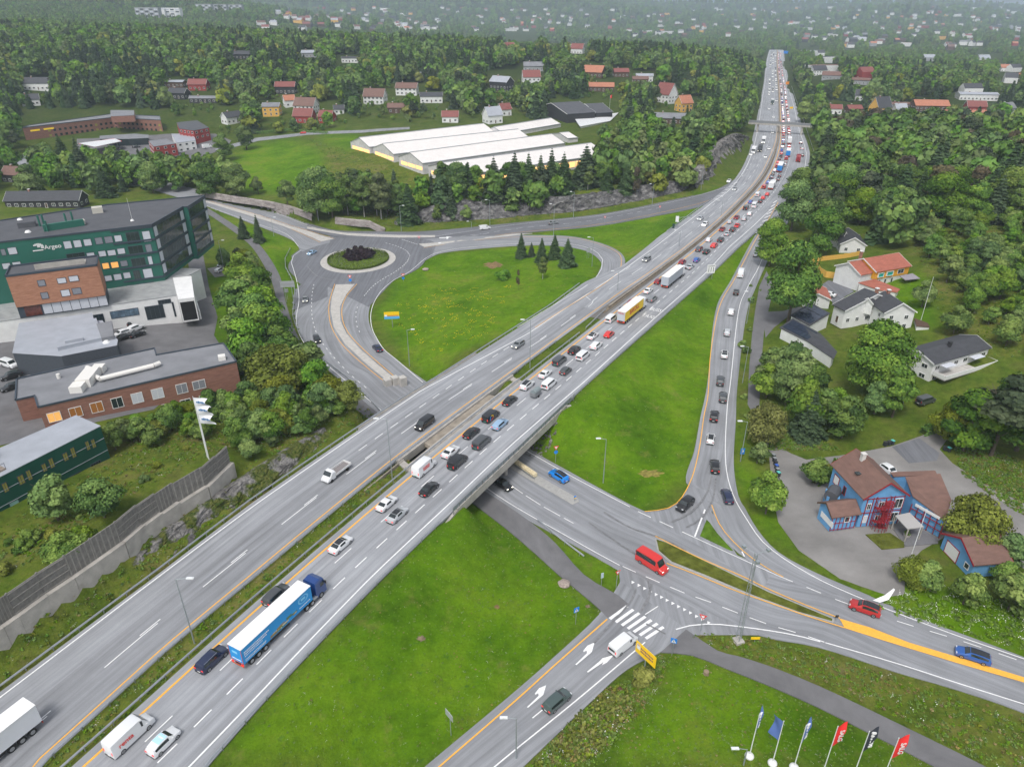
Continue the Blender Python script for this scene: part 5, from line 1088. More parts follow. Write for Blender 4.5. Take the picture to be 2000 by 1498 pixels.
def win(root,A,B,u0,u1,z0,z1,m=None,frame=None,name='window',mull=0,dep=.1,sill=False,label=None):
    A=V3(A);B=V3(B); d=(B-A); d.z=0; d.normalize(); n=Vector((d.y,-d.x,0)); c=A+d*((u0+u1)/2); rz=math.atan2(d.y,d.x)
    if n.dot(Vector((c.x,c.y,0)))>0: n=-n
    w_,h_=abs(u1-u0),abs(z1-z0); b=MB(); b.box((0,0,0),(w_,dep,h_)); o=b.build(name,root,m or GLASS); o.location=Vector((c.x,c.y,(z0+z1)/2))+n*.02; o.rotation_euler=(0,0,rz)
    if frame:
        b=MB(); t=min(.12,w_*.12)
        for s_ in(-1,1): b.box((s_*w_/2,0,0),(t,dep*1.6,h_+t)); b.box((0,0,s_*h_/2),(w_-t,dep*1.6,t))
        for k in range(mull): b.box((-w_/2+w_*(k+1)/(mull+1),0,0),(t*.6,dep*1.5,h_-t))
        f=b.build('frame',o,frame)
    return o
def winpx(root,A,B,r,m=None,frame=None,**k):
    u0,z1=onwall(A,B,r[0],r[1]); u1,z0=onwall(A,B,r[2],r[3]); return win(root,A,B,u0,u1,z0,z1,m,frame,**k)
def Z5(l): return [(a/4.9925,370+b/4.9925,c/4.9925,370+d/4.9925) for a,b,c,d in l]
# --- glass and green office block ---
of=empty('office_building',(-120,205,5),0,'big green and glass office block with brick clad box and white base','building'); of.location=(0,0,0)
A0=P(22,625,12); A1=P(345,577,12); volume(of,[A0,A1,P(366,540,12),(-101.5,222),(-160,232),(-168,200),(-152,173)],2,12,W_WHITE,PAVE,.0,('base_wall','terrace'))
f0=Vector((-142.79,193.36,0)); F_=Vector((-108.47,211.11,0)); dirf=(F_-f0).normalized(); fL=f0-dirf*20; Gp=Vector((-107.9,232.57,0)); Rp=Vector((-106.6,248.1,0))
volume(of,[fL,F_,Gp,Gp+Vector((1.6,0,0)),Rp,(-133.9,235.3),(-154.2,218.1),(-170,205)],12.1,29.5,W_GREEN,R_DK,.35)
for r in Z5([(612,510,708,573),(708,500,803,560),(808,490,900,545),(1108,452,1195,505),(840,622,930,665),(955,605,1040,650),(1042,597,1135,640),(1138,580,1225,625),(68,572,175,628),(15,725,113,770),(115,712,215,760),(1015,845,1098,888),(1102,830,1193,878),(1197,815,1280,862),(1048,975,1132,1038),(1137,955,1227,1022),(1232,940,1318,1010),(1380,412,1480,505),(1435,655,1498,740),(1388,780,1500,865)]): winpx(of,f0,F_,r,BLIND,DKTRIM)
for r in Z5([(920,475,1008,530),(1012,465,1106,518),(1168,700,1250,745),(1412,540,1492,625),(0,585,65,640)]): winpx(of,f0,F_,r,BLINDG,DKTRIM)
for r in Z5([(1222,425,1375,520),(1245,560,1405,632),(1275,680,1430,755),(1295,795,1382,885),(645,635,838,680)]): winpx(of,f0,F_,r,GLASSG,DKTRIM,mull=2)
for r in Z5([(1325,925,1520,990)]): winpx(of,f0,F_,r,mat('shop_glass',(.06,.1,.12),.1,spec=.8),DKTRIM,mull=3)
for r in Z5([(990,722,1072,770),(1075,712,1163,760)]): winpx(of,f0,F_,r,LIT,DKTRIM)
for z0,z1 in ((25.9,28.9),(22.0,25.0),(18.0,21.1),(14.2,17.2)):
    L=(Gp-F_).length
    for u0,u1,m in ((.4,2.6,BLIND),(2.9,L-3.,GLASSG),(L-2.8,L-.4,BLIND)): win(of,F_,Gp,u0,u1,z0,z1,m,DKTRIM,mull=0 if m is BLIND else 7)
    G2=Gp+Vector((1.65,0,0)); L2=(Rp-G2).length
    for u0,u1,m in ((.4,L2-2.6,GLASSG),(L2-2.3,L2-.3,BLIND)): win(of,G2,Rp,u0,u1,z0,z1,m,DKTRIM,mull=0 if m is BLIND else 4)
for z in (29.2,25.4,21.5,17.6,13.6):
    b=MB()
    for p,q in ((F_,Gp),(Gp+Vector((1.6,0,0)),Rp),(f0+dirf*27.4,F_)):
        m=(p+q)/2; d=q-p; b.box((m.x,m.y,z),(d.length,.5,.5),None,math.atan2(d.y,d.x))
    b.build('floor_band',of,DKTRIM)
b0,b1=P(32,601,15.5),P(206,577,15.5); db=(b1-b0).normalized(); nb_=Vector((-db.y,db.x,0)); zt=topz(b1,520)
volume(of,[b0,b1,b1+nb_*9,b0+nb_*9],15.5,zt,BRICK2,R_DK,.5,('brick_box','box_roof'))
for r in Z5([(552,870,652,910),(665,850,772,890),(587,985,690,1035)]): winpx(of,b0,b1,r,BLIND,DKTRIM)
for r in Z5([(360,890,450,938),(392,1010,480,1060),(698,968,800,1015)]): winpx(of,b0,b1,r,BLINDG,DKTRIM)
volume(of,[b0+nb_*.6,b1+nb_*.6,b1+nb_*9,b0+nb_*9],12.1,15.5,DKTRIM,None,0,('shop_wall','x'))
for k in range(7):
    L=(b1-b0).length; u0=L*(.27+.105*k); win(of,b0+nb_*.6,b1+nb_*.6,u0,u0+L*.098,12.4,15.2,BLIND)
win(of,b0+nb_*.6,b1+nb_*.6,1.5,L*.25,12.4,15.2,mat('shop_glass_red',(.12,.04,.03),.1,var=.6,vscale=1.))
p=b0+db*((b1-b0).length*.3)-nb_*0; 
b=MB()
for t0,t1 in((.3,.86),): 
    q0,q1=b0+db*(b1-b0).length*t0+nb_*3.4,b0+db*(b1-b0).length*t1+nb_*3.4; m=(q0+q1)/2; b.box((m.x,m.y,zt+.8),((q1-q0).length,.25,1.5),None,math.atan2(db.y,db.x)); m2=m+nb_*2; b.box((m2.x,m2.y,zt+.2),((q1-q0).length,4,.15),None,math.atan2(db.y,db.x))
b.build('balcony',of,CONC)
for r in Z5([(1070,1190,1360,1205)]): winpx(of,A0,A1,(r[0],r[1]+1,r[2],r[3]+3),mat('shop_glass2',(.1,.15,.2),.1,var=.6,vscale=1.),DKTRIM,name='window',mull=5)
for r in Z5([(1408,1148,1615,1245),(1672,1100,1722,1238),(822,1240,1030,1310),(460,1295,765,1265),(293,1320,420,1320),(1538,1085,1670,1070),(200,1332,245,1345)]): winpx(of,A0,A1,(r[0],r[1],r[2],max(r[3],r[1]+4)),GLASS,DKTRIM,name='door' if r[0]>280 and r[3]-r[1]>15 else 'window',mull=3)
b=MB(); q=[P(338,545,11.9),P(374,541,11.9),P(380,583,11.9),P(348,587,11.9)]; b.prism([tuple(v.xy) for v in q],5,12.25,W_WHITE); b.build('ramp_house',of)
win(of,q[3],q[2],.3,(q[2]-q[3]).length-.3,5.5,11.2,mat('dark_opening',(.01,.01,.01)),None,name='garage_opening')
b=MB(); a_,c_=P(382,588,5.5),P(392,620,5.5); 
for t in np.linspace(0,1,5): pass
d=c_-a_; b.box(((a_.x+c_.x)/2,(a_.y+c_.y)/2,6.3),(d.length,.4,2.8),None,math.atan2(d.y,d.x)); b.build('ramp_wall',of,W_WHITE)
b=MB()
p0=P(85,448,30.3); p1=P(164,436,30.3); d=p1-p0; rz=math.atan2(d.y,d.x); m=(p0+p1)/2; b.box((m.x,m.y,30.6),(d.length,1.0,1.9),None,rz); b.build('roof_plant',of,W_GREEN)
b=MB(); m=m+Vector((-.8,1.9,0)); b.box((m.x,m.y,30.3),(d.length,2.6,1.2),None,rz); b.build('roof_plant',of,M_('pale_metal',(.5,.48,.42)))
b=MB()
for k,(x,y) in enumerate(((75,430),(83,428),(127,425),(140,422),(90,440))): q=P(x,y,31.5); b.tube((q.x,q.y,29.6),(q.x,q.y,32.8),.28,None,W_GREEN,8)
b.build('exhaust_pipe',of)
for x,y,r in ((38,428,.8),(54,452,.9),(258,430,.6)):
    q=P(x,y,29.9); b=MB(); b.tube((q.x,q.y,29.6),(q.x,q.y,30.1),r,r*.6,TRIM,12); b.build('skylight',of)
q=P(190,410,30.5); b=MB(); b.box((q.x,q.y,30.5),(3,2.6,1.8),None,.5); b.build('roof_vent',of,M_('pale_metal',(.5,.48,.42))); q=P(52,437,30.5); b=MB(); b.box((q.x,q.y,30.4),(4.5,3,1.6),None,.5); b.build('stair_head',of,R_DK); q=P(257,425,30); b=MB(); b.tube((q.x,q.y,29.6),(q.x,q.y,36),.05,.03,TRIM,6); b.build('mast',of)
u,z=onwall(f0,F_,103,482)
Mw=Matrix.Translation(f0+dirf*u+Vector((0,0,z))-Vector((-dirf.y,dirf.x,0))*.06)@Matrix.Rotation(math.atan2(dirf.y,dirf.x),4,'Z')@Matrix.Rotation(R(90),4,'X')
text_mesh('wall_lettering','Argeo',1.7,TRIM,of,Mw,.02,bold=.02)
b=MB()
u,z=onwall(f0,F_,75,483); c=f0+dirf*u-Vector((-dirf.y,dirf.x,0))*.08
for k in range(7):
    a0=k*.45-.3; r=1.0; b.box((c.x+dirf.x*math.cos(a0)*r,c.y+dirf.y*math.cos(a0)*r,z+math.sin(a0)*r*.9),(.75,.06,.35),None,math.atan2(dirf.y,dirf.x))
b.box((c.x-dirf.x*.3,c.y-dirf.y*.3,z-.9),(2.6,.06,.3),None,math.atan2(dirf.y,dirf.x)); b.box((c.x+dirf.x*.1,c.y+dirf.y*.1,z+.3),(.7,.06,.7),None,math.atan2(dirf.y,dirf.x)); b.build('wall_emblem',of,TRIM)
# --- grey metal-roofed workshop ---
gw=empty('workshop_building',(0,0,0),0,'low dark walled workshop with light grey metal roof in front of the office base','building')
volume(gw,polyp([(25,690),(38,632),(180,612),(184,627),(200,627),(230,665),(228,675),(120,696)],12),5,12,M_('anthracite_wall',(.06,.07,.085),var=.1),R_LG,.0)
volume(gw,polyp([(105,640),(188,622),(200,660),(112,680)],12.9),12,12.9,R_LG,R_LG,0,('roof_step','roof_step_top'))
volume(gw,polyp([(188,632),(218,626),(222,655),(198,660)],13.2),12,13.0,R_GRY,R_GRY,0,('light_well','light_well_top'))
for x,y,w_,d_,h_ in ((145,665,4,1.2,.9),): q=P(x,y,13.3); b=MB(); b.box((q.x,q.y,13.3),(w_,d_,h_),None,.5); b.build('roof_vent',gw,R_LG)
q=P(207,667,12.4); b=MB(); b.tube((q.x,q.y,12.1),(q.x,q.y,12.6),.9,.5,TRIM,12); b.build('skylight',gw)
wa,wb=P(122,694,12),P(232,674,12); winpx(gw,wa,wb,(177,690,186,702),mat('teal_door',(.08,.25,.24)),None,name='door')
# --- brick works with duct on the roof ---
bw=empty('brick_building',(0,0,0),0,'long low brick building with grey felt roof and white ventilation duct','building')
c1=P(75,797,13); c2=P(462,708,13); volume(bw,[c1,c2,P(436,672,13),P(306,695,13),P(302,682,13),P(33,742,13),P(31,783,13),P(68,775,13)],2,13,BRICK,R_GRY,.3)
Z4=lambda l:[(a/4,750+b_/4,c/4,750+d_/4) for a,b_,c,d_ in l]
for i,r in enumerate(Z4([(362,235,488,278),(532,195,652,242),(698,155,815,207),(862,118,970,172),(1020,82,1125,135),(1178,48,1285,100),(1370,10,1470,60),(1500,-15,1610,25)])): winpx(bw,c1,c2,r,[LIT,mat('lit_room_dim',(.35,.14,.03),.5,emit=.05),mat('lit_room_dim',(.3,.12,.03)),GLASS,BLIND,BLIND,BLINDG,BLINDG][i],TRIM,mull=1)
for i,r in enumerate(Z4([(905,245,1000,275),(1058,205,1160,240),(1215,175,1305,215),(1405,130,1500,180),(1555,95,1620,130)])): winpx(bw,c1,c2,r,GLASS,TRIM,mull=1)
DUCT=mat('duct_metal',(.72,.7,.66),.45); b=MB()
zz=13.9
pth=[P(*q,zz) for q in ((170,718),(180,722),(186,735),(196,740),(300,714),(312,709))]
for a,c in zip(pth[:-1],pth[1:]): b.tube(a,c,.55,None,DUCT,12)
b.build('ventilation_duct',bw)
q=P(172,735,14.3); b=MB(); b.box((q.x,q.y,14.1),(3.0,6.5,2.0),DUCT,.15); b.box((q.x,q.y-4.5,13.9),(2.6,2.8,1.5),DUCT,.15); b.box((q.x,q.y+4.6,13.9),(2.4,2.2,1.6),DUCT,.15); b.build('ventilation_unit',bw)
q=P(114,735,13.6); b=MB(); b.tube((q.x,q.y,13),(q.x,q.y,14.2),.4,.4,DUCT,10); b.build('roof_vent',bw); q=P(433,697,13.8); b=MB(); b.box((q.x,q.y,13.6),(1.6,1.6,1.2),DUCT,.4); b.build('roof_vent',bw)
# --- dark green office at the lower left ---
go_=empty('green_building',(0,0,0),0,'dark green metal-clad building with pale flat roof at the left edge above the cutting','building')
g1=P(196,833,16.5); g2=P(-10,937,16.5); dg=(g2-g1).normalized(); g3=g2+dg*14; ng=Vector((dg.y,-dg.x,0)); ng=ng if ng.y>0 else -ng
volume(go_,[g1,g3,g3+ng*11,P(148,812,16.5)],6,16.5,W_DGREEN,R_LG,.0)
Z8=lambda l:[(a/6.657,860+b_/6.657,c/6.657,860+d_/6.657) for a,b_,c,d_ in l]
YW=mat('yellow_blind',(.3,.27,.05),.7,var=.2); 
for r in Z8([(1100,25,1175,110),(1175,0,1250,80),(805,180,895,245),(905,110,995,205),(530,320,615,385),(620,250,715,335),(215,475,330,545),(328,405,425,495),(15,570,120,650)]): winpx(go_,g2,g1,(r[0],r[1],r[2],r[3]),YW,DKTRIM,mull=1)
for r in Z8([(1175,320,1330,345),(895,480,1085,500),(350,780,540,800)]): winpx(go_,g2,g1,(r[0],r[1],r[2],r[3]),GLASS,DKTRIM,mull=3)
for r in Z8([(110,820,265,840),(48,920,125,955)]): winpx(go_,g2,g1,(r[0],r[1],r[2],r[3]),mat('teal_blind',(.25,.42,.4)),DKTRIM)
for z in (13.9,11.2,8.6): 
    b=MB(); m=(g1+g3)/2-ng*.03; b.box((m.x,m.y,z),((g3-g1).length,.12,.07),None,math.atan2(dg.y,dg.x)); b.build('cladding_joint',go_,R_LG)
v=g1+dg*17+ng*6; volume(go_,[v,v+dg*16,v+dg*16+ng*9,v+ng*9],16.6,20,W_DGREEN,R_LG,0,('upper_wall','upper_roof'))
v=g1+dg*17+ng*1.2; volume(go_,[v,v+dg*12,v+dg*12+ng*4.5,v+ng*4.5],16.62,16.9,M_('timber_deck',(.26,.21,.17),var=.3),None,0,('roof_terrace','x'))
b=MB(); 
for k in range(13): q=v+dg*k; b.box((q.x,q.y,17.4),(.05,.05,1.1))
m=v+dg*6; b.box((m.x,m.y,17.95),(12,.06,.06),None,math.atan2(dg.y,dg.x)); b.build('railing',go_,DKTRIM)
# ---------- gabled volumes ----------
def gable(root,e0,e1,w,ze,zr,zb,wm,rm,oh=.45,trim=TRIM,names=('wall','roof'),th=.22):
    """e0,e1 world eave line ends (one side); w vector across to the other eave"""
    e0,e1,w=V3(e0),V3(e1),V3(w); u=(e1-e0); u.z=0; L=u.length; u.normalize(); w.z=0; w=w-u*w.dot(u); Wd=w.length; v=w.normalized()
    def q(a,b,z): p=e0+u*a+v*b; return (p.x,p.y,z)
    i=oh; r0=ze-(zr-ze)*0
    hw=lambda b:ze+(zr-ze)*(1-abs(b-Wd/2)/(Wd/2))
    pts=[(i,),(L-i,)]
    b=MB(); fr=[q(i,i,zb),q(i,Wd-i,zb),q(i,Wd-i,hw(i)-th*.3),q(i,Wd/2,zr-th*.3),q(i,i,hw(i)-th*.3)]; bk=[q(L-i,i,zb),q(L-i,Wd-i,zb),q(L-i,Wd-i,hw(i)-th*.3),q(L-i,Wd/2,zr-th*.3),q(L-i,i,hw(i)-th*.3)]
    b.add(fr+bk,[(0,1,2,3,4),(9,8,7,6,5),(0,4,9,5),(1,6,7,2),(0,5,6,1)]); wl_=b.build(names[0],root,wm)
    b=MB(); t=th
    for s in (0,Wd):
        vs=[q(0,s,ze),q(L,s,ze),q(L,Wd/2,zr),q(0,Wd/2,zr),q(0,s,ze+t),q(L,s,ze+t),q(L,Wd/2,zr+t),q(0,Wd/2,zr+t)]
        b.add(vs,[(0,1,2,3),(4,7,6,5),(0,4,5,1),(0,3,7,4),(1,5,6,2)])
    rf=b.build(names[1],root,rm)
    if trim:
        for a in (-.06,L+.0):
            b=MB()
            for s in (0,Wd):
                vs=[q(a,s,ze-.12),q(a+.06,s,ze-.12),q(a+.06,Wd/2,zr-.12),q(a,Wd/2,zr-.12),q(a,s,ze+t+.05),q(a+.06,s,ze+t+.05),q(a+.06,Wd/2,zr+t+.05),q(a,Wd/2,zr+t+.05)]
                b.add(vs,[(0,1,2,3),(4,7,6,5),(0,4,5,1),(0,3,7,4),(1,2,6,5),(3,2,6,7)])
            b.build('bargeboard',root,trim)
    return dict(q=q,L=L,W=Wd,u=u,v=v,e0=e0,roof=rf,wall=wl_,i=i)
def house_windows(root,g,zb,ze,m=None,frame=TRIM,rows=1,door=True,n1=None,n2=None,sz=(1.1,1.2)):
    q,L,Wd,i=g['q'],g['L'],g['W'],g['i']
    sides=[(q(i,i,0),q(L-i,i,0)),(q(L-i,Wd-i,0),q(i,Wd-i,0)),(q(i,Wd-i,0),q(i,i,0)),(q(L-i,i,0),q(L-i,Wd-i,0))]
    ctr=V3(q(L/2,Wd/2,0)).xy
    for k,(a,b_) in enumerate(sides):
        a,b_=V3(a),V3(b_); mid=(a+b_).xy/2; out=(mid-ctr); 
        if out.dot(mid)>0: continue   # faces away from the viewer's side of the street
        Ls=(b_-a).length; n=max(1,int(Ls/3.2))
        for r_ in range(rows):
            for j in range(n):
                u=Ls*(j+.5)/n; zc=zb+1.5+r_*2.7
                if zc+.8>ze: continue
                isd=door and r_==0 and j==n//2 and k<2
                if isd: win(root,a,b_,u-.5,u+.5,zb+.1,zb+2.2,W_BRN,frame,name='door')
                else: win(root,a,b_,u-sz[0]/2,u+sz[0]/2,zc-sz[1]/2,zc+sz[1]/2,m,frame,mull=1)
def chimney(root,g,a=.5,off=.0,m=None,h=1.4,zr=0,parent=None):
    p=g['q'](g['L']*a,g['W']*(.5+off),zr); b=MB(); b.box((p[0],p[1],zr+h*.2),(.75,.75,h*1.6),None,math.atan2(g['u'].y,g['u'].x)); b.box((p[0],p[1],zr+h),(.95,.95,.18),TRIM if m is None else m,math.atan2(g['u'].y,g['u'].x)); return b.build('chimney',parent or g['roof'],m or mat('chimney_brick',(.3,.15,.11),.9,var=.2))
def g3(root,L0,R0,L1,ze,zr,zb,wm,rm,**k): a=P(*L0,ze); return gable(root,a,P(*L1,ze),P(*R0,ze)-a,ze,zr,zb,wm,rm,**k)
def g2(root,E0,E1,K,ze,zr,zb,wm,rm,**k): a=P(*E0,ze); return gable(root,a,P(*E1,ze),(P(*K,zr)-a)*2,ze,zr,zb,wm,rm,**k)
def g4(root,L0,R0,end,ze,zr,zb,wm,rm,**k):
    a,b_=P(*L0,ze),P(*R0,ze); w_=b_-a; m=(a+b_)/2; e=P(*end,zr)-m; e.z=0; u=Vector((-w_.y,w_.x,0)).normalized(); L=e.dot(u); return gable(root,a,a+u*L,w_,ze,zr,zb,wm,rm,**k)
def slab(root,pts,zs,zb,wm,rm,names=('wall','roof'),inset=.93,th=.18):
    P_=[P(a,b_,z) for (a,b_),z in zip(pts,zs)]; c=sum((p.xy for p in P_),Vector((0,0)))/len(P_)
    if wm:
        b=MB(); ins=[c+(p.xy-c)*inset for p in P_]; b.prism([tuple(p) for p in ins],zb,[z-.02 for z in zs] if sum(ins[i].cross(ins[(i+1)%len(ins)]) for i in range(len(ins)))>0 else [z-.02 for z in zs][::-1]); b.build(names[0],root,wm)
    b=MB(); n=len(P_); vs=[tuple(p) for p in P_]+[(p.x,p.y,p.z+th) for p in P_]; b.add(vs,[tuple(range(n)),tuple(range(n,2*n))[::-1]]+[(i,(i+1)%n,n+(i+1)%n,n+i) for i in range(n)]); return b.build(names[1],root,rm)
# --- blue house ---
bh=empty('blue_house',(0,0,0),0,'bright blue house with brown tiled roof, red half-timbering and red spiral stair','house')
m1=g3(bh,(1686,977),(1776,968),(1622,908),6.9,10.2,.2,W_BLUE,R_BRN,trim=REDT)
m2=g3(bh,(1596,982),(1625,1013),(1652,975),3.6,5.3,.2,W_BLUE,R_BRN,trim=W_BRN,names=('wing_wall','wing_roof'))
slab(bh,[(1768,933),(1836,926),(1858,978),(1846,1018),(1782,970)],[7.6,7.6,5.6,4.2,5.4],.2,W_BLUE,R_BRN,('annex_wall','annex_roof'))
slab(bh,[(1738,923),(1826,920),(1830,928),(1745,932)],[4.6,4.6,4.2,4.2],.2,W_BLUE,R_BRN,('rear_wall','rear_roof'))
chimney(bh,m1,.72,-.06,M_('white_render',(.6,.58,.55)),1.5,9.9); p=m1['q'](m1['L']*.5,m1['W']*.22,8.6); b=MB(); b.box((p[0],p[1],8.75),(.9,1.1,.2),GLASS,math.atan2(m1['u'].y,m1['u'].x)); b.build('skylight',m1['roof'])
fa,fb_=V3(m1['q'](.45,.45,0)),V3(m1['q'](.45,m1['W']-.45,0)); La=(fb_-fa).length
def strut(root,A,B,u,z0,z1,w=.16,m=REDT,horiz=None):
    if horiz: return win(root,A,B,u,horiz,z0,z0+w,m,None,name='timber_frame',dep=.14)
    return win(root,A,B,u-w/2,u+w/2,z0,z1,m,None,name='timber_frame',dep=.14)
for u in (.1,.24,.31,.66,.74,.98): strut(bh,fa,fb_,La*u,.3,6.9)
for z in (3.4,6.6): strut(bh,fa,fb_,.1,z,z,horiz=La-.1)
for u0,u1,z0,z1,mm in ((.12,.21,4.3,5.6,GLASS),(.11,.2,1.2,2.8,BLIND),(.78,.96,4.1,6.2,GLASS),(.76,.94,1.0,3.0,GLASS),(.4,.52,4.2,5.8,GLASS),(.4,.52,.8,2.6,GLASS)): win(bh,fa,fb_,La*u0,La*u1,z0,z1,mm,TRIM,mull=1)
fs,fe=V3(m1['q'](m1['L']-.45,.45,0)),V3(m1['q'](.45,.45,0)); Lb=(fe-fs).length
for u0,u1,z0,z1,mm in ((.1,.26,3.8,5.8,TRIM),(.42,.5,3.6,5.4,GLASS),(.3,.36,1.2,2.6,GLASS)): win(bh,fs,fe,Lb*u0,Lb*u1,z0,z1,mm,REDT)
wa_,wb_=V3(m2['q'](.45,m2['W']-.45,0)),V3(m2['q'](m2['L']-.45,m2['W']-.45,0)); Lw=(wb_-wa_).length
for k in range(7): strut(bh,wa_,wb_,.1+(Lw-.2)*k/6,.3,3.6,.12)
for z in (.4,1.9,3.4): strut(bh,wa_,wb_,.1,z,z,.12,horiz=Lw-.1)
win(bh,wa_,wb_,Lw*.52,Lw*.72,2.0,3.2,GLASS,TRIM)
ga_,gb2=V3(m2['q'](.45,.45,0)),V3(m2['q'](.45,m2['W']-.45,0)); win(bh,ga_,gb2,.8,4.6,1.4,2.6,TRIM,None,name='wall_sign')
b=MB(); c=P(1715,1030,.3)
for k in range(34):
    a=k*.38; z=.3+k*.185; b.box((c.x+math.cos(a)*.75,c.y+math.sin(a)*.75,z),(1.5,.45,.06),None,a)
for k in range(16): a=k*.39; b.tube((c.x+math.cos(a)*1.5,c.y+math.sin(a)*1.5,.2),(c.x+math.cos(a)*1.5,c.y+math.sin(a)*1.5,7.0),.045,None,None,4)
for z in (1.2,2.4,3.6,4.8,6.0,7.0): 
    for k in range(16): a=k*.39; a2=a+.39; b.tube((c.x+math.cos(a)*1.5,c.y+math.sin(a)*1.5,z),(c.x+math.cos(a2)*1.5,c.y+math.sin(a2)*1.5,z+.05),.05,None,None,4)
b.tube((c.x,c.y,.2),(c.x,c.y,7.2),.1,None,None,8); b.build('spiral_stair',bh,REDT)
ar,br_=P(1782,972,5.4),P(1846,1020,4.2); aa,bb=Vector((ar.x,ar.y,0)),Vector((br_.x,br_.y,0)); dd=(bb-aa).normalized(); nn=Vector((dd.y,-dd.x,0)); nn=nn if nn.y<0 else -nn; aa-=nn*.25; bb-=nn*.25; La2=(bb-aa).length
for k in range(6): strut(bh,aa,bb,.2+(La2-.4)*k/5,.3,4.0,.12)
for z in (1.6,3.0): strut(bh,aa,bb,.2,z,z,.12,horiz=La2-.2)
win(bh,aa,bb,.8,5.6,3.9,4.5,TRIM,None,name='wall_sign')
slab(bh,[(1748,1008),(1776,1002),(1804,1030),(1772,1034)],[3.2,3.2,3.0,3.0],.2,None,M_('canopy_grey',(.4,.39,.38)),('x','canopy'))
for x,y in ((1748,1010),(1774,1034),(1802,1030)): q=P(x,y,3.); b=MB(); b.box((q.x,q.y,1.6),(.18,.18,3.)); b.build('canopy_post',bh,CONC)
b=MB(); q=P(1624,975,2); b.box((q.x,q.y,1.7),(2.4,2.8,3.4),None,-.3); b.build('porch',bh,W_BLUE); b=MB(); b.tube((q.x-1,q.y-1.2,3.4),(q.x+1,q.y+1.2,3.4),1.25,None,R_DK,14); b.build('porch_roof',bh)
gg=empty('garage',(0,0,0),0,'blue garage with brown tiled roof and white door beside the flagpole','garage')
m3=g3(gg,(1838,1042),(1893,1107),(1911,1036),3.1,5.6,.1,W_BLUE,R_BRN,trim=REDT)
da,db2=V3(m3['q'](.45,.45,0)),V3(m3['q'](.45,m3['W']-.45,0)); win(gg,da,db2,1.0,4.2,.2,2.8,TRIM,REDT,name='garage_door'); win(gg,da,db2,6.0,7.0,1.1,2.2,GLASS,TRIM)
# --- white villa with black roof, orange house, solar roofs, balcony villa ---
vz=G(1728,642).z; va=empty('white_villa',(0,0,0),0,'large white villa with black tiled roof and cross wing, two brick chimneys','house')
w1=g2(va,(1650,609),(1625,596),(1708,573),vz+4.6,vz+8.6,vz-1,W_WHITE,R_BLK); w2=g3(va,(1727,613),(1787,608),(1692,588),vz+5.8,vz+8.7,vz-1,W_WHITE,R_BLK,names=('wing_wall','wing_roof'))
house_windows(va,w1,vz,vz+4.5,rows=1); house_windows(va,w2,vz+.2,vz+6,rows=2,door=False); chimney(va,w1,.3,.05,None,1.3,vz+8.6); chimney(va,w2,.8,0,None,1.3,vz+8.6)
dm=g3(va,(1680,590),(1708,594),(1690,580),vz+6.3,vz+7.9,vz+3,W_WHITE,R_BLK,names=('dormer_wall','dormer_roof'),oh=.3)
slab(va,[(1785,622),(1812,632),(1816,640),(1790,638)],[vz+2.4]*4,vz-1,W_WHITE,W_BRN,('deck_wall','deck'))
oz=G(1725,560).z; oh_=empty('orange_house',(0,0,0),0,'orange and white house with terracotta roof and teal awnings','house')
o1=g2(oh_,(1712,533),(1781,521),(1693,505),oz+5,oz+7.8,oz+2.4,W_ORG,R_RED); b=MB()
q_=o1['q']; b.prism([q_(.6,.6,0)[:2],q_(o1['L']-.6,.6,0)[:2],q_(o1['L']-.6,o1['W']-.6,0)[:2],q_(.6,o1['W']-.6,0)[:2]],oz-1.5,oz+2.42); b.build('lower_wall',oh_,W_WHITE)
o2=g2(oh_,(1681,539),(1711,533),(1663,513),oz+4.2,oz+6.9,oz-1.5,W_WHITE,R_RED,names=('wing_wall','wing_roof')); chimney(oh_,o1,.08,0.2,None,2.0,oz+7.6)
oa,ob=V3(q_(.45,.45,0)),V3(q_(o1['L']-.45,.45,0)); Lo=(ob-oa).length
for u0,u1 in ((.06,.22),(.32,.5)): win(oh_,oa,ob,Lo*u0,Lo*u1,oz+3.1,oz+4.5,mat('teal_awning',(.02,.36,.3)),TRIM,name='awning',dep=.5)
win(oh_,oa,ob,Lo*.66,Lo*.84,oz+3.2,oz+4.5,GLASS,TRIM,mull=1)
for u in (.12,.3,.5): win(oh_,oa,ob,Lo*u,Lo*(u+.06),oz+.2,oz+2.1,GLASS,TRIM)
slab(oh_,[(1757,540),(1782,535),(1797,545),(1768,548)],[oz+2.8]*4,oz,None,M_('patio_canopy',(.3,.28,.31)),('x','patio_canopy')); slab(oh_,[(1752,556),(1780,552),(1800,562),(1776,568)],[oz+.1]*4,oz-1,None,CONC_L,('x','patio'),th=.1)
cz=oz-1; cp_=empty('carport',(0,0,0),0,'carport with bright red flat roof between the orange house and the white villa','carport'); slab(cp_,[(1676,553),(1708,546),(1758,566),(1752,572),(1718,568)],[cz+3.4,cz+3.6,cz+3.4,cz+3.1,cz+3.0],cz,W_WHITE,R_RED)
def fence_px(l,h,m,label,name='fence',dz=0):
    e=empty(name,(0,0,0),0,label,'fence'); p_=[G(*a) for a in l]
    for a,c in zip(p_[:-1],p_[1:]):
        d=c-a; n=max(1,int(d.length/2.4))
        for k in range(n):
            p,q=a.lerp(c,k/n),a.lerp(c,(k+1)/n); mm_=(p+q)/2; b=MB(); b.box((0,0,h/2-.1),(d.length/n-.03,.09,h)); o=b.build('fence_panel',e,m); o.location=(mm_.x,mm_.y,T(mm_.x,mm_.y)); o.rotation_euler=(0,0,math.atan2(d.y,d.x))
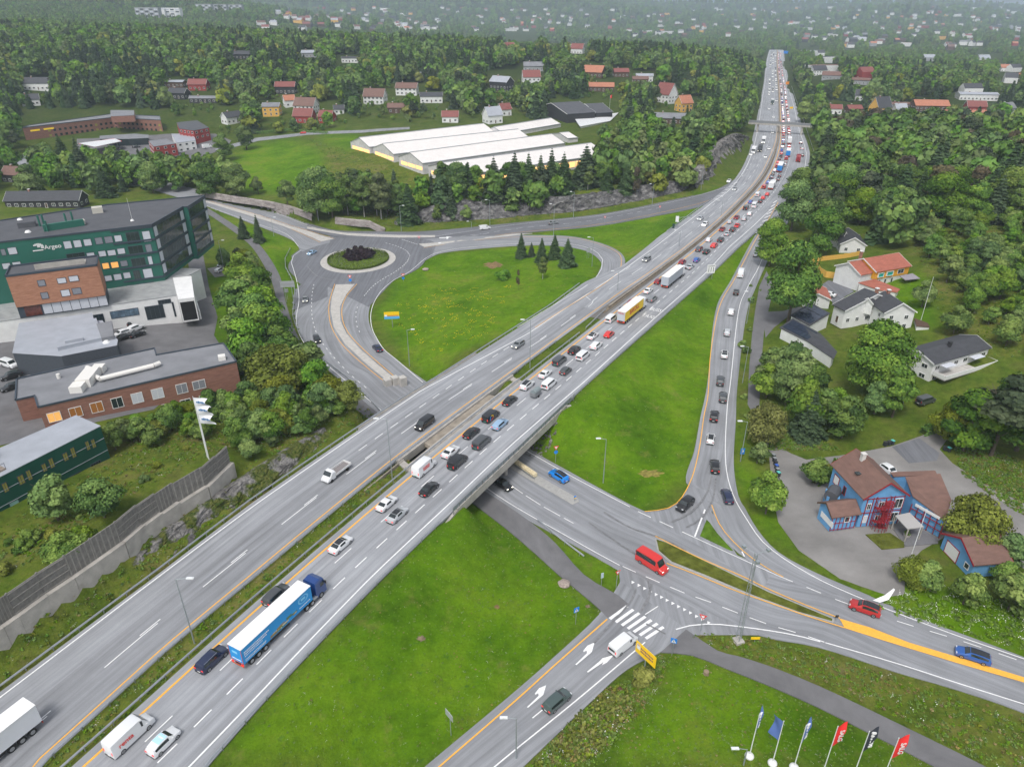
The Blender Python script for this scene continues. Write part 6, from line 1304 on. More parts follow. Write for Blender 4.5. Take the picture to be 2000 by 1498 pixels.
fence_px([(1585,512),(1620,508),(1660,503),(1682,498)],1.8,W_YEL,'upper ochre board fence along the lawn behind the orange house'); fence_px([(1592,518),(1600,534),(1612,542),(1636,545)],2.3,W_YEL,'lower ochre board fence curving below the lawn beside the drive')
wz2=G(1650,498).z; wh=empty('white_house',(0,0,0),0,'white house with black gable roof half hidden behind trees above the ochre fence','house'); t_=g2(wh,(1655,466),(1625,458),(1668,458),wz2+3.6,wz2+6.2,wz2-1,W_WHITE,R_BLK); t2=g3(wh,(1640,478),(1690,476),(1628,458),wz2+3.2,wz2+6,wz2-1,W_WHITE,R_BLK,names=('wing_wall','wing_roof')); house_windows(wh,t2,wz2,wz2+3.2)
gz=G(1600,590).z; wg=empty('white_garage',(0,0,0),0,'white garage with red roof beside the big tree and parked white car','garage'); g3(wg,(1568,583),(1618,572),(1560,560),gz+2.8,gz+4.6,gz-.5,W_WHITE,R_RED)
sz_=G(1600,650).z; sg=empty('solar_garage',(0,0,0),0,'white garage whose roof is covered by black solar panels','garage'); slab(sg,[(1543,617),(1583,592),(1622,613),(1582,637)],[sz_+3.2,sz_+4.6,sz_+4.6,sz_+3.2],sz_-.5,W_WHITE,R_BLK)
def panels(root,c4,nx,ny,zs):
    Q_=[P(a,b_,z) for (a,b_),z in zip(c4,zs)]
    for i in range(nx):
        for j in range(ny):
            def at2(s,t): return Q_[0].lerp(Q_[1],s).lerp(Q_[3].lerp(Q_[2],s),t)+Vector((0,0,.24))
            e=.012; v_=[at2((i+e*3)/nx,(j+e*2)/ny),at2((i+1-e*3)/nx,(j+e*2)/ny),at2((i+1-e*3)/nx,(j+1-e*2)/ny),at2((i+e*3)/nx,(j+1-e*2)/ny)]
            mesh_part('solar_panel',root,v_+[p-Vector((0,0,.06)) for p in v_],[(0,1,2,3),(7,6,5,4),(0,4,5,1),(1,5,6,2),(2,6,7,3),(3,7,4,0)],SOLAR)
panels(sg,[(1547,617),(1583,595),(1618,613),(1582,634)],3,5,[sz_+3.3,sz_+4.6,sz_+4.6,sz_+3.3])
sh=empty('solar_shed',(0,0,0),0,'long white outbuilding with slate roof, partly covered by blue-grey solar panels','shed'); slab(sh,[(1522,641),(1548,623),(1602,652),(1635,688),(1628,702),(1577,668)],[sz_+2.6,sz_+3.8,sz_+3.8,sz_+3.6,sz_+2.4,sz_+2.6],sz_-1.5,W_WHITE,R_BLK); panels(sh,[(1528,640),(1549,626),(1597,652),(1576,665)],2,6,[sz_+2.8,sz_+3.8,sz_+3.8,sz_+2.8])
bz=G(1815,770).z; bv=empty('balcony_villa',(0,0,0),0,'long white villa with dark low-pitched roof and wide balcony','house')
v1=g3(bv,(1761,685),(1822,714),(1872,655),bz+5.6,bz+7.3,bz-1,W_WHITE,R_BLK); house_windows(bv,v1,bz,bz+5.6,rows=2,sz=(1.6,1.1)); chimney(bv,v1,.45,.1,W_BLK,1.2,bz+7.2)
q_=v1['q']; Wd=v1['W']; b=MB(); pr=[V3(q_(1,Wd-.3,0)),V3(q_(v1['L']*.95,Wd-.3,0)),V3(q_(v1['L']*.95,Wd+3,0)),V3(q_(1,Wd+3,0))]; b.prism([tuple(p.xy) for p in pr],bz+2.3,bz+2.6); b.build('balcony',bv,CONC_L)
for a,c in ((pr[1],pr[2]),(pr[2],pr[3]),(pr[3],pr[0])): d=c-a; m=(a+c)/2; b=MB(); b.box((m.x,m.y,bz+3.1),(d.length,.12,1.1),None,math.atan2(d.y,d.x)); b.build('balcony_parapet',bv,W_WHITE)
for s_ in (.2,.7): p=v1['q'](v1['L']*s_,Wd+.8,bz+5.2); b=MB(); b.box((p[0],p[1],bz+5.0),(4,1.8,.08),None,math.atan2(v1['u'].y,v1['u'].x)); b.build('awning',bv,BLIND)
# --- greenhouses ---
GHR=mat('greenhouse_sheet',(.72,.685,.655),.5,var=.05,vscale=.3); GHW=mat('greenhouse_glazing',(.62,.6,.6),.3,var=.15,vscale=.5); GHL=mat('greenhouse_lit',(1.,.55,.2),.5,emit=1.1)
gz_=12.2
def ghouse(L0,R0,end,label,ze=4.2,zr=8.0,lit=True,zb=gz_-1):
    r=empty('greenhouse',(0,0,0),0,label,'greenhouse','greenhouse bays on the plateau'); g=g4(r,L0,R0,end,gz_+ze,gz_+zr,zb,GHW,GHR,oh=.1,trim=RAILM)
    q=g['q']; b=MB(); b.tube(q(0,g['W']/2,gz_+zr+.3),q(g['L'],g['W']/2,gz_+zr+.3),.28,None,None,6); b.build('ridge_vent',r,RAILM); b=MB(); b.tube(q(0,g['W'],gz_+ze+.25),q(g['L'],g['W'],gz_+ze+.25),.3,None,None,6); b.build('gutter',r,RAILM)
    if lit:
        q=g['q']; a,b_=V3(q(.1,.1,0)),V3(q(.1,g['W']-.1,0)); L=(b_-a).length
        for k in range(3): win(r,a,b_,L*(.1+.3*k),L*(.36+.3*k),gz_+.9,gz_+2.6,GHL,None,name='lit_panel')
    return r,g
ghouse((684,278),(722,289),(932,240),'leftmost and rearmost white greenhouse bay with lit gable')
ghouse((728,289),(769,303),(1010,253),'second white greenhouse bay from the left'); ghouse((778,307),(826,321),(1073,262),'third white greenhouse bay, taller gable in the middle'); r4,gq=ghouse((836,325),(898,345),(1143,278),'nearest white greenhouse bay behind the spruces, lit orange along its side')
q=gq['q']; a,b_=V3(q(0.2,gq['W']-.05,0)),V3(q(gq['L']-.2,gq['W']-.05,0)); L=(b_-a).length
for k in range(12): win(r4,a,b_,L*k/12+.3,L*(k+1)/12-.2,gz_+.4,gz_+3.2,GHL,None,name='lit_panel')
ghouse((945,256),(985,262),(1095,234),'rear greenhouse bay behind the long ones',4,7,False); ghouse((1075,262),(1110,272),(1122,262),'short greenhouse stub at the right end',3.6,5.5,False)
wb2=empty('white_shed',(0,0,0),0,'long white low-roofed shed right of the greenhouses','shed'); slab(wb2,[(1122,232),(1208,221),(1192,237),(1133,248)],[gz_+5,gz_+5,gz_+3.4,gz_+3.4],gz_-2,W_WHITE,R_WHI)
bn=empty('barn',(0,0,0),0,'large dark barn with slate grey roof behind the greenhouses','barn'); z=G(1110,242).z; x1=g2(bn,(1108,224),(1164,220),(1094,201),z+6,z+11,z-2,W_BLK,R_DK); b2=empty('barn',(0,0,0),0,'smaller dark barn attached to the right of the large one','barn'); g2(b2,(1163,222),(1198,220),(1155,203),z+5,z+9.5,z-2,W_BLK,R_DK)
# --- shopping building with filling station ---
sb=empty('shopping_building',(0,0,0),0,'wide V-shaped brick building with rows of square windows behind the filling station','building')
z=G(150,285).z; zt=z+9; A_=P(44,251,zt); B_=P(219,231,zt); C_=P(314,236,zt)
volume(sb,[A_,B_,C_,P(312,228,zt),P(262,226,zt),P(216,224,zt),P(58,246,zt)],z-6,zt,BRICK,R_GRY,.4)
for (p,q),n in (((A_,B_),17),((B_,C_),11)):
    L=(q-p).length
    for k in range(n):
        for zz,h in ((zt-3.2,1.5),(zt-6.4,1.5)):
            if p is A_ and k<4: continue
            u=L*(k+.5)/n; win(sb,p,q,u-.8,u+.8,zz-h/2,zz+h/2,YW if (k*7+n)%9==0 else GLASS,None)
L=(B_-A_).length
for u0,u1 in ((.07,.17),(.21,.32)): win(sb,A_,B_,L*u0,L*u1,zt-2.6,zt-1.6,mat('yellow_sign',(.9,.6,.02),.5,emit=.2),None,name='sign_lettering')
volume(sb,polyp([(216,228),(262,226),(262,216),(216,216)],zt+4),zt,zt+4,BRICK,R_GRY,0,('tower_wall','tower_roof'))
cn=empty('filling_station_canopy',(0,0,0),0,'white filling station canopy with a red edge on posts','canopy'); z=G(200,295).z; slab(cn,[(155,281),(225,272),(237,277),(186,288)],[z+5]*4,z,None,R_WHI,('x','canopy_roof'),th=.3); slab(cn,[(154,281.5),(224,272),(238,277),(186,288.5)],[z+4.6]*4,z,None,mat('red_fascia',(.7,.03,.05),.5),('x','fascia'),th=.38)
for x,y in ((172,281),(212,283),(228,278)): q=P(x,y,z+4.5); b=MB(); b.box((q.x,q.y,z+2.3),(.5,.5,4.6)); b.build('canopy_post',cn,RAILD)
def boxb(name,label,cat,pts,h,wm,rm,zb=None,win_rows=2,gpx=None,wm2=None):
    g0=G(*gpx); zb=g0.z if zb is None else zb; e=empty(name,(0,0,0),0,label,cat); tp=polyp(pts,zb+h); volume(e,tp,zb-1.5,zb+h,wm,rm)
    n=len(tp); c=sum((p.xy for p in tp),Vector((0,0)))/n
    for i in range(n):
        a,b_=tp[i],tp[(i+1)%n]; mid=(a.xy+b_.xy)/2
        if (mid-c).dot(mid)>0: continue
        L=(b_-a).length; k=max(1,int(L/3.5))
        for r_ in range(win_rows):
            for j in range(k): win(e,a,b_,L*(j+.5)/k-.8,L*(j+.5)/k+.8,zb+h-1.1-r_*3-1.2+.4,zb+h-1.1-r_*3+.4,GLASS,TRIM)
    return e
boxb('shop','low glass fronted shop with bright posters under the brick building','shop',[(195,266),(262,262),(290,264),(290,270),(250,272),(195,272)],4,GLASS,R_GRY,win_rows=0,gpx=(240,282))
boxb('red_house','two-storey red and white house with flat roof beside the filling station','house',[(290,276),(325,272),(344,281),(300,287)],7,W_RED,R_GRY,gpx=(320,305)); boxb('red_house','tall red house with white band at the side road junction','house',[(345,240),(385,236),(408,250),(378,256),(350,252)],9,W_RED,R_DK,gpx=(395,292)); boxb('white_building','low white building between the red houses','building',[(335,262),(378,262),(382,275),(345,280)],5,W_WHITE,R_LG,gpx=(360,290))
# --- generic houses ---
WMS={'w':(W_WHITE,'white'),'r':(W_RED,'red'),'y':(W_YEL,'ochre yellow'),'k':(W_BLK,'black'),'b':(W_BRN,'dark brown'),'g':(W_GRY,'grey')}
RMS={'k':(R_BLK,'black'),'r':(R_MAR,'dark red'),'o':(R_ORG,'orange'),'n':(R_BRN,'brown'),'g':(R_GRY,'grey'),'W':(R_LG,'pale grey')}
def house(px,py,L,W_,h,ang,wc,rc,label,rows=1,pitch=.42,detail=True,group=None,name='house'):
    g0=G(px,py); z=g0.z; r=empty(name,(0,0,0),0,label,'house',group); a=R(ang); u=Vector((math.cos(a),math.sin(a),0)); v=Vector((-u.y,u.x,0)); e0=g0-u*L/2-v*W_/2
    g=gable(r,e0,e0+u*L,v*W_,z+h,z+h+W_*pitch,z-2.5,WMS[wc][0],RMS[rc][0],trim=TRIM if detail and wc in 'wryk' else None)
    if detail: house_windows(r,g,z,z+h,rows=rows,sz=(1.5,1.3)); chimney(r,g,.3,.0,None,1.0,z+h+W_*pitch)
    return r
HL=[(533,225,13,11,6.2,4,'y','g','yellow house with hipped look and flat dormers by the side road',2,.22),(566,208,9,8,4.5,30,'w','o','small white house with orange roof behind the yellow one',1,.45),(600,220,17,11,5,-12,'w','n','white house with dark brown roof and front gable above the red house',2,.5),(596,238,15,10,4,-8,'r','r','red house with maroon roof and white gable facing the road',1,.5),(640,238,11,9,3.5,-15,'r','r','small red outbuilding with white gable beside the drive',1,.45),(663,222,8,7,3,10,'w','k','little white garage at the top of the drive',1,.4),
 (560,182,17,9,5,0,'k','r','black house with dark red roof on the wooded hillside',1,.4),(734,202,17,11,5,-10,'w','n','white house with brown roof and two white dormers',2,.5),(796,185,18,11,5,-5,'w','n','white villa with reddish brown roof on the garden terrace',2,.35),(843,200,18,9,4.5,5,'w','k','long white house with dark roof below the villa',2,.3),(775,220,13,8,3.5,2,'b','n','dark brown cottage hidden in the trees by the greenhouse road',1,.35),(880,238,12,9,3.5,0,'w','r','white cottage with dark red roof behind the greenhouses',1,.4),(962,240,12,10,5,30,'w','W','white house with pale roof at the rear of the greenhouses',1,.55),(985,225,9,8,4,30,'w','r','house with a small red roof just behind the pale one',1,.5),
 (980,180,18,12,8,-35,'k','W','tall black modern house with pale saw-tooth roof',2,.35),(1037,165,16,12,6,8,'w','r','large white house with red roof and balcony',2,.45),(1042,138,20,12,4,0,'g','g','grey hipped roof house behind the white one',1,.3),(1160,150,20,14,4,-25,'b','o','dark timber house with broad bright orange roof',1,.4),(1174,178,22,9,3.5,-5,'b','o','low brown house with two orange roofs',1,.35),(1212,150,15,9,4,5,'b','r','brown house with red-brown roof beside the conifers',1,.35),(1258,160,16,9,5,-5,'w','W','white boxy house with pale metal roof',1,.2),(1250,162,15,8,3,-5,'b','n','low brown house in front of the pale metal roof',1,.3),
 (1300,200,15,12,6,-50,'w','r','white gabled house with two dark red roofs',2,.7),(1334,218,11,10,6,25,'y','o','yellow house with orange roof beside the dark fir',2,.55),(1250,208,9,7,3,0,'w','r','tiny white shed with red roof below the orange roofs',1,.4),(1310,240,30,14,3.5,-12,'b','g','wide low building with dark roof and brown front left of the fir',1,.2),
 (1018,92,24,14,7,0,'g','k','grey school-like block with flat dark roof on the hill',2,.12),(1128,105,15,11,5,-20,'w','r','white house with maroon roof high on the hill',1,.5),(1083,98,12,8,3,0,'b','o','house with an orange roof on the hill crest',1,.4),(995,100,12,9,5,10,'w','r','white house with red roof at the edge of the school',1,.5),
 (470,115,22,10,4,0,'k','k','black house with white windows on the left hillside',1,.3),(343,170,18,10,4,0,'b','W','brown house with pale flat roof on the hillside',1,.12),(390,175,16,10,4,0,'r','r','red house with white gable on the hillside',1,.4),(352,192,15,10,4,-10,'k','k','black cottage below the pale flat roof',1,.35),(400,200,22,8,3,0,'k','g','long low black house with white fence',1,.2),(455,240,14,9,4,50,'w','k','white house with black roof beside the brick shops',1,.4),(78,175,22,10,5,0,'w','k','white house with black roof between trees at the upper left',1,.4),(62,205,13,9,4,30,'w','k','small white house with black roof at the left edge wood',1,.4),(40,355,15,9,4,-15,'k','n','dark house with brown roof and white bargeboards at the left edge',1,.4),
 (95,402,34,10,3.2,3,'k','k','long black bungalow with brown chimney behind the office',1,.35),(685,122,17,11,4,0,'w','k','flat white modern house with glass front on the hillside',1,.1),(605,112,16,10,4,5,'g','W','pale roofed house on the hillside',1,.25),(963,118,13,9,4,0,'k','k','black house with white chimney on the hillside',1,.4),(820,155,12,9,3,0,'g','W','house with pale roof nearly hidden among trees',1,.3),(915,165,12,9,4,0,'w','W','small white house glimpsed among the trees',1,.3),
 (1625,222,14,9,4,-10,'w','r','white house with brown roof at the left of the right-hand suburb',1,.35),(1665,222,13,9,4,5,'b','r','brown house with red-brown roof in the right-hand suburb',1,.3),(1716,225,15,12,6,20,'y','k','yellow and white gabled house in the right-hand suburb',2,.7),(1688,235,14,9,3,0,'y','k','small ochre house before the yellow gabled one',1,.35),(1752,215,18,12,5,0,'b','n','brown block with flat brown roof beside the yellow house',2,.1),(1812,220,28,16,6,-8,'b','o','large brick coloured house with broad orange-brown roof',2,.25),(1755,222,10,8,4,0,'w','W','small white gable in front of the brown block',1,.5),(1902,218,16,10,4,-8,'r','r','red house with bright red roof at the right',1,.45),(1960,222,18,10,4,30,'w','g','white house with grey roof at the right edge suburb',1,.45),(1885,232,40,10,4,-3,'b','o','long terrace with orange-brown roof at the right',1,.25),(1905,195,34,14,5,-10,'w','W','long pale industrial shed at the right',1,.1),
 (1948,280,12,9,4,30,'w','r','white house with dark red roof in the right-hand wood',1,.5),(1965,140,20,12,5,-10,'w','o','house with bright orange roof at the upper right',1,.35),(1918,122,22,12,6,10,'w','W','white double gabled house at the upper right',1,.5),(1985,155,18,10,4,0,'w','o','white house with tan roof at the right edge',1,.3),(1802,162,18,12,5,20,'w','k','white gabled house among round trees at the right',1,.5),(1685,196,15,10,4,-20,'w','k','white house with black roof in the middle of the right suburb',1,.5),(1580,108,38,14,8,0,'w','W','white three-storey commercial block beside the distant motorway',2,.05),(1600,118,30,16,5,-5,'w','W','low white warehouse in front of the commercial block',1,.05),(1596,148,18,12,6,10,'w','k','white house with dark roof right of the distant motorway',2,.4),(1625,155,22,14,4,-20,'g','n','grey roofed building right of the distant motorway',1,.25),(1680,165,18,10,4,-30,'g','n','brownish hall in the suburb right of the motorway',1,.2),
 (1325,52,40,16,9,0,'b','n','brick apartment block far beyond the hill',2,.05),(1410,85,45,16,9,0,'b','W','long pale apartment block far beyond the hill',2,.05),(310,38,40,16,20,0,'w','W','white high-rise slab on the far left ridge',2,.03)]
for h_ in HL:
    house(*h_[:9],rows=h_[9],pitch=h_[10],detail=h_[1]>=75)
for k,(x,w_) in enumerate(((330,55),(290,50),(400,38),(430,38),(460,38))):
    g0=G(x,40 if k<2 else 30); e=empty('apartment_block',(0,0,0),0,['far white-fronted apartment block in front of the ridge blocks','far dark apartment block behind the white-fronted one','far dark apartment block, left of three in a row on the ridge','far dark apartment block, middle of three in a row on the ridge','far dark apartment block, right of three in a row on the ridge'][k],'apartment block'); c=Vector((0,0)); z=g0.z
    volume(e,[(g0.x-w_/2,g0.y),(g0.x+w_/2,g0.y),(g0.x+w_/2,g0.y+16),(g0.x-w_/2,g0.y+16)],z-5,z+24,W_GRY if k else W_WHITE,R_LG)
    for r_ in range(5):
        for j in range(5): win(e,(g0.x-w_/2,g0.y,0),(g0.x+w_/2,g0.y,0),w_*(j+.15)/5,w_*(j+.85)/5,z+2+r_*4.3,z+4.6+r_*4.3,GLASS if (j+r_)%2 else BLIND,None)
for x,y,g0 in FARH:
    wc=rh.choice('wwwwwwwyrgbk'); rc=rh.choice('kkknnrogW'); big=rh.random()<.12
    L,W__,h=(rh.uniform(30,60),16,9) if big else (rh.uniform(13,21),rh.uniform(10,13),rh.uniform(5.5,8)); z=g0.z; a=R(rh.uniform(-40,40)); u=Vector((math.cos(a),math.sin(a),0)); v=Vector((-u.y,u.x,0)); e0=g0-u*L/2-v*W__/2; sc=1.25
    b=MB(); zr=z+h+(.5 if big else W__*.42); q=lambda p,s_,t,zz:tuple((p+u*L*s_+v*W__*t).xy)+(zz,)
    vs=[q(e0,0,0,z-4),q(e0,1,0,z-4),q(e0,1,1,z-4),q(e0,0,1,z-4),q(e0,0,0,z+h),q(e0,1,0,z+h),q(e0,1,1,z+h),q(e0,0,1,z+h),q(e0,0,.5,zr),q(e0,1,.5,zr)]
    b.add(vs,[(0,1,5,4),(1,2,6,9,5),(2,3,7,6),(3,0,4,8,7)],WMS[wc][0]); b.add(vs,[(4,5,9,8),(6,7,8,9)],RMS[rc][0])
    o=b.build('distant_house'); tag(o,('large %s block with %s roof in the hazy distant town' if big else '%s house with %s roof in the hazy distant suburbs')%(WMS[wc][1],RMS[rc][1]),'house','distant houses in the haze')
# ---------- vehicles ----------
PAINT=mat('car_paint',(.5,.5,.5),.28,spec=.6,coat=.6,objcol=True); TYRE=mat('tyre',(.018,.018,.018),.85); RIM=mat('rim',(.38,.39,.4),.35,.7); CGL=mat('car_glass',(.02,.028,.03),.05,spec=.9); TLIT=mat('tail_light_lit',(.8,.025,.02),.3,emit=.5); TOFF=mat('tail_light',(.35,.01,.01),.25); HLIT=mat('head_light_lit',(1.,.95,.8),.3,emit=2.0); HOFF=mat('head_light',(.6,.62,.64),.15); PLASTIC=mat('black_plastic',(.02,.02,.022),.6); PLATE=mat('number_plate',(.7,.7,.68),.5); PLATEG=mat('green_plate',(.03,.35,.25),.5); DROOF=mat('dark_glass_roof',(.025,.027,.03),.12,spec=.7)
TYPES={ # L,W,stations (x,zbelt,zroof,taper)
 'sedan':(4.75,1.86,[(-2.37,.6,.6,.82),(-2.3,.88,.9,.92),(-1.7,.97,1.01,.98),(-.95,.97,1.38,1.),(-.2,.97,1.45,1.),(.45,.96,1.41,1.),(1.2,.93,.97,.99),(2.0,.8,.84,.95),(2.3,.66,.68,.86),(2.38,.45,.46,.8)],.33),
 'estate':(4.7,1.86,[(-2.35,.55,.55,.85),(-2.31,.95,.97,.94),(-2.0,1.0,1.38,.97),(-1.0,.98,1.49,1.),(-.1,.97,1.5,1.),(.5,.96,1.45,1.),(1.2,.93,.97,.99),(2.0,.8,.84,.95),(2.28,.66,.68,.86),(2.36,.45,.46,.8)],.33),
 'hatch':(4.1,1.8,[(-2.05,.55,.55,.86),(-2.0,.95,.98,.94),(-1.75,1.0,1.36,.97),(-1.0,1.0,1.52,1.),(-.1,.98,1.54,1.),(.35,.97,1.47,1.),(1.0,.94,.98,.99),(1.7,.82,.86,.95),(1.98,.66,.68,.86),(2.05,.45,.46,.8)],.32),
 'suv':(4.75,1.94,[(-2.37,.6,.6,.86),(-2.33,1.05,1.08,.95),(-2.0,1.1,1.5,.97),(-1.1,1.08,1.66,1.),(-.1,1.07,1.68,1.),(.5,1.06,1.62,1.),(1.15,1.04,1.08,.99),(2.05,.94,.98,.95),(2.3,.75,.77,.88),(2.38,.5,.5,.82)],.37),
 'van':(5.2,1.95,[(-2.6,.6,.6,.9),(-2.57,1.15,1.7,.97),(-2.45,1.15,1.86,1.),(-1.,1.15,1.92,1.),(.4,1.15,1.92,1.),(1.0,1.12,1.86,1.),(1.75,1.08,1.14,.98),(2.35,.95,.98,.93),(2.55,.75,.77,.86),(2.6,.5,.5,.8)],.34),
 'bigvan':(6.0,2.05,[(-3.0,.6,.6,.92),(-2.97,1.3,2.35,.98),(-2.85,1.3,2.5,1.),(-1.,1.3,2.58,1.),(1.0,1.3,2.56,1.),(1.45,1.28,2.4,1.),(2.15,1.2,1.28,.98),(2.8,1.02,1.05,.92),(2.97,.8,.82,.86),(3.02,.5,.5,.8)],.36)}
def ring(st,W_):
    x,zb,zr,tp=st; w=W_/2*tp; cab=zr-zb>.15; wr=w*(.76 if cab else .9); 
    if cab and zr>1.75: wr=w*.88
    h=[(w*.8,.2),(w,.34),(w*1.0,zb*.72),(w*.97,zb),(wr,zr),(wr*.55,zr+.035)]
    return [(x,y,z) for y,z in h]+[(x,-y,z) for y,z in h[::-1]]
def vehicle_proto(kind,cargo=False,lit=True,front=False,darkroof=False,plate=PLATE,rack=False):
    L,W_,st,wr=TYPES[kind]; parts=[]; R_=[ring(s,W_) for s in st]; n=len(R_[0]); b=MB(); b.add([p for r in R_ for p in r],[(i*n+j,(i+1)*n+j,(i+1)*n+(j+1)%n,i*n+(j+1)%n) for i in range(len(R_)-1) for j in range(n)]+[tuple(range(n)),tuple(range((len(R_)-1)*n,len(R_)*n))[::-1]],PAINT)
    def me(name,b,smooth=False,**k):
        o=b.build(name,None,None); m=o.data; bpy.data.objects.remove(o)
        if smooth:
            m.polygons.foreach_set('use_smooth',[True]*len(m.polygons)); m.set_sharp_from_angle(angle=R(38)) if hasattr(m,'set_sharp_from_angle') else None
        return m
    parts.append(('body',me('body',b,True),(0,0,0),0))
    cabs=[i for i,s in enumerate(st) if s[2]-s[1]>.15]; c0,c1=cabs[0],cabs[-1]
    def side(sgn,i0,i1,lo=.14,hi=.86):
        b=MB(); vs=[]
        for i in range(i0,i1+1):
            bt=Vector(R_[i][3]); rt=Vector(R_[i][4]); xo=.12 if i==i0 else (-.1 if i==i1 else 0)
            for t in (lo,hi): p=bt.lerp(rt,t); vs.append((p.x+xo*(1 if t==lo else .6),sgn*(p.y+.018),p.z))
        b.add(vs,[(2*k,2*k+2,2*k+3,2*k+1) for k in range(i1-i0)],CGL); return me('side_window',b)
    for sg in (1,-1): parts.append(('side_window',side(sg,c1-1 if cargo else c0,c1),(0,0,0),0))
    if not cargo or True:
        # fill towards the windscreen pillar
        def slope(i,j,nm,t0=.08,t1=.95,wf=.9):
            a,bb=Vector(R_[i][4]),Vector(R_[j][4]); up=Vector((0,0,.02)); dx=Vector((.02 if j>i else -.02,0,0))
            A=[Vector((a.x+(bb.x-a.x)*t,0,a.z+(bb.z-a.z)*t+.035)) for t in (t0,t1)]; y0=(a.y+(bb.y-a.y)*t0)*wf; y1=(a.y+(bb.y-a.y)*t1)*wf; b=MB(); b.add([A[0]+Vector((0,y0,-.0))+up+dx,A[0]+Vector((0,-y0,0))+up+dx,A[1]+Vector((0,-y1,0))+up+dx,A[1]+Vector((0,y1,0))+up+dx],[(0,1,2,3)],CGL); return (nm,me(nm,b),(0,0,0),0)
        parts.append(slope(c1,c1+1,'windscreen'))
        if kind in('sedan',): parts.append(slope(c0,c0-1,'rear_window',.05,.9))
        else:
            i=c0; a=Vector(R_[i][4]); q=Vector(R_[i-1][3]); b=MB(); xo=-.035
            if kind in('van','bigvan'):
                if not cargo or kind=='van': b.add([(a.x-.16,a.y*.85,a.z-.2),(a.x-.16,-a.y*.85,a.z-.2),(a.x-.17,-a.y*.9,a.z-.62),(a.x-.17,a.y*.9,a.z-.62)],[(0,1,2,3)],CGL)
            else: b.add([(a.x-.03,a.y*.9,a.z-.02),(a.x-.03,-a.y*.9,a.z-.02),(q.x+.06,-q.y*.86,q.z+.06),(q.x+.06,q.y*.86,q.z+.06)],[(0,1,2,3)],CGL)
            if b.v: parts.append(('rear_window',me('rear_window',b),(0,0,0),0))
    wb=MB(); wb.tube((0,-.11,0),(0,.11,0),wr,wr,TYRE,18); wb.tube((0,-.125,0),(0,.125,0),wr*.66,wr*.66,RIM,14); wb.tube((0,-.13,0),(0,.13,0),wr*.2,wr*.2,PLASTIC,8); wm=me('wheel',wb)
    for sx in (-.3,.315):
        for sy in (-1,1): parts.append(('wheel',wm,(L*sx,sy*(W_/2-.1),wr),0))
    zr_=st[1][1]; tb=MB(); tb.box((0,0,0),(.1,.34 if kind not in('van','bigvan') else .16,.16 if kind not in('van','bigvan') else .5),TLIT if lit else TOFF); tm=me('tail_light',tb); hb=MB(); hb.box((0,0,0),(.3,.36,.13),HLIT if front else HOFF); hm=me('headlight',hb)
    for sy in (-1,1):
        parts.append(('tail_light',tm,(-L/2+.03,sy*(W_/2*.93-.2),zr_*.86),0)); parts.append(('headlight',hm,(L/2-.22,sy*(W_/2*.8-.12),st[-3][1]*.88),0))
    pb=MB(); pb.box((-L/2-.01,0,.5),(.04,.5,.12),plate); parts.append(('number_plate',me('number_plate',pb),(0,0,0),0))
    bb=MB(); bb.box((0,0,.3),(.12,W_*.8,.16),PLASTIC); bm_=me('bumper',bb); parts+= [('bumper',bm_,(-L/2+.03,0,0),0),('bumper',bm_,(L/2-.06,0,.05),0)]
    mb2=MB(); 
    mb2.box((0,0,0),(.16,.16,.13),PAINT); mm_=me('wing_mirror',mb2)
    for sy in (-1,1): parts.append(('wing_mirror',mm_,(st[c1][0]+.35,sy*(W_/2+.06),st[c1][1]+.04),0))
    if darkroof:
        b=MB(); vs=[]
        for i in range(c0,c1+1): a=R_[i][4]; vs+=[(a[0],a[1]*.86,a[2]+.045),(a[0],-a[1]*.86,a[2]+.045)]
        b.add(vs,[(2*k,2*k+1,2*k+3,2*k+2) for k in range(c1-c0)],DROOF); parts.append(('roof_panel',me('roof_panel',b),(0,0,0),0))
    if rack:
        b=MB()
        for sy in (-1,1): a,c=R_[c0][4],R_[c1][4]; b.tube((a[0]+.2,sy*a[1]*.92,a[2]+.12),(c[0],sy*c[1]*.92,c[2]+.12),.03,None,RAILM,5)
        parts.append(('roof_rail',me('roof_rail',b),(0,0,0),0))
    return parts
PC={}
COL={'w':(.75,.76,.77),'k':(.012,.012,.014),'d':(.06,.065,.07),'g':(.2,.21,.22),'s':(.45,.47,.49),'r':(.45,.02,.02),'R':(.62,.03,.025),'m':(.22,.015,.025),'b':(.02,.1,.36),'B':(.01,.24,.75),'n':(.012,.02,.06),'l':(.28,.42,.58),'G':(.06,.09,.085),'o':(.7,.2,.02)}
def place(kind,col,x,y,z,h,label,group=None,cat=None,**k):
    key=(kind,)+tuple(sorted(k.items(),key=str)); 
    if key not in PC: PC[key]=vehicle_proto(kind,**k)
    nm={'sedan':'car','estate':'car','hatch':'car','suv':'suv','van':'van','bigvan':'van'}[kind]; e=empty(nm,(x,y,z),h,label,cat or ('van' if 'van' in kind else 'suv' if kind=='suv' else 'car'),group)
    c=COL[col] if isinstance(col,str) else col
    for n_,m,loc,rz in PC[key]:
        o=bpy.data.objects.new(n_,m); S.collection.objects.link(o); o.parent=e; o.location=loc; o.color=(*c,1)
    return e
def mcar(kind,col,px,py,label,back=False,**k):
    p=P(px,py,6.75); s,o=so_of(p.x,p.y); k.setdefault('lit',not back); 
    return place(kind,col,p.x,p.y,zmw(s)+.03,heading(s)+(math.pi if back else 0),label,front=back,**k)
def rcar(kind,col,px,py,tx,ty,label,**k):
    g=G(px,py,.7); q=G(tx,ty,.7); k.setdefault('lit',False); return place(kind,col,g.x,g.y,T(g.x,g.y)+.2,math.atan2(q.y-g.y,q.x-g.x),label,**k)
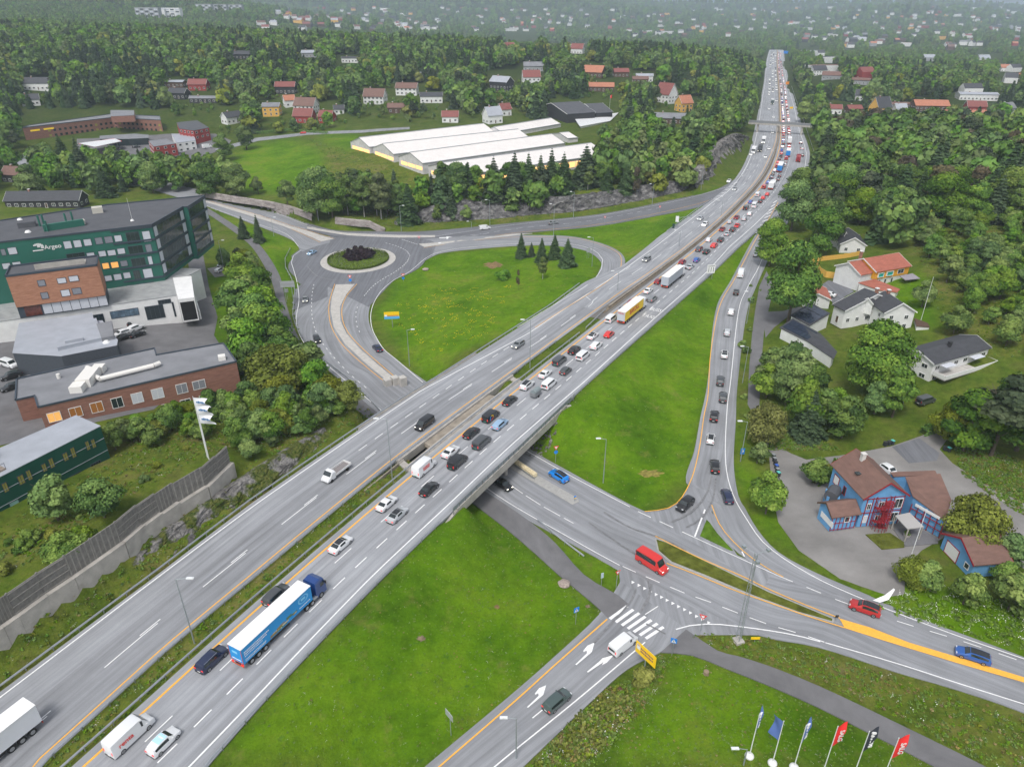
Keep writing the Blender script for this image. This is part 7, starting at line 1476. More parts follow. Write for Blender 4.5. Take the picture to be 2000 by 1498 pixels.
van1=mcar('bigvan','w',254,1434,'white cargo van with red lettering on its side, nearest the bottom left',cargo=True,plate=PLATE)
Mt=Matrix.Translation((-1.1,-1.055,1.55))@Matrix.Rotation(R(90),4,'X'); text_mesh('side_lettering','renta',.95,mat('red_lettering',(.75,.04,.03),.5),van1,Mt,.01,bold=.015)
mcar('hatch','w',319,1446,'small white hatchback with pale blue roof beside the lettered white van')
roofp=MB(); roofp.add([(-1.0,-.6,1.585),(.3,-.6,1.56),(.3,.6,1.56),(-1.0,.6,1.585)],[(0,1,2,3)],mat('pale_blue_roof',(.45,.7,.82),.3)); o=roofp.build('roof_panel',bpy.data.objects['car'])
for a in [('suv','n',414,1285,'dark navy estate with roof rails just behind the blue lorry',dict(rack=True)),('suv','d',540,1160,'dark grey car half hidden beside the blue lorry',{}),('sedan','w',665,1062,'white fastback with black roof, alone ahead of the blue lorry',dict(darkroof=True)),('sedan','w',755,982,'white fastback in the inner lane before the bridge'),('sedan','s',776,1004,'silver fastback with glass roof panel in the middle lane',dict(darkroof=True)),
 ('sedan','k',838,953,'black saloon in the middle lane beside the white delivery van',{}),('sedan','w',880,881,'white saloon in front of the white delivery van',{}),('van','k',894,901,'black people carrier with green plate in the middle lane',dict(plate=PLATEG)),('van','d',941,863,'dark grey box van with green plate on the bridge',dict(plate=PLATEG)),('estate','k',921,844,'black estate in the inner lane on the bridge',{}),('estate','l',977,827,'light blue estate in the middle lane on the bridge',{}),
 ('sedan','k',996,781,'black fastback in the inner lane past the bridge middle',{}),('suv','w',1030,751,'white crossover with black window line in the inner lane',dict(darkroof=True)),('van','w',1073,749,'white minibus towing the grey trailer',{}),('sedan','w',1065,729,'white saloon ahead of the white crossover',{}),('hatch','d',1105,723,'dark blue-grey hatchback in the middle lane',{}),('van','d',1093,704,'dark maroon people carrier with red tail lights',dict(plate=PLATEG)),('van','w',1139,694,'white panel van with black rear windows in the middle lane',{}),('suv','k',1122,683,'dark crossover behind the white coupe',{}),
 ('suv','w',1165,674,'white car in the middle lane behind the red hatchback',{}),('sedan','w',1158,655,'white coupe with black roof in the inner lane',dict(darkroof=True)),('hatch','R',1190,652,'bright red hatchback behind the yellow lorry',{}),('van','w',1194,622,'white van squeezed beside the tail of the yellow lorry',{}),('sedan','g',1217,603,'grey car mostly hidden beside the yellow lorry',{}),('hatch','m',1234,590,'maroon car hidden beside the front of the yellow lorry',{}),('sedan','w',1266,567,'white car ahead of the yellow lorry in the inner lane',{}),('suv','g',1274,583,'grey-brown car directly in front of the yellow lorry',{}),('hatch','m',1286,549,'dark car hidden beside the grey trailer lorry',{}),
 ('sedan','s',1348,520,'silver car directly ahead of the grey trailer lorry',{}),('hatch','m',1333,511,'dark red hatchback ahead of the grey trailer lorry in the inner lane',{}),('hatch','b',1361,507,'blue hatchback in the middle lane',{}),('suv','d',1366,486,'dark car in the inner lane next to the black off-roader',{}),('suv','k',1380,491,'black off-roader in the middle lane',dict(plate=PLATEG)),('hatch','w',1385,468,'white hatchback beside the bright red pickup',{}),('suv','R',1395,479,'bright red pickup-like car in the middle lane',{}),('suv','k',1408,468,'black and white off-roader in the middle lane',{}),('sedan','m',1411,447,'dark car with glowing brake lights in the inner lane',{}),('sedan','s',1421,456,'silver car in the middle lane behind the dark pickup',{}),('suv','k',1431,448,'dark pickup in the middle lane',{}),('hatch','s',1426,433,'silver hatchback in the inner lane below the dark car',{}),('sedan','R',1440,440,'red car in the middle lane ahead of the dark pickup',{}),('hatch','s',1454,427,'silver-white car in the middle lane',{}),('sedan','m',1439,424,'dark red-lit car in the inner lane behind the black van',{}),('estate','w',1465,417,'white and blue police-style estate in the middle lane',{}),('van','k',1457,406,'black van beside the white camper',{}),('bigvan','w',1474,402,'white camper van in the middle lane',{}),('hatch','b',1466,394,'blue car in front of the black van',{}),('van','w',1480,380,'white minivan in the inner lane above the camper',{}),('hatch','k',1485,393,'dark car ahead of the white camper',{}),('hatch','R',1491,386,'orange-red lit hatchback ahead of the dark car',{}),('hatch','R',1499,379,'red car right behind the small white lorry',{})]:
    mcar(a[0],a[1],a[2],a[3],a[4],**(a[5] if len(a)>5 else {}))
v=mcar('bigvan','w',829,913,'white high-roofed delivery van with red side lettering in the inner lane',cargo=True,plate=PLATEG)
b=MB()
for k_ in range(14): b.box((-1.55+(k_%7)*.3,-1.05,1.8-.42*(k_//7)),(.2,.02,.26 if k_%3 else .34))
b.build('side_lettering',v,MATS['red_lettering'])
v=mcar('van','k',959,812,'black van with multicoloured ring emblem and green plate on the bridge',plate=PLATEG)
for k_,(c,a0) in enumerate((('ring_yellow',0),('ring_blue',1),('ring_red',2))):
    b=MB(); 
    for j in range(10): a=a0*2.1+j*.21; b.box((-1.2+.62*math.cos(a),-.99,1.15+.5*math.sin(a)),(.24,.03,.22),mat(c,[(.9,.6,.02),(.02,.3,.8),(.8,.05,.04)][k_],.5))
    b.build('side_emblem',v)
b=MB(); e=empty('trailer',(*P(1046,770,6.6)[:2],6.03),heading(so_of(*P(1046,770,6.6)[:2])[0]),'small grey covered trailer towed by the white minibus','trailer')
b.box((0,0,1.0),(2.9,1.6,.9),RAILD); b.box((2.0,0,.5),(1.2,.1,.1),RAILD); b.build('box',e); b=MB(); b.tube((-1.3,0,1.45),(1.3,0,1.45),.75,.7,M_('trailer_cover',(.22,.26,.27)),12); b.build('cover',e)
for sy in (-.85,.85): b=MB(); b.tube((0,sy-.1,.3),(0,sy+.1,.3),.3,.3,TYRE,12); b.build('wheel',e)
def lorry(px,py,back,L,label,boxc,roofc=None,cabc='w',sidec=None,tractor=True,name='lorry',h=3.95,gap=.9,fx=None,zz=None,hd=None,s0=None):
    """px,py: picture point of the rear (or the front, when back) end centre on the road"""
    if s0 is None: p=P(px,py,6); s,o=so_of(p.x,p.y)
    else: s,o=s0
    cl=2.3; tot=L+gap+cl; sc=s+ (tot/2)*(1); q=at(sc,o,6); e=empty(name,(q.x,q.y,zmw(sc)+.03),heading(sc)+(math.pi if back else 0),label,'lorry'); x0=-tot/2
    wm=None; c=COL[cabc] if isinstance(cabc,str) else cabc
    bm_=mat('lorry_box_'+label[:14].replace(' ','_'),boxc,.5,var=.05,vscale=.4)
    b=MB(); b.box((x0+L/2,0,1.15+(h-1.15)/2),(L,2.5,h-1.15),bm_); bo=b.build('box_body',e)
    b=MB(); b.box((x0+L/2,0,h+.03),(L+.06,2.56,.1),roofc or mat('lorry_roof_white',(.8,.8,.8),.6,var=.03)); b.build('box_roof',e)
    b=MB(); b.box((x0+(L+gap)/2,0,.95),(L+gap,.9,.28),PLASTIC); 
    for sy in(-1,1): b.box((x0+L*.5,sy*1.15,.85),(L*.28,.08,.5),PLASTIC)
    b.build('chassis',e)
    wb=MB(); wb.tube((0,-.16,0),(0,.16,0),.5,.5,TYRE,18); wb.tube((0,-.17,0),(0,.17,0),.3,.3,RIM,12); wo=wb.build('wheel',e); xs=[x0+1.4,x0+2.7,x0+4.0]+([x0+L-1.3] if L>9 else [])+[x0+tot-1.3] if L>9 else [x0+1.6,x0+tot-1.2]
    if L>9: xs.append(x0+L-.1)
    first=True
    for x in xs:
        for sy in(-1,1):
            o_=wo if first else bpy.data.objects.new('wheel',wo.data)
            if not first: S.collection.objects.link(o_); o_.parent=e
            first=False; o_.location=(x,sy*1.08,.5)
    xc=x0+L+gap; R_=[]; prof=[(xc,.55,3.1,1.2),(xc+.05,.55,3.5,1.22),(xc+1.1,.55,3.65,1.22),(xc+1.9,.55,3.3,1.2),(xc+2.2,.55,2.0,1.22),(xc+2.3,.5,1.2,1.2)]
    for x,z0,z1,w in prof: R_+=[(x,w,z0),(x,w,z1-.2),(x,w*.85,z1),(x,-w*.85,z1),(x,-w,z1-.2),(x,-w,z0)]
    b=MB(); n=6; b.add(R_,[(i*n+j,(i+1)*n+j,(i+1)*n+(j+1)%n,i*n+(j+1)%n) for i in range(5) for j in range(n)]+[tuple(range(n)),tuple(range(5*n,6*n))[::-1]],PAINT); cb=b.build('cab',e); cb.color=(*c,1)
    b=MB(); b.add([(xc+1.95,1.05,3.15),(xc+1.95,-1.05,3.15),(xc+2.24,-1.1,1.95),(xc+2.24,1.1,1.95)],[(0,1,2,3)],CGL); b.build('windscreen',e)
    for sy in(-1,1): b=MB(); b.box((xc+1.45,sy*1.22,2.45),(.8,.04,.75),CGL); b.build('side_window',e); b=MB(); b.box((xc+2.0,sy*1.42,2.5),(.15,.25,.5),PLASTIC); b.build('wing_mirror',e)
    for sy in(-1,1): b=MB(); b.box((x0-.02,sy*.95,.9),(.1,.4,.2),TLIT if not back else TOFF); b.build('tail_light',e); b=MB(); b.box((x0+tot-.02,sy*.9,.8),(.1,.4,.2),HLIT if back else HOFF); b.build('headlight',e)
    b=MB(); b.box((x0-.03,0,.65),(.08,2.3,.12),mat('red_bumper_bar',(.6,.1,.03),.5)); b.build('bumper',e)
    b=MB(); b.tube((xc-.75,-1.0,.85),(xc+.2,-1.0,.85),.3,None,RIM,10); b.build('fuel_tank',e)
    return e,x0,L,h,bo
def side_tex_blue(e,x0,L,h):
    WT=mat('white_lettering',(.8,.8,.8),.5)
    for r_,(z,u0,u1,hh) in enumerate(((3.1,.03,.36,.2),(2.72,.03,.33,.2),(2.35,.03,.26,.12),(1.75,.03,.3,.12),(1.5,.03,.3,.1),(1.75,.8,.97,.14))):
        u=u0; b=MB(); rr=random.Random(r_)
        while u<u1: wd=rr.uniform(.006,.016); b.box((x0+L*(u+wd/2),-1.26,z),(L*wd,.02,hh)); u+=wd+.006
        b.build('side_lettering',e,WT)
    b=MB()
    for k in range(24): a=k*2*math.pi/24; b.box((x0+L*.87+.95*math.cos(a),-1.26,2.9+.6*math.sin(a)),(.28,.02,.08),mat('pale_blue_print',(.25,.6,.85),.5))
    b.box((x0+L*.87,-1.26,2.95),(.9,.02,.35),MATS['pale_blue_print']); b.build('side_emblem',e)
    b=MB(); rr=random.Random(4)
    for k in range(26): b.box((x0+L*(.4+.35*rr.random()),-1.262-.001*k,1.45+.75*rr.random()*rr.random()),(rr.uniform(.4,1.3),.01,rr.uniform(.12,.4)),[mat('print_green',(.12,.2,.06),.5),mat('print_brown',(.3,.22,.1),.5),mat('print_cream',(.55,.5,.35),.5)][k%3])
    b.build('side_picture',e)
    b=MB()
    for sy in (-1,1): b.box((x0-.02,sy*1.2,2.5),(.05,.1,2.7))
    b.box((x0-.02,0,1.25),(.05,2.4,.1)); b.build('rear_frame',e,mat('rear_frame_red',(.5,.12,.12),.5)); b=MB(); b.box((x0-.02,.1,3.0),(.02,1.0,.4),MATS['pale_blue_print']); b.box((x0-.02,0,1.7),(.02,1.7,.15),MATS['white_lettering']); b.build('rear_print',e)
LOR=P(467,1297,6.6); e,x0,L,h,bo=lorry(0,0,False,13.9,'blue curtain-sided lorry with white roof and dark blue cab',(.02,.3,.7),None,(.012,.05,.2),s0=so_of(LOR.x,LOR.y)); side_tex_blue(e,x0,L,h)
e,x0,L,h,bo=lorry(1212,634,False,13.6,'lorry with yellow curtain side, red lettering and white cab',(.85,.58,.01),None,'w',gap=.8)
RL=mat('dark_red_lettering',(.5,.03,.03),.5); text_mesh('side_lettering','BAKOLL',1.9,RL,e,Matrix.Translation((x0+L*.5,-1.265,2.75))@Matrix.Rotation(R(90),4,'X'),.01,bold=.05)
b=MB(); b.box((x0-.03,0,2.5),(.05,2.46,2.7),M_('rear_door_grey',(.5,.52,.55))); dr=b.build('rear_door',e); text_mesh('rear_lettering','BAKOLL',.52,RL,e,Matrix.Translation((x0-.07,0,3.45))@Matrix.Rotation(R(-90),4,'Z')@Matrix.Rotation(R(90),4,'X'),.01,bold=.02)
e,x0,L,h,bo=lorry(1297,564,False,13.6,'lorry with pale grey trailer and white roof behind the silver car',(.42,.45,.5),None,'w',gap=.8)
lorry(1521,338,False,12,'distant lorry with bright blue rear and white roof',(.02,.22,.6),None,'b'); e_=lorry(1538,308,False,11,'distant lorry with green and dark rear doors and white roof',(.25,.4,.05),None,'k'); lorry(1558,318,False,6,'short maroon lorry in the far slip lane',(.3,.03,.04),mat('maroon_roof',(.35,.05,.05),.5),'m',h=3.2); lorry(1541,283,False,8,'long white lorry ahead of the green-backed one',(.75,.75,.76),None,'w')
lorry(1504,372,False,6.5,'small white box lorry in the middle lane',(.75,.75,.76),None,'w',h=3.3)
lorry(1470,302,True,7,'white delivery lorry coming the other way on the far bend',(.75,.75,.76),None,'w',h=3.4); lorry(1483,298,True,6,'black cabbed lorry with bright headlights coming down the bend',(.05,.05,.06),mat('black_roof',(.04,.04,.045),.5),'k',h=3.3); lorry(1508,205,True,8,'distant dark green lorry coming the other way',(.05,.12,.1),None,'G'); lorry(1490,282,True,8,'white box lorry further up the bend, oncoming',(.75,.75,.76),None,'w',h=3.5)
pw_=P(64,1412,6); e,x0,L,h,bo=lorry(0,0,True,9.5,'big white box lorry leaving the picture at the lower left',(.72,.74,.78),None,'w',h=4.0,s0=(so_of(pw_.x,pw_.y)[0]-12.3,so_of(pw_.x,pw_.y)[1]+.6))
# flatbed
p=P(657,921,6.8); s,o_=so_of(p.x,p.y); e=empty('flatbed_truck',(p.x,p.y,6.03),heading(s)+math.pi,'white flatbed pickup truck heading towards the camera on the emptier carriageway','truck')
for n_,m,loc,rz in vehicle_proto('bigvan',cargo=True,lit=False): pass
b=MB(); prof=[(1.2,.5,1.9,.98),(1.3,.5,2.15,1.),(2.1,.5,2.15,1.),(2.75,.5,1.35,1.),(3.3,.5,1.1,.95),(3.45,.5,.7,.9)]; vs=[]
for x,z0,z1,w in prof: vs+=[(x,w,z0),(x,w,z1-.25),(x,w*.8,z1),(x,-w*.8,z1),(x,-w,z1-.25),(x,-w,z0)]
b.add(vs,[(i*6+j,(i+1)*6+j,(i+1)*6+(j+1)%6,i*6+(j+1)%6) for i in range(5) for j in range(6)]+[tuple(range(6)),tuple(range(30,36))[::-1]],PAINT); o=b.build('cab',e); o.color=(.75,.76,.77,1)
b=MB(); b.add([(2.15,.85,2.12),(2.15,-.85,2.12),(2.74,-.9,1.42),(2.74,.9,1.42)],[(0,1,2,3)],CGL); b.build('windscreen',e)
b=MB(); b.box((-1.1,0,.85),(4.4,2.0,.12),M_('bed_floor',(.22,.2,.2))); 
for sy in (-1,1): b.box((-1.1,sy*1.0,1.1),(4.4,.06,.45),TRIM)
b.box((-3.3,0,1.1),(.06,2.0,.45),TRIM); b.box((1.1,0,1.3),(.06,2.0,.9),TRIM); b.build('flatbed',e)
for x in (-2.2,2.4):
    for sy in(-1,1): b=MB(); b.tube((x,sy*.92-.12,.37),(x,sy*.92+.12,.37),.37,.37,TYRE,14); b.build('wheel',e)
for a in [('van','k',829,827,'black van with green plate coming towards the camera before the bridge',dict(plate=PLATEG)),('estate','g',1012,672,'grey estate alone on the emptier carriageway'),('suv','g',1263,506,'grey car coming towards the camera beside the loop road merge'),('sedan','s',1368,426,'silver car, left one of the pair coming round the bend'),('suv','w',1377,438,'white car, lower one of the pair coming round the bend'),('sedan','w',1424,353,'white car at the outer edge of the bend'),('sedan','s',1435,369,'silver-blue car near the top of the on-ramp merge'),('sedan','w',1467,301,'white car left of the black cabbed lorry'),('sedan','w',1495,306,'white car right of the black cabbed lorry'),('hatch','w',1502,290,'white car behind the white delivery lorry, oncoming'),('hatch','s',1509,259,'silver car by the median below the footbridge'),('hatch','w',1511,229,'white car by the median above the footbridge'),('hatch','w',1502,213,'white car in front of the dark green lorry, oncoming')]:
    mcar(a[0],a[1],a[2],a[3],a[4],back=True,**(a[5] if len(a)>5 else {}))
for a in [('bigvan','R',1273,1101,1305,1121,'bright red high-roofed van crossing the junction beside the grass island',dict(front=True)),('van','w',1217,1258,1245,1236,'white panel van waiting at the zebra crossing',dict(cargo=True,lit=True)),('estate','G',1088,1368,1118,1342,'dark green estate approaching the junction on the side road',dict(lit=True)),('suv','r',1689,1188,1660,1178,'dark red crossover on the crossing road at the right',dict(darkroof=True)),('estate','b',1900,1280,1870,1270,'bright blue estate with black roof at the far right of the crossing road',dict(darkroof=True)),('suv','B',1091,930,1070,917,'bright blue city car with black roof beside the bridge',dict(darkroof=True)),('sedan','k',982,946,1000,958,'black saloon coming out from under the bridge',dict(front=True)),
 ('suv','k',1338,985,1318,1003,'black car turning left at the foot of the slip road',dict(lit=True)),('estate','n',1420,969,1412,945,'dark navy estate turning right at the foot of the slip road',{}),('suv','k',1396,911,1394,885,'black crossover low on the slip road',dict(lit=True)),('hatch','w',1388,857,1391,835,'white hatchback on the slip road between two black cars',dict(darkroof=True)),('suv','k',1395,813,1399,790,'black car following the white hatchback on the slip road',dict(lit=True)),('suv','d',1412,776,1414,755,'dark car near the edge line of the slip road',{}),('suv','d',1407,744,1409,725,'dark blue-grey car in the middle of the slip road',{}),('sedan','w',1415,692,1417,672,'white saloon with dark roof rails on the slip road',dict(darkroof=True)),('estate','s',1420,649,1422,630,'silver estate on the slip road',{}),('estate','w',1428,609,1432,592,'white estate on the slip road',{}),('hatch','k',1438,571,1442,556,'black hatchback on the slip road',{}),('bigvan','w',1447,536,1452,520,'white high van on the slip road',dict(cargo=True)),('sedan','s',1477,497,1484,483,'silver car high on the slip road',{}),('suv','d',1491,468,1497,455,'dark car high on the slip road with red lights',dict(lit=True)),('suv','k',1499,453,1505,440,'black car at the top of the slip road by the trees',dict(lit=True)),('sedan','s',1510,434,1516,422,'silver car at the very top of the slip road under the tree',{}),
 ('sedan','l',609,494,590,503,'silver-blue saloon circling the roundabout',dict(front=True)),('sedan','g',596,585,596,605,'grey saloon leaving the roundabout towards the bridge',dict(front=True)),('estate','k',619,663,625,678,'dark estate with pinkish reflections on the roundabout exit road',dict(front=True)),('sedan','n',737,680,725,668,'navy saloon approaching the roundabout from the bridge',dict(lit=True)),('van','w',947,446,970,443,'white van on the dark on-ramp after the roundabout',dict(cargo=True)),('sedan','g',1081,436,1105,432,'grey car on the on-ramp under the rock cutting',{}),('hatch','R',592,260,575,261,'red car on the road behind the meadow',{}),
 ('estate','w',430,528,448,520,'white estate parked on the bay beside the office driveway',{}),('van','w',438,521,455,514,'white van parked behind the white estate by the driveway',dict(cargo=True)),('sedan','k',268,653,290,646,'black car at the near end of the row in front of the office',{}),('suv','w',266,641,288,634,'white car between two black cars in front of the office',{}),('suv','k',262,631,284,625,'black car nearest the office wall in the parking row',{}),('suv','w',238,652,220,657,'white car half hidden by the workshop',{}),('sedan','k',240,659,222,664,'black car half hidden behind the workshop corner',{}),('van','w',18,712,38,718,'white van parked left of the brick works',{}),('suv','k',22,735,2,740,'black car parked below the white van at the left edge',{}),('sedan','k',22,756,2,762,'second dark car parked lowest at the left edge',{}),('sedan','r',325,545,328,533,'dark red car parked on the office terrace',{}),
 ('sedan','w',282,304,295,303,'white car on the filling station forecourt',{}),('suv','k',236,291,245,288,'black car near the pumps',{}),('sedan','k',266,287,280,286,'black car in front of the posters',{}),('bigvan','w',405,288,420,285,'white van parked beside the red house',dict(cargo=True)),('hatch','o',304,308,318,306,'orange car at the edge of the forecourt',{}),('van','d',1808,783,1825,776,'dark van parked beside the white balcony villa',{}),('hatch','w',1737,919,1745,925,'white car tucked behind the blue house',{}),('sedan','w',1618,575,1605,572,'white car parked before the red-roofed garage',{})]:
    rcar(*a[:7],**a[7])
# rest of the queue, receding
rq=random.Random(21); pal='kkkddgswwwwsrrmbnRG'
sA_=so_of(*P(1500,372,6)[:2])[0]
far_lbl={'k':'black','d':'dark grey','g':'grey','s':'silver','w':'white','r':'red','m':'maroon','b':'blue','n':'navy','R':'bright red','G':'dark green'}
def lite(kind):
    if ('lite',kind) in PC: return PC[('lite',kind)]
    for lit in (0,1):
        b=MB(); L,W_,st,wr=TYPES[kind]; R_=[ring(s_,W_) for s_ in st]; n=len(R_[0]); b.add([p for r in R_ for p in r],[(i*n+j,(i+1)*n+j,(i+1)*n+(j+1)%n,i*n+(j+1)%n) for i in range(len(R_)-1) for j in range(n)]+[tuple(range(n)),tuple(range((len(R_)-1)*n,len(R_)*n))[::-1]],PAINT)
        cabs=[i for i,s_ in enumerate(st) if s_[2]-s_[1]>.15]; c0,c1=cabs[0],cabs[-1]
        a,c=R_[c1][4],R_[c1+1][4]; b.add([(a[0],a[1]*.9,a[2]+.05),(a[0],-a[1]*.9,a[2]+.05),(c[0],-c[1]*.8,c[2]+.07),(c[0],c[1]*.8,c[2]+.07)],[(0,1,2,3)],CGL)
        a,c=R_[c0][4],R_[c0-1][3]; b.add([(a[0]-.05,a[1]*.9,a[2]),(a[0]-.05,-a[1]*.9,a[2]),(c[0],-c[1]*.8,c[2]+.05),(c[0],c[1]*.8,c[2]+.05)],[(0,1,2,3)],CGL)
        for sy in(-1,1):
            b.box((-L/2,sy*W_*.38,st[1][1]*.86),(.14,.42,.22),TLIT if not lit else TOFF); b.box((L/2,sy*W_*.36,.65),(.14,.4,.2),HOFF if not lit else HLIT)
            for sx in (-.3,.315): b.tube((L*sx,sy*(W_/2-.2),wr),(L*sx,sy*(W_/2+.02),wr),wr,wr,TYRE,10)
        o=b.build('car'); PC[('lite',kind,lit)]=o.data; bpy.data.objects.remove(o)
    PC[('lite',kind)]=1; return 1
def farcar(s,o,back,grp):
    kind=rq.choice(['sedan','estate','hatch','suv','suv','van']); c=rq.choice(pal if not back else 'wwwwwssskgd'); q=at(s,o,6)
    lab='%s %s in the %s'%(far_lbl[c],{'van':'van','suv':'suv'}.get(kind,'car'),grp)
    if (q.xy.length)<480: return place(kind,c,q.x,q.y,zmw(s)+.03,heading(s)+(math.pi if back else 0),lab,grp,lit=not back,front=back)
    lite(kind); ob=bpy.data.objects.new({'van':'van','suv':'suv'}.get(kind,'car'),PC[('lite',kind,int(back))]); S.collection.objects.link(ob); ob.location=(q.x,q.y,zmw(s)+.03); ob.rotation_euler=(0,0,heading(s)+(math.pi if back else 0)); ob.color=(*COL[c],1); tag(ob,lab,{'van':'van','suv':'suv'}.get(kind,'car'),grp)
TRK_S=[so_of(*P(x,y,6)[:2]) for x,y in ((1521,338),(1538,308),(1541,283),(1558,318),(1504,372))]
def busy(s,o): return any(a-5<s<a+(19 if i<2 else 15) and abs(o-b_)<2 for i,(a,b_) in enumerate(TRK_S))
for o_,s0_,gp in ((1.9,sA_+4,'slow inner lane beyond the camper'),(5.6,sA_+14,'slow middle lane beyond the camper')):
    s=s0_
    while s<1640:
        if not busy(s,o_): farcar(s,o_+rq.uniform(-.25,.25),False,gp)
        s+=rq.uniform(8.5,14) if s<700 else rq.uniform(11,22)
for s_,k_ in ((so_of(*P(1558,281,6)[:2])[0],0),(so_of(*P(1553,292,6)[:2])[0],0),(so_of(*P(1566,291,6)[:2])[0],0),(so_of(*P(1557,305,6)[:2])[0],0),(so_of(*P(1560,334,6)[:2])[0],0),(so_of(*P(1552,343,6)[:2])[0],0)): farcar(s_,R_WHT(s_)-2.2-(k_),False,'far slip lane on the bend')
s=so_of(*P(1510,205,6)[:2])[0]+30
while s<1640:
    for o_ in (-3.8,-7.6,-11.2):
        if rq.random()<.62: farcar(s+rq.uniform(-5,5),L_YEL(s)+o_+1.9,True,'oncoming traffic beyond the footbridge')
    s+=rq.uniform(17,30)
# ---------- street furniture ----------
POLE=mat('pole_galvanised',(.36,.4,.42),.5,.5); LAMPG=mat('lamp_housing',(.72,.74,.75),.4); SIGNW=mat('sign_white',(.8,.8,.8),.5); SIGNR=mat('sign_red',(.75,.04,.04),.5); SIGNB=mat('sign_blue',(.02,.22,.7),.5); SIGNY=mat('sign_yellow',(.95,.6,.01),.5); SIGNBK=mat('sign_black',(.03,.03,.03),.6); SIGNG=mat('sign_back_grey',(.45,.47,.48),.5,.3)
def base(px,py,mz_=None): return P(px,py,mz_) if mz_ is not None else G(px,py)
def lamp(px,py,ty,label,z=None,kind='single',side=-1,reach=1.6,hd=None):
    g=base(px,py,z); h=topz(g,ty)-g.z; e=empty('street_lamp',tuple(g),0 if hd is None else hd,label,'street lamp')
    b=MB(); b.tube((0,0,-.4),(0,0,h*.5),.11,.09,None,8); b.tube((0,0,h*.5),(0,0,h-.1),.09,.055,None,8); b.build('pole',e,POLE)
    sides=(-1,1) if kind=='double' else (side,)
    for sd_ in sides:
        b=MB(); b.tube((0,0,h-.15),(sd_*reach,0,h+.1),.045,.04,None,6); b.build('arm',e,POLE); b=MB(); b.box((sd_*(reach+.4),0,h+.1),(1.0,.36,.16)); b.box((sd_*(reach+.35),0,h+.2),(.7,.28,.06)); b.build('lamp_head',e,LAMPG)
    return e
for a in [(380,1256,1130,'tall lamp post on the grass median left of the blue lorry',5.9),(766,932,818,'lamp post on the median at the left end of the bridge',5.9),(1035,719,625,'lamp post on the median grass between the bridge and the barrier',5.9),(1206,567,530,'dark lamp post on the median level with the roundabout loop',5.9),(1326,482,450,'dark lamp post on the median beside the short yellow-line bend',5.9),(1408,423,392,'small lamp post on the median below the on-ramp merge',5.9)]:
    lamp(*a[:4],z=a[4],kind='single',side=1 if a[0]<700 else -1)
for a in [(800,715,644,'lamp post on the infield near the bridge corner'),(1178,943,857,'lamp post at the foot of the triangular lawn'),(1446,901,823,'lamp post carrying the blue sign beside the slip road'),(1450,748,677,'lamp post on the slip road verge above the blue-signed one'),(1458,632,570,'highest lamp post on the slip road verge'),(1156,521,464,'lamp post at the bend of the loop road'),(784,452,402,'lamp post on the verge behind the roundabout'),(957,440,391,'lamp post in front of the rock cutting beside the white van'),(1081,461,399,'lamp post between the on-ramp and the loop road'),(1120,424,375,'lamp post before the middle of the rock cutting'),(1273,406,360,'lamp post on the verge below the pale rock wall'),(1369,372,334,'lamp post near the top of the on-ramp'),(1008,1482,1402,'lamp post at the bottom edge beside the side road'),(622,430,385,'lamp post among the trees above the stone wall'),(921,447,433,'short lamp by the kerb of the on-ramp'),(1452,1494,1462,'small globe lamp by the leftmost flagpole'),(440,540,470,'lamp post on the bank above the cycle path'),(1760,800,770,'grey lamp post beside the lane below the balcony villa'),(535,462,425,'lamp post beside the west road lane')]:
    lamp(*a,side=-1 if a[0]>900 else 1,reach=1.2)
def lattice(px,py,ty,label):
    g=G(px,py); h=topz(g,ty)-g.z; e=empty('mast',tuple(g),.3,label,'mast'); b=MB(); w=.45
    for k in range(3):
        a=k*2.09; b.tube((w*math.cos(a),w*math.sin(a),0),(w*.55*math.cos(a),w*.55*math.sin(a),h),.05,None,None,5)
    n=16
    for i in range(n):
        z0,z1=h*i/n,h*(i+1)/n; s0,s1=w*(1-.45*i/n),w*(1-.45*(i+1)/n)
        for k in range(3): a=k*2.09; c=a+2.09; b.tube((s0*math.cos(a),s0*math.sin(a),z0),(s1*math.cos(c),s1*math.sin(c),z1),.022,None,None,4)
    b.build('lattice_tower',e,POLE); b=MB(); b.box((0,0,.1),(1.4,1.4,.5)); b.build('foundation',e,CONC)
    for k in range(3):
        a=k*2.09; b=MB(); b.tube((0,0,h),(2.0*math.cos(a),2.0*math.sin(a),h+.2),.04,None,None,5); b.box((2.0*math.cos(a),2.0*math.sin(a),h+.25),(.5,.5,.4)); b.build('floodlight',e,POLE)
lattice(1442,1252,1082,'slender lattice mast with three floodlights in front of the crossing road')
def pole2(e,h,x=0,r=.05): b=MB(); b.tube((x,0,-.3),(x,0,h),r,None,None,8); b.build('post',e,POLE)
def face(px,py,tx,ty): g,q=P(px,py,0),P(tx,ty,0); return math.atan2(q.y-g.y,q.x-g.x)+math.pi/2
def pedsign(px,py,ty,label,yaw,z=None):
    g=base(px,py,z); h=topz(g,ty)-g.z; e=empty('crossing_sign',tuple(g),yaw,label,'road sign'); pole2(e,h); s=.95; b=MB(); b.box((0,-.06,h-s/2),(s,.05,s)); b.build('sign_board',e,SIGNB)
    b=MB(); b.add([(-.36,-.095,h-s+.12),(.36,-.095,h-s+.12),(0,-.095,h-.1)],[(0,1,2)]); b.build('sign_triangle',e,SIGNW); b=MB(); b.box((0,-.105,h-.55),(.09,.01,.32)); b.tube((0,-.1,h-.34),(0,-.11,h-.34),.06,None,None,8); b.box((.09,-.105,h-.68),(.05,.01,.2)); b.build('sign_figure',e,SIGNBK)
pedsign(1124,1219,1186,'blue pedestrian crossing sign on the lawn left of the zebra crossing',.5); pedsign(1312,1279,1246,'blue pedestrian crossing sign on the footpath right of the zebra crossing',-.35)
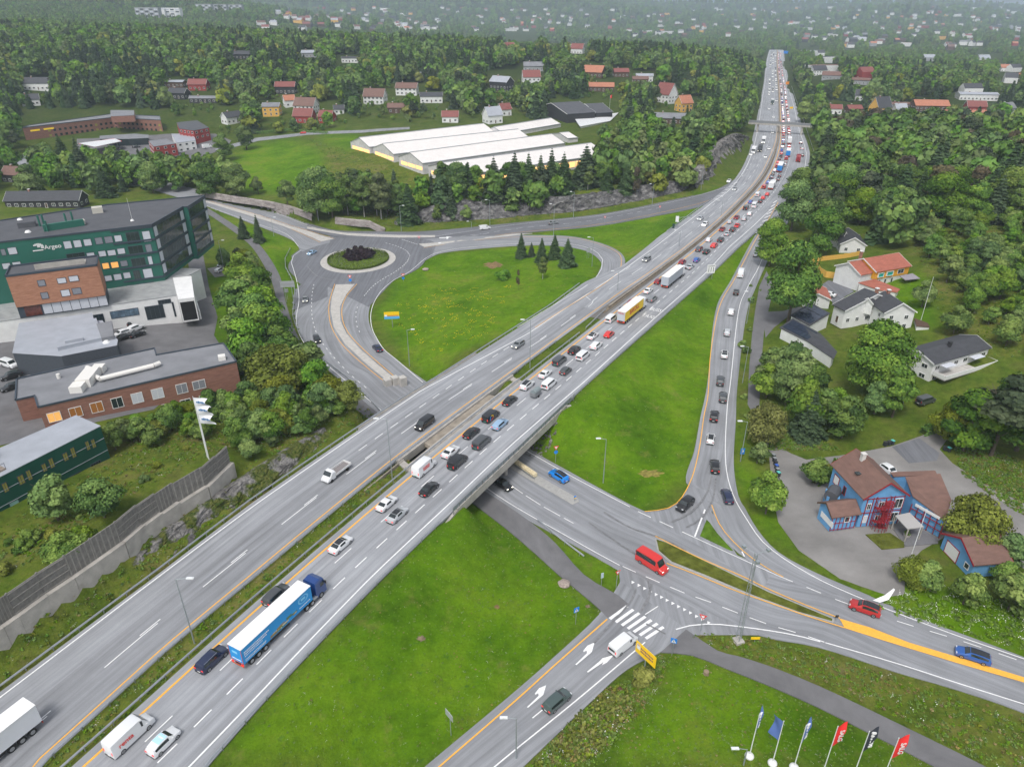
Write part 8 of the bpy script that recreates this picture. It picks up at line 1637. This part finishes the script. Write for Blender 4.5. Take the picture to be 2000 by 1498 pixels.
def yieldsign(px,py,ty,label,yaw=0,blue=False,small=1.):
    g=G(px,py); h=topz(g,ty)-g.z; e=empty('give_way_sign',tuple(g),yaw,label,'road sign'); pole2(e,h); s=.55*small; zc=h-.5*small; b=MB(); b.add([(-s,-.07,zc+.4*small),(s,-.07,zc+.4*small),(0,-.07,zc-.55*small),(-s,-.1,zc+.4*small),(s,-.1,zc+.4*small),(0,-.1,zc-.55*small)],[(0,1,2),(5,4,3),(0,3,4,1),(1,4,5,2),(2,5,3,0)]); b.build('sign_board',e,SIGNR)
    b=MB(); t=.55; b.add([(-s*t,-.115,zc+.26*small),(s*t,-.115,zc+.26*small),(0,-.115,zc-.28*small)],[(0,2,1)]); b.build('sign_centre',e,SIGNW)
    if blue: b=MB(); b.tube((0,-.06,zc-1.0*small),(0,-.1,zc-1.0*small),.42*small,None,None,18); b.build('round_sign',e,SIGNB)
for a in [(1203,1152,1113,'give way sign on the grass tip beside the footway',.5,False,1.),(1368,1234,1199,'give way sign where the side road meets the crossing road',-.4,False,1.1),(1085,903,870,'give way sign above a blue roundabout sign beside the bridge',.3,True,1.1),(685,556,537,'give way and blue arrow sign on the island end at the roundabout',0,True,1.3),(788,550,534,'give way and blue arrow sign on the infield edge of the roundabout',.2,True,1.2),(819,472,461,'small red sign on the on-ramp side of the roundabout',0,False,1.1),(1181,435,422,'small red sign beside the middle of the on-ramp',0,False,1.1),(1288,415,402,'small red sign further up the on-ramp',0,False,1.)]: yieldsign(*a)
def board(px,py,ty,w,h,label,yaw,m,bands=(),posts_=1,name='road_sign',z=None,txt=None):
    g=base(px,py,z); H_=topz(g,ty)-g.z; e=empty(name,tuple(g),yaw,label,'road sign')
    for k in range(posts_): pole2(e,H_-.1,0 if posts_==1 else (k-.5)*w*.5,.09 if w>2 else .05)
    b=MB(); b.box((0,-.12,H_-h/2),(w,.08,h)); b.build('sign_board',e,m)
    for c,u0,u1,v0,v1 in bands: b=MB(); b.box((w*(u0+u1-1)/2,-.175,H_-h*(1-(v0+v1)/2)),(w*(u1-u0),.02,h*(v1-v0))); b.build('sign_panel',e,c)
    return e,H_
TXR=mat('sign_text_red',(.5,.12,.1),.6)
e,H_=board(1257,1319,1266,4.0,2.2,'big yellow direction sign beside the side road before the junction',-.95,SIGNY,[(SIGNW,.06,.22,.4,.85),(SIGNR,.08,.2,.72,.82)])
for r_,t in enumerate(('Oslo','Asker')): text_mesh('sign_lettering','xx',.01,SIGNBK,e,Matrix.Translation((0,-.2,H_-1)),.001) if False else None
b=MB()
for r_ in range(2):
    for k in range(9): b.box((-.85+k*.28,-.18,H_-.75-.55*r_),(.2,.02,.24 if k%3 else .32))
b.build('sign_lettering',e,mat('sign_text_purple',(.2,.08,.15),.6))
e,H_=board(767,640,609,4.6,2.3,'wide yellow and blue direction sign on the infield',.12,SIGNY,[(mat('sign_light_blue',(.1,.42,.8),.5),0,1,0,.36),(SIGNW,.04,.2,.36,.6)]); b=MB()
for k in range(13): b.box((-1.3+k*.27,-.18,H_-1.25),(.2,.02,.3))
b.build('sign_lettering',e,TXR)
board(567,592,549,4.6,2.1,'large road sign seen from its grey back beside the roundabout approach',.1,SIGNG,[(RAILD,0,1,.45,.5)],2); board(562,585,564,1.3,1.3,'small square sign seen from its back under the large one',.1,SIGNG)
board(1448,893,875,.9,1.5,'blue and white bus lane sign on the slip road verge',0,SIGNB,[(SIGNW,.3,.7,.35,.7)]); board(881,1436,1390,1.7,1.1,'white sign seen from its back at the edge of the large lawn',-.9,SIGNG); board(1174,1145,1118,.5,1.1,'narrow grey-blue sign on the grass tip beside the footway',.4,mat('sign_pale',(.45,.55,.6),.5)); board(1473,1255,1243,1.4,.45,'low yellow marker board on the verge right of the mast',0,SIGNY)
board(1386,545,517,2.8,3.0,'white lane-count sign beside the shoulder of the congested carriageway',.15,SIGNW,[(SIGNBK,.18,.24,.15,.7),(SIGNBK,.47,.53,.15,.7),(SIGNBK,.76,.82,.15,.7),(SIGNBK,.1,.9,.8,.86)],2); board(1148,505,484,1.6,1.8,'pair of small signs seen edge-on inside the loop road',.6,SIGNG,(),2); board(500,453,430,.7,.7,'small sign on the traffic island of the west road',0,SIGNG); board(1631,1213,1200,.5,.5,'dark bollard sign on the tip of the grass island',0,SIGNBK); board(1122,980,968,.4,.6,'small blue and yellow bollard sign on the island by the bridge',.5,SIGNB,[(SIGNY,0,1,0,.4)])
board(1378,1,1,1,1,'x',0,SIGNW) if False else None
g=G(1322,446); e=empty('camera_mast',tuple(g),0,'grey mast with a side arm carrying a camera over the motorway edge','mast'); h=topz(g,426)-g.z; pole2(e,h,0,.1); b=MB(); b.tube((0,0,h),(5.2,.6,h+.6),.07,None,None,6); b.box((5.4,.6,h+.5),(1.2,.5,.5)); b.build('arm',e,POLE); b=MB(); b.box((-.3,-.2,h-.4),(1.3,.3,2.4)); b.build('cabinet',e,SIGNW); b=MB(); b.box((-1.6,-.5,1.1),(.8,.6,1.9)); b.build('control_box',e,mat('dark_box',(.02,.06,.05),.6))
board(1570,218,207,5,2.4,'blue motorway sign far up beside the slip lane',.2,SIGNB,[(SIGNW,.1,.5,.3,.6)],2); board(1535,106,100,10,5,'blue sign beside the distant motorway crest',.1,SIGNB,(),2); board(1537,168,160,4,3,'orange roadworks sign beside the distant motorway',.1,mat('sign_orange',(.9,.3,.03),.5)); board(1545,214,209,3,1.6,'yellow lorry-mounted arrow board in the far slip lane',.1,SIGNY)
# barrier of pale blocks on the island by the bridge
e=empty('crash_cushion',tuple(P(1012,908,.2)),0,'long row of pale cream barrier blocks on the island beside the bridge','barrier'); e.location=(0,0,0); CREAM=mat('cream_plastic',(.7,.6,.4),.5)
pa,pb_=P(1008,906,.2),P(1046,932,.2); d=(pb_-pa); rz=math.atan2(d.y,d.x)
for k in range(8):
    q=pa.lerp(pb_,(k+.5)/8); b=MB(); b.box((q.x,q.y,.65),(d.length/8-.06,1.0,.8),None,rz); b.box((q.x,q.y,1.12),(d.length/8-.25,.55,.18),None,rz); b.build('barrier_block',e,CREAM)
b=MB(); q=(pa+pb_)/2; b.box((q.x-.3*math.sin(-rz),q.y-.7,.45),(d.length,.12,.35),None,rz); b.build('rail',e,RAILM)
# flags
def flag(px,py,tx,ty,label,col,txt=None,tc=SIGNW,ball=False,yaw=0,ln=3.4,wd=1.15,wave=.25,z=None,vertical=True,shape='v'):
    g=base(px,py,z); h=topz(g,ty)-g.z; e=empty('flagpole',tuple(g),yaw,label,'flagpole'); b=MB(); b.tube((0,0,-.3),(0,0,h),.075,.045,None,8); b.tube((0,0,h),(0,0,h+.12),.07,.03,None,8); b.build('pole',e,mat('white_pole',(.75,.76,.76),.4))
    if ball: bm=bmesh.new(); bmesh.ops.create_uvsphere(bm,u_segments=20,v_segments=10,radius=.62); me=bpy.data.meshes.new('pole_base'); bm.to_mesh(me); bm.free(); me.polygons.foreach_set('use_smooth',[True]*len(me.polygons)); me.materials.append(mat('white_base',(.72,.72,.7),.5)); o=bpy.data.objects.new('pole_base',me); S.collection.objects.link(o); o.parent=e; o.location=(0,0,.25); o.scale=(1,1,.7)
    if col is None: return e
    m=mat('flag_'+str(col[0]),col[1],.7); b=MB(); n=14; vs=[]
    for i in range(n+1):
        t=i/n
        for j in range(5):
            u=j/4; x=.06+wd*u*(1-.15*math.sin(t*4)); y=wave*math.sin(t*6+u*2.5)*u; zz=h-.15-ln*t+(.55*u if shape=='v' else -.1*u)
            vs+=[(x,y,zz)]
    N5=len(vs); vs2=vs+[(x,y-.02,z_) for x,y,z_ in vs]; fs=[(i*5+j,i*5+j+1,(i+1)*5+j+1,(i+1)*5+j) for i in range(n) for j in range(4)]; b.add(vs2,fs+[tuple(N5+k for k in f[::-1]) for f in fs]); b.build('flag',e,m,smooth=True)
    if txt=='#':
        b=MB(); rr=random.Random(px)
        for k in range(6): b.box((.06+wd*.55,0,h-.5-k*ln*.13),(wd*.42,.2+.3*wave,ln*rr.uniform(.05,.09)))
        b.build('flag_lettering',e,tc)
    elif txt:
        for sg in (1,-1):
            M0=Matrix.Translation((.06+wd*.5,-.03-wave*.45*0-.06*sg if sg>0 else .04,h-.15-ln*.5+.25))@(Matrix.Rotation(0,4,'Z') if sg>0 else Matrix.Rotation(math.pi,4,'Z'))@Matrix.Rotation(R(90),4,'X')@Matrix.Rotation(R(-90),4,'Z')
            text_mesh('flag_lettering',txt,wd*.72 if len(txt)<6 else wd*.5,tc,e,Matrix.Translation((0,-.12 if sg>0 else .12,0))@M0,.006,bold=.02)
    return e
for a in [(1463,1478,1487,1396,'leftmost flagpole with blue flag and white ball base',('blue',(.1,.17,.42)),'#',True,.9),(1508,1492,1545,1408,'flagpole with furled blue flag, second from the left',('blue',(.1,.17,.42)),None,True,2.4),(1550,1500,1584,1416,'flagpole with blue flag whose white base is cut by the picture edge',('blue',(.1,.17,.42)),'#',True,.7),(1600,1530,1641,1418,'left one of the two flagpoles with red flags',('red',(.75,.03,.03)),'SALG',False,.2),(1657,1542,1699,1428,'flagpole with black flag between the two red flags',('black',(.03,.035,.05)),'#',False,.2),(1712,1552,1755,1441,'rightmost flagpole with red flag',('red',(.75,.03,.03)),'SALG',False,.05)]:
    flag(a[0],a[1],a[2],a[3],a[4],a[5],a[6],SIGNW,a[7],yaw=a[8],ln=3.6,wd=1.25)
for i,(x,y,t) in enumerate(((405,893,775),(407,896,790),(409,899,808))):
    e=flag(x,y,0,t,['rearmost','middle','front'][i]+' of three white flagpoles with white and blue flags above the cutting',('white',(.75,.76,.78)),None,yaw=-.15,ln=1.9,wd=2.7,wave=.3,shape='h'); h=[c for c in e.children if c.name.startswith('pole')][0].dimensions.z
    b=MB(); hh=topz(G(x,y),t)-G(x,y).z
    for k in range(5): b.box((.7+k*.36,-.2-.02*k,hh-1.0+.05*math.sin(k)),(.3,.03,.45 if k%2 else .3))
    b.build('flag_print',e,mat('flag_print_blue',(.08,.2,.4),.6))
flag(1775,1098,0,995,'bare white flagpole leaning over the yard of the blue house',None); flag(1798,628,0,542,'bare white flagpole on the villa lawn',None); flag(1190,222,0,187,'white flagpole by the barn with a small red flag',('red',(.75,.03,.03)),None,ln=2,wd=1.2)
# bins
def bin_(px,py,c,label,grp=None):
    g=G(px,py); e=empty('wheelie_bin',(g.x,g.y,T(g.x,g.y)+.08),.3,label,'bin',grp); b=MB(); b.box((0,0,.5),(.58,.7,.9)); b.build('bin_body',e,mat('bin_dark',(.03,.035,.04),.6)); b=MB(); b.box((0,0,1.0),(.64,.78,.1)); b.build('lid',e,mat('bin_lid_'+c,{'g':(.25,.27,.28),'b':(.05,.12,.45),'t':(.12,.5,.45),'k':(.04,.04,.045)}[c],.5))
    for sx in (-.25,.25): b=MB(); b.tube((sx-.04,.3,.1),(sx+.04,.3,.1),.11,None,None,10); b.build('wheel',e,TYRE)
for i,(c,l) in enumerate((('g','rearmost bin'),('g','second bin'),('k','third bin, black-lidded'),('b','blue-lidded bin'),('g','fifth bin'),('t','front bin with turquoise lid'))): bin_(1510+i*1.9,895+i*7,c,l+' in the row beside the lane opposite the blue house')
for i,(c,l) in enumerate((('k','left black bin'),('k','middle black bin'),('t','right bin with turquoise lid'))): bin_(1728+i*7,871-i*1.5,c,l+' at the lane edge below the villas')
for i,(c,l) in enumerate((('k','black bin'),('t','bin with turquoise lid'))): bin_(1845+i*7,880+i*2,c,l+' at the fork beside the huge pine')
# fallen banner and parasols
b=MB(); g=G(1735,1170); b.add([(0,0,.05),(2.2,.7,.5),(4.2,1.9,.9),(4.3,1.6,.9),(2.6,-.1,.3),(1.0,-.5,.05)],[(0,1,4,5),(1,2,3,4)]); o=b.build('banner',None,SIGNW); o.location=(g.x-3,g.y-.6,g.z+.3); tag(o,'white beach-flag banner bent over beside the yard entrance','banner')
# chairs and flower tub by the blue house
b=MB(); g=G(1770,1048); b.tube((0,0,0),(0,0,.6),.5,.65,CONC,12); o=b.build('planter'); o.location=g; tag(o,'round concrete planter on the terrace of the blue house','planter'); bsh=quads_mesh('plant',*broad_pts(260,300,1.1,.6,0,6,.13),LM['light']); c=bpy.data.objects.new('plant',bsh); S.collection.objects.link(c); c.location=(g.x,g.y,g.z+.5); tag(c,'small green plant growing in the round planter','plant')
drape('terrace',[(1745,1035),(1790,1030),(1830,1052),(1832,1062),(1768,1068)],M_('terrace_grey',(.16,.16,.17),var=.1),dz=.2,skirt=.3); drape('flower_bed',[(1690,1045),(1738,1042),(1765,1060),(1766,1070),(1722,1074)],ROUGHM,dz=.22,skirt=.2); drape('hedge_base',[(1576,925),(1620,905),(1628,925),(1590,945)],ROUGHM,dz=.1,skirt=.1)
def hedge(l,h,w_,label,lm='light',dens=26):
    pts=[G(*a) for a in l]; C=[];N=[]; rg=np.random.RandomState(len(l)+int(h*10))
    for a,c in zip(pts[:-1],pts[1:]):
        n=int((c-a).length*dens*h*2); d=(c-a).normalized(); nn=Vector((-d.y,d.x,0))
        for _ in range(n):
            t=rg.uniform(); s_=rg.choice([-1,0,1]); off=rg.uniform(-w_,w_) if s_==0 else s_*w_*rg.uniform(.85,1.1); z=h*rg.uniform(.85,1.08) if s_==0 else h*rg.uniform(.0,1.); p=a.lerp(c,t)+nn*off; C.append((p.x,p.y,p.z+z)); v=nn*s_+Vector((0,0,1 if s_==0 else .3))+Vector(rg.normal(size=3))*.4; N.append(tuple(v.normalized()))
    C=np.array(C);N=np.array(N); me=quads_mesh('hedge',C,N,np.full(len(C),.17),.5+.2*rg.normal(size=len(C)),LM[lm]); o=bpy.data.objects.new('hedge',me); S.collection.objects.link(o); tag(o,label,'hedge')
hedge([(1590,948),(1628,930),(1634,908)],1.8,.8,'clipped green hedge at the corner of the blue house','broad'); hedge([(755,205),(790,225),(802,240)],2.5,1.2,'long green hedge running down from the white villa terrace'); hedge([(640,262),(560,256),(500,262)],1.4,.8,'low hedge along the side road above the meadow','broad',14); hedge([(1800,850),(1840,838),(1860,828)],2.,.8,'dark hedge beside the upper lane','broad')
# ---------- grass tufts and flowers ----------
def tuft_mesh(name,m,n,h,w_,seed,sz):
    rg=np.random.RandomState(seed); np.random.seed(seed); C=np.stack([rg.normal(size=n)*w_,rg.normal(size=n)*w_,rg.uniform(.1,1,n)*h],1); N=rnd_dirs(n); N[:,2]=np.abs(N[:,2])*.8+.3; N/=np.linalg.norm(N,axis=1)[:,None]; return quads_mesh(name,C,N,sz*rg.uniform(.5,1.3,n),.5+.25*rg.normal(size=n),m,1.6)
LG=leafmat('grass_tuft',(.07,.14,.01),(.12,.22,.018),(.19,.29,.035),.01,.2); LY=leafmat('grass_dry',(.12,.11,.025),(.2,.17,.05),(.3,.25,.1),.03,.25); LW=mat('white_flowers',(.75,.75,.7),.8); LYF=mat('yellow_flowers',(.85,.6,.01),.8)
def stuff_scatter(name,meshes,pts,kinds,scl):
    col=bpy.data.collections.new(name+'_shapes')
    for i,me in enumerate(meshes): col.objects.link(bpy.data.objects.new('%02d_%s'%(i,name),me))
    me=bpy.data.meshes.new(name); P_=np.array(pts,np.float32); me.vertices.add(len(P_)); me.vertices.foreach_set('co',P_.ravel())
    for nm,ty,c in (('idx','INT',np.array(kinds,np.int32)),('scl','FLOAT',np.array(scl,np.float32)),('rot','FLOAT',np.random.uniform(0,6.28,len(P_)).astype(np.float32))): a=me.attributes.new(nm,ty,'POINT'); a.data.foreach_set('value',c)
    o=bpy.data.objects.new(name,me); S.collection.objects.link(o); o['kind']='stuff'; g=bpy.data.node_groups['scatter_trees'].copy()
    for n in g.nodes:
        if n.bl_idname=='GeometryNodeCollectionInfo': n.inputs['Collection'].default_value=col
    o.modifiers.new('scatter','NODES').node_group=g
def fill(poly,n,dmax=260):
    wp=[tuple(G(*a)) for a in poly]; xs=[p[0] for p in wp]; ys=[p[1] for p in wp]; x=np.random.uniform(min(xs),max(xs),n*3); y=np.random.uniform(min(ys),max(ys),n*3); k=inpoly(x,y,wp); return list(zip(x[k][:n],y[k][:n]))
TM=[tuft_mesh('tuft',LG,26,.5,.28,1,.13),tuft_mesh('tuft',LY,22,.6,.25,2,.11),tuft_mesh('tuft',LM['broad'],34,.7,.35,3,.15),tuft_mesh('tuft',LM['yellow'],30,.8,.35,4,.13),tuft_mesh('flowers',LW,7,.5,.5,5,.07),tuft_mesh('flowers',LYF,8,.3,.5,6,.08)]
pts=[];kd=[];sc=[]
def addt(poly,n,mix_,s0,s1,chk=True):
    for x,y in fill(poly,n):
        s_,o_=so_of(x,y) if chk else (0,99)
        if chk and (L_EDGE(s_)-.6<o_<NL(s_)+.2 or NR(s_)-.2<o_<R_EDGE(s_)+.4): continue
        pts.append((x,y,T(x,y)+.0)); kd.append(mix_[random.randrange(len(mix_))]); sc.append(random.uniform(s0,s1))
for poly in ROUGH:
    ii=ROUGH.index(poly); addt(poly,[1700,700,900,1800,1700][ii] if ii<5 else 1500,[0,0,1,0,0,0,0,3,1,0,0,0,1,0,0,0,4,0] if ii in(0,1,2) else [0,0,1,2,0,3,0,0,0,0,1,0,4,0],.22,.6)
for poly in LAWNS[:5]: addt(poly,1500,[0,0,0,0,0,0,1,0,4],.13,.32)
addt([(770,600),(870,560),(1000,560),(950,660),(860,690),(790,660)],170,[5],.5,1.); addt([(1700,1190),(2000,1270),(2000,1180),(1800,1130)],300,[4,0,0],.5,.9); addt([(1130,1400),(1200,1340),(1240,1380),(1180,1470),(1040,1500)],500,[4,1,3,0],.5,1.)
stuff_scatter('grass_tufts',TM,pts,kd,sc)
# ---------- haze ----------
b=MB(); b.box((0,4900,(320-40)/2+0),(26000,10400,360)); 
hz=b.build('haze'); hz['kind']='stuff'
m=bpy.data.materials.new('haze'); m.use_nodes=True; n=m.node_tree; n.nodes.clear(); v=n.nodes.new('ShaderNodeVolumePrincipled'); v.inputs['Color'].default_value=(.72,.84,1,1); v.inputs['Density'].default_value=0.00015; v.inputs['Anisotropy'].default_value=.1
oo=n.nodes.new('ShaderNodeOutputMaterial'); n.links.new(v.outputs[0],oo.inputs['Volume']); hz.data.materials.append(m)
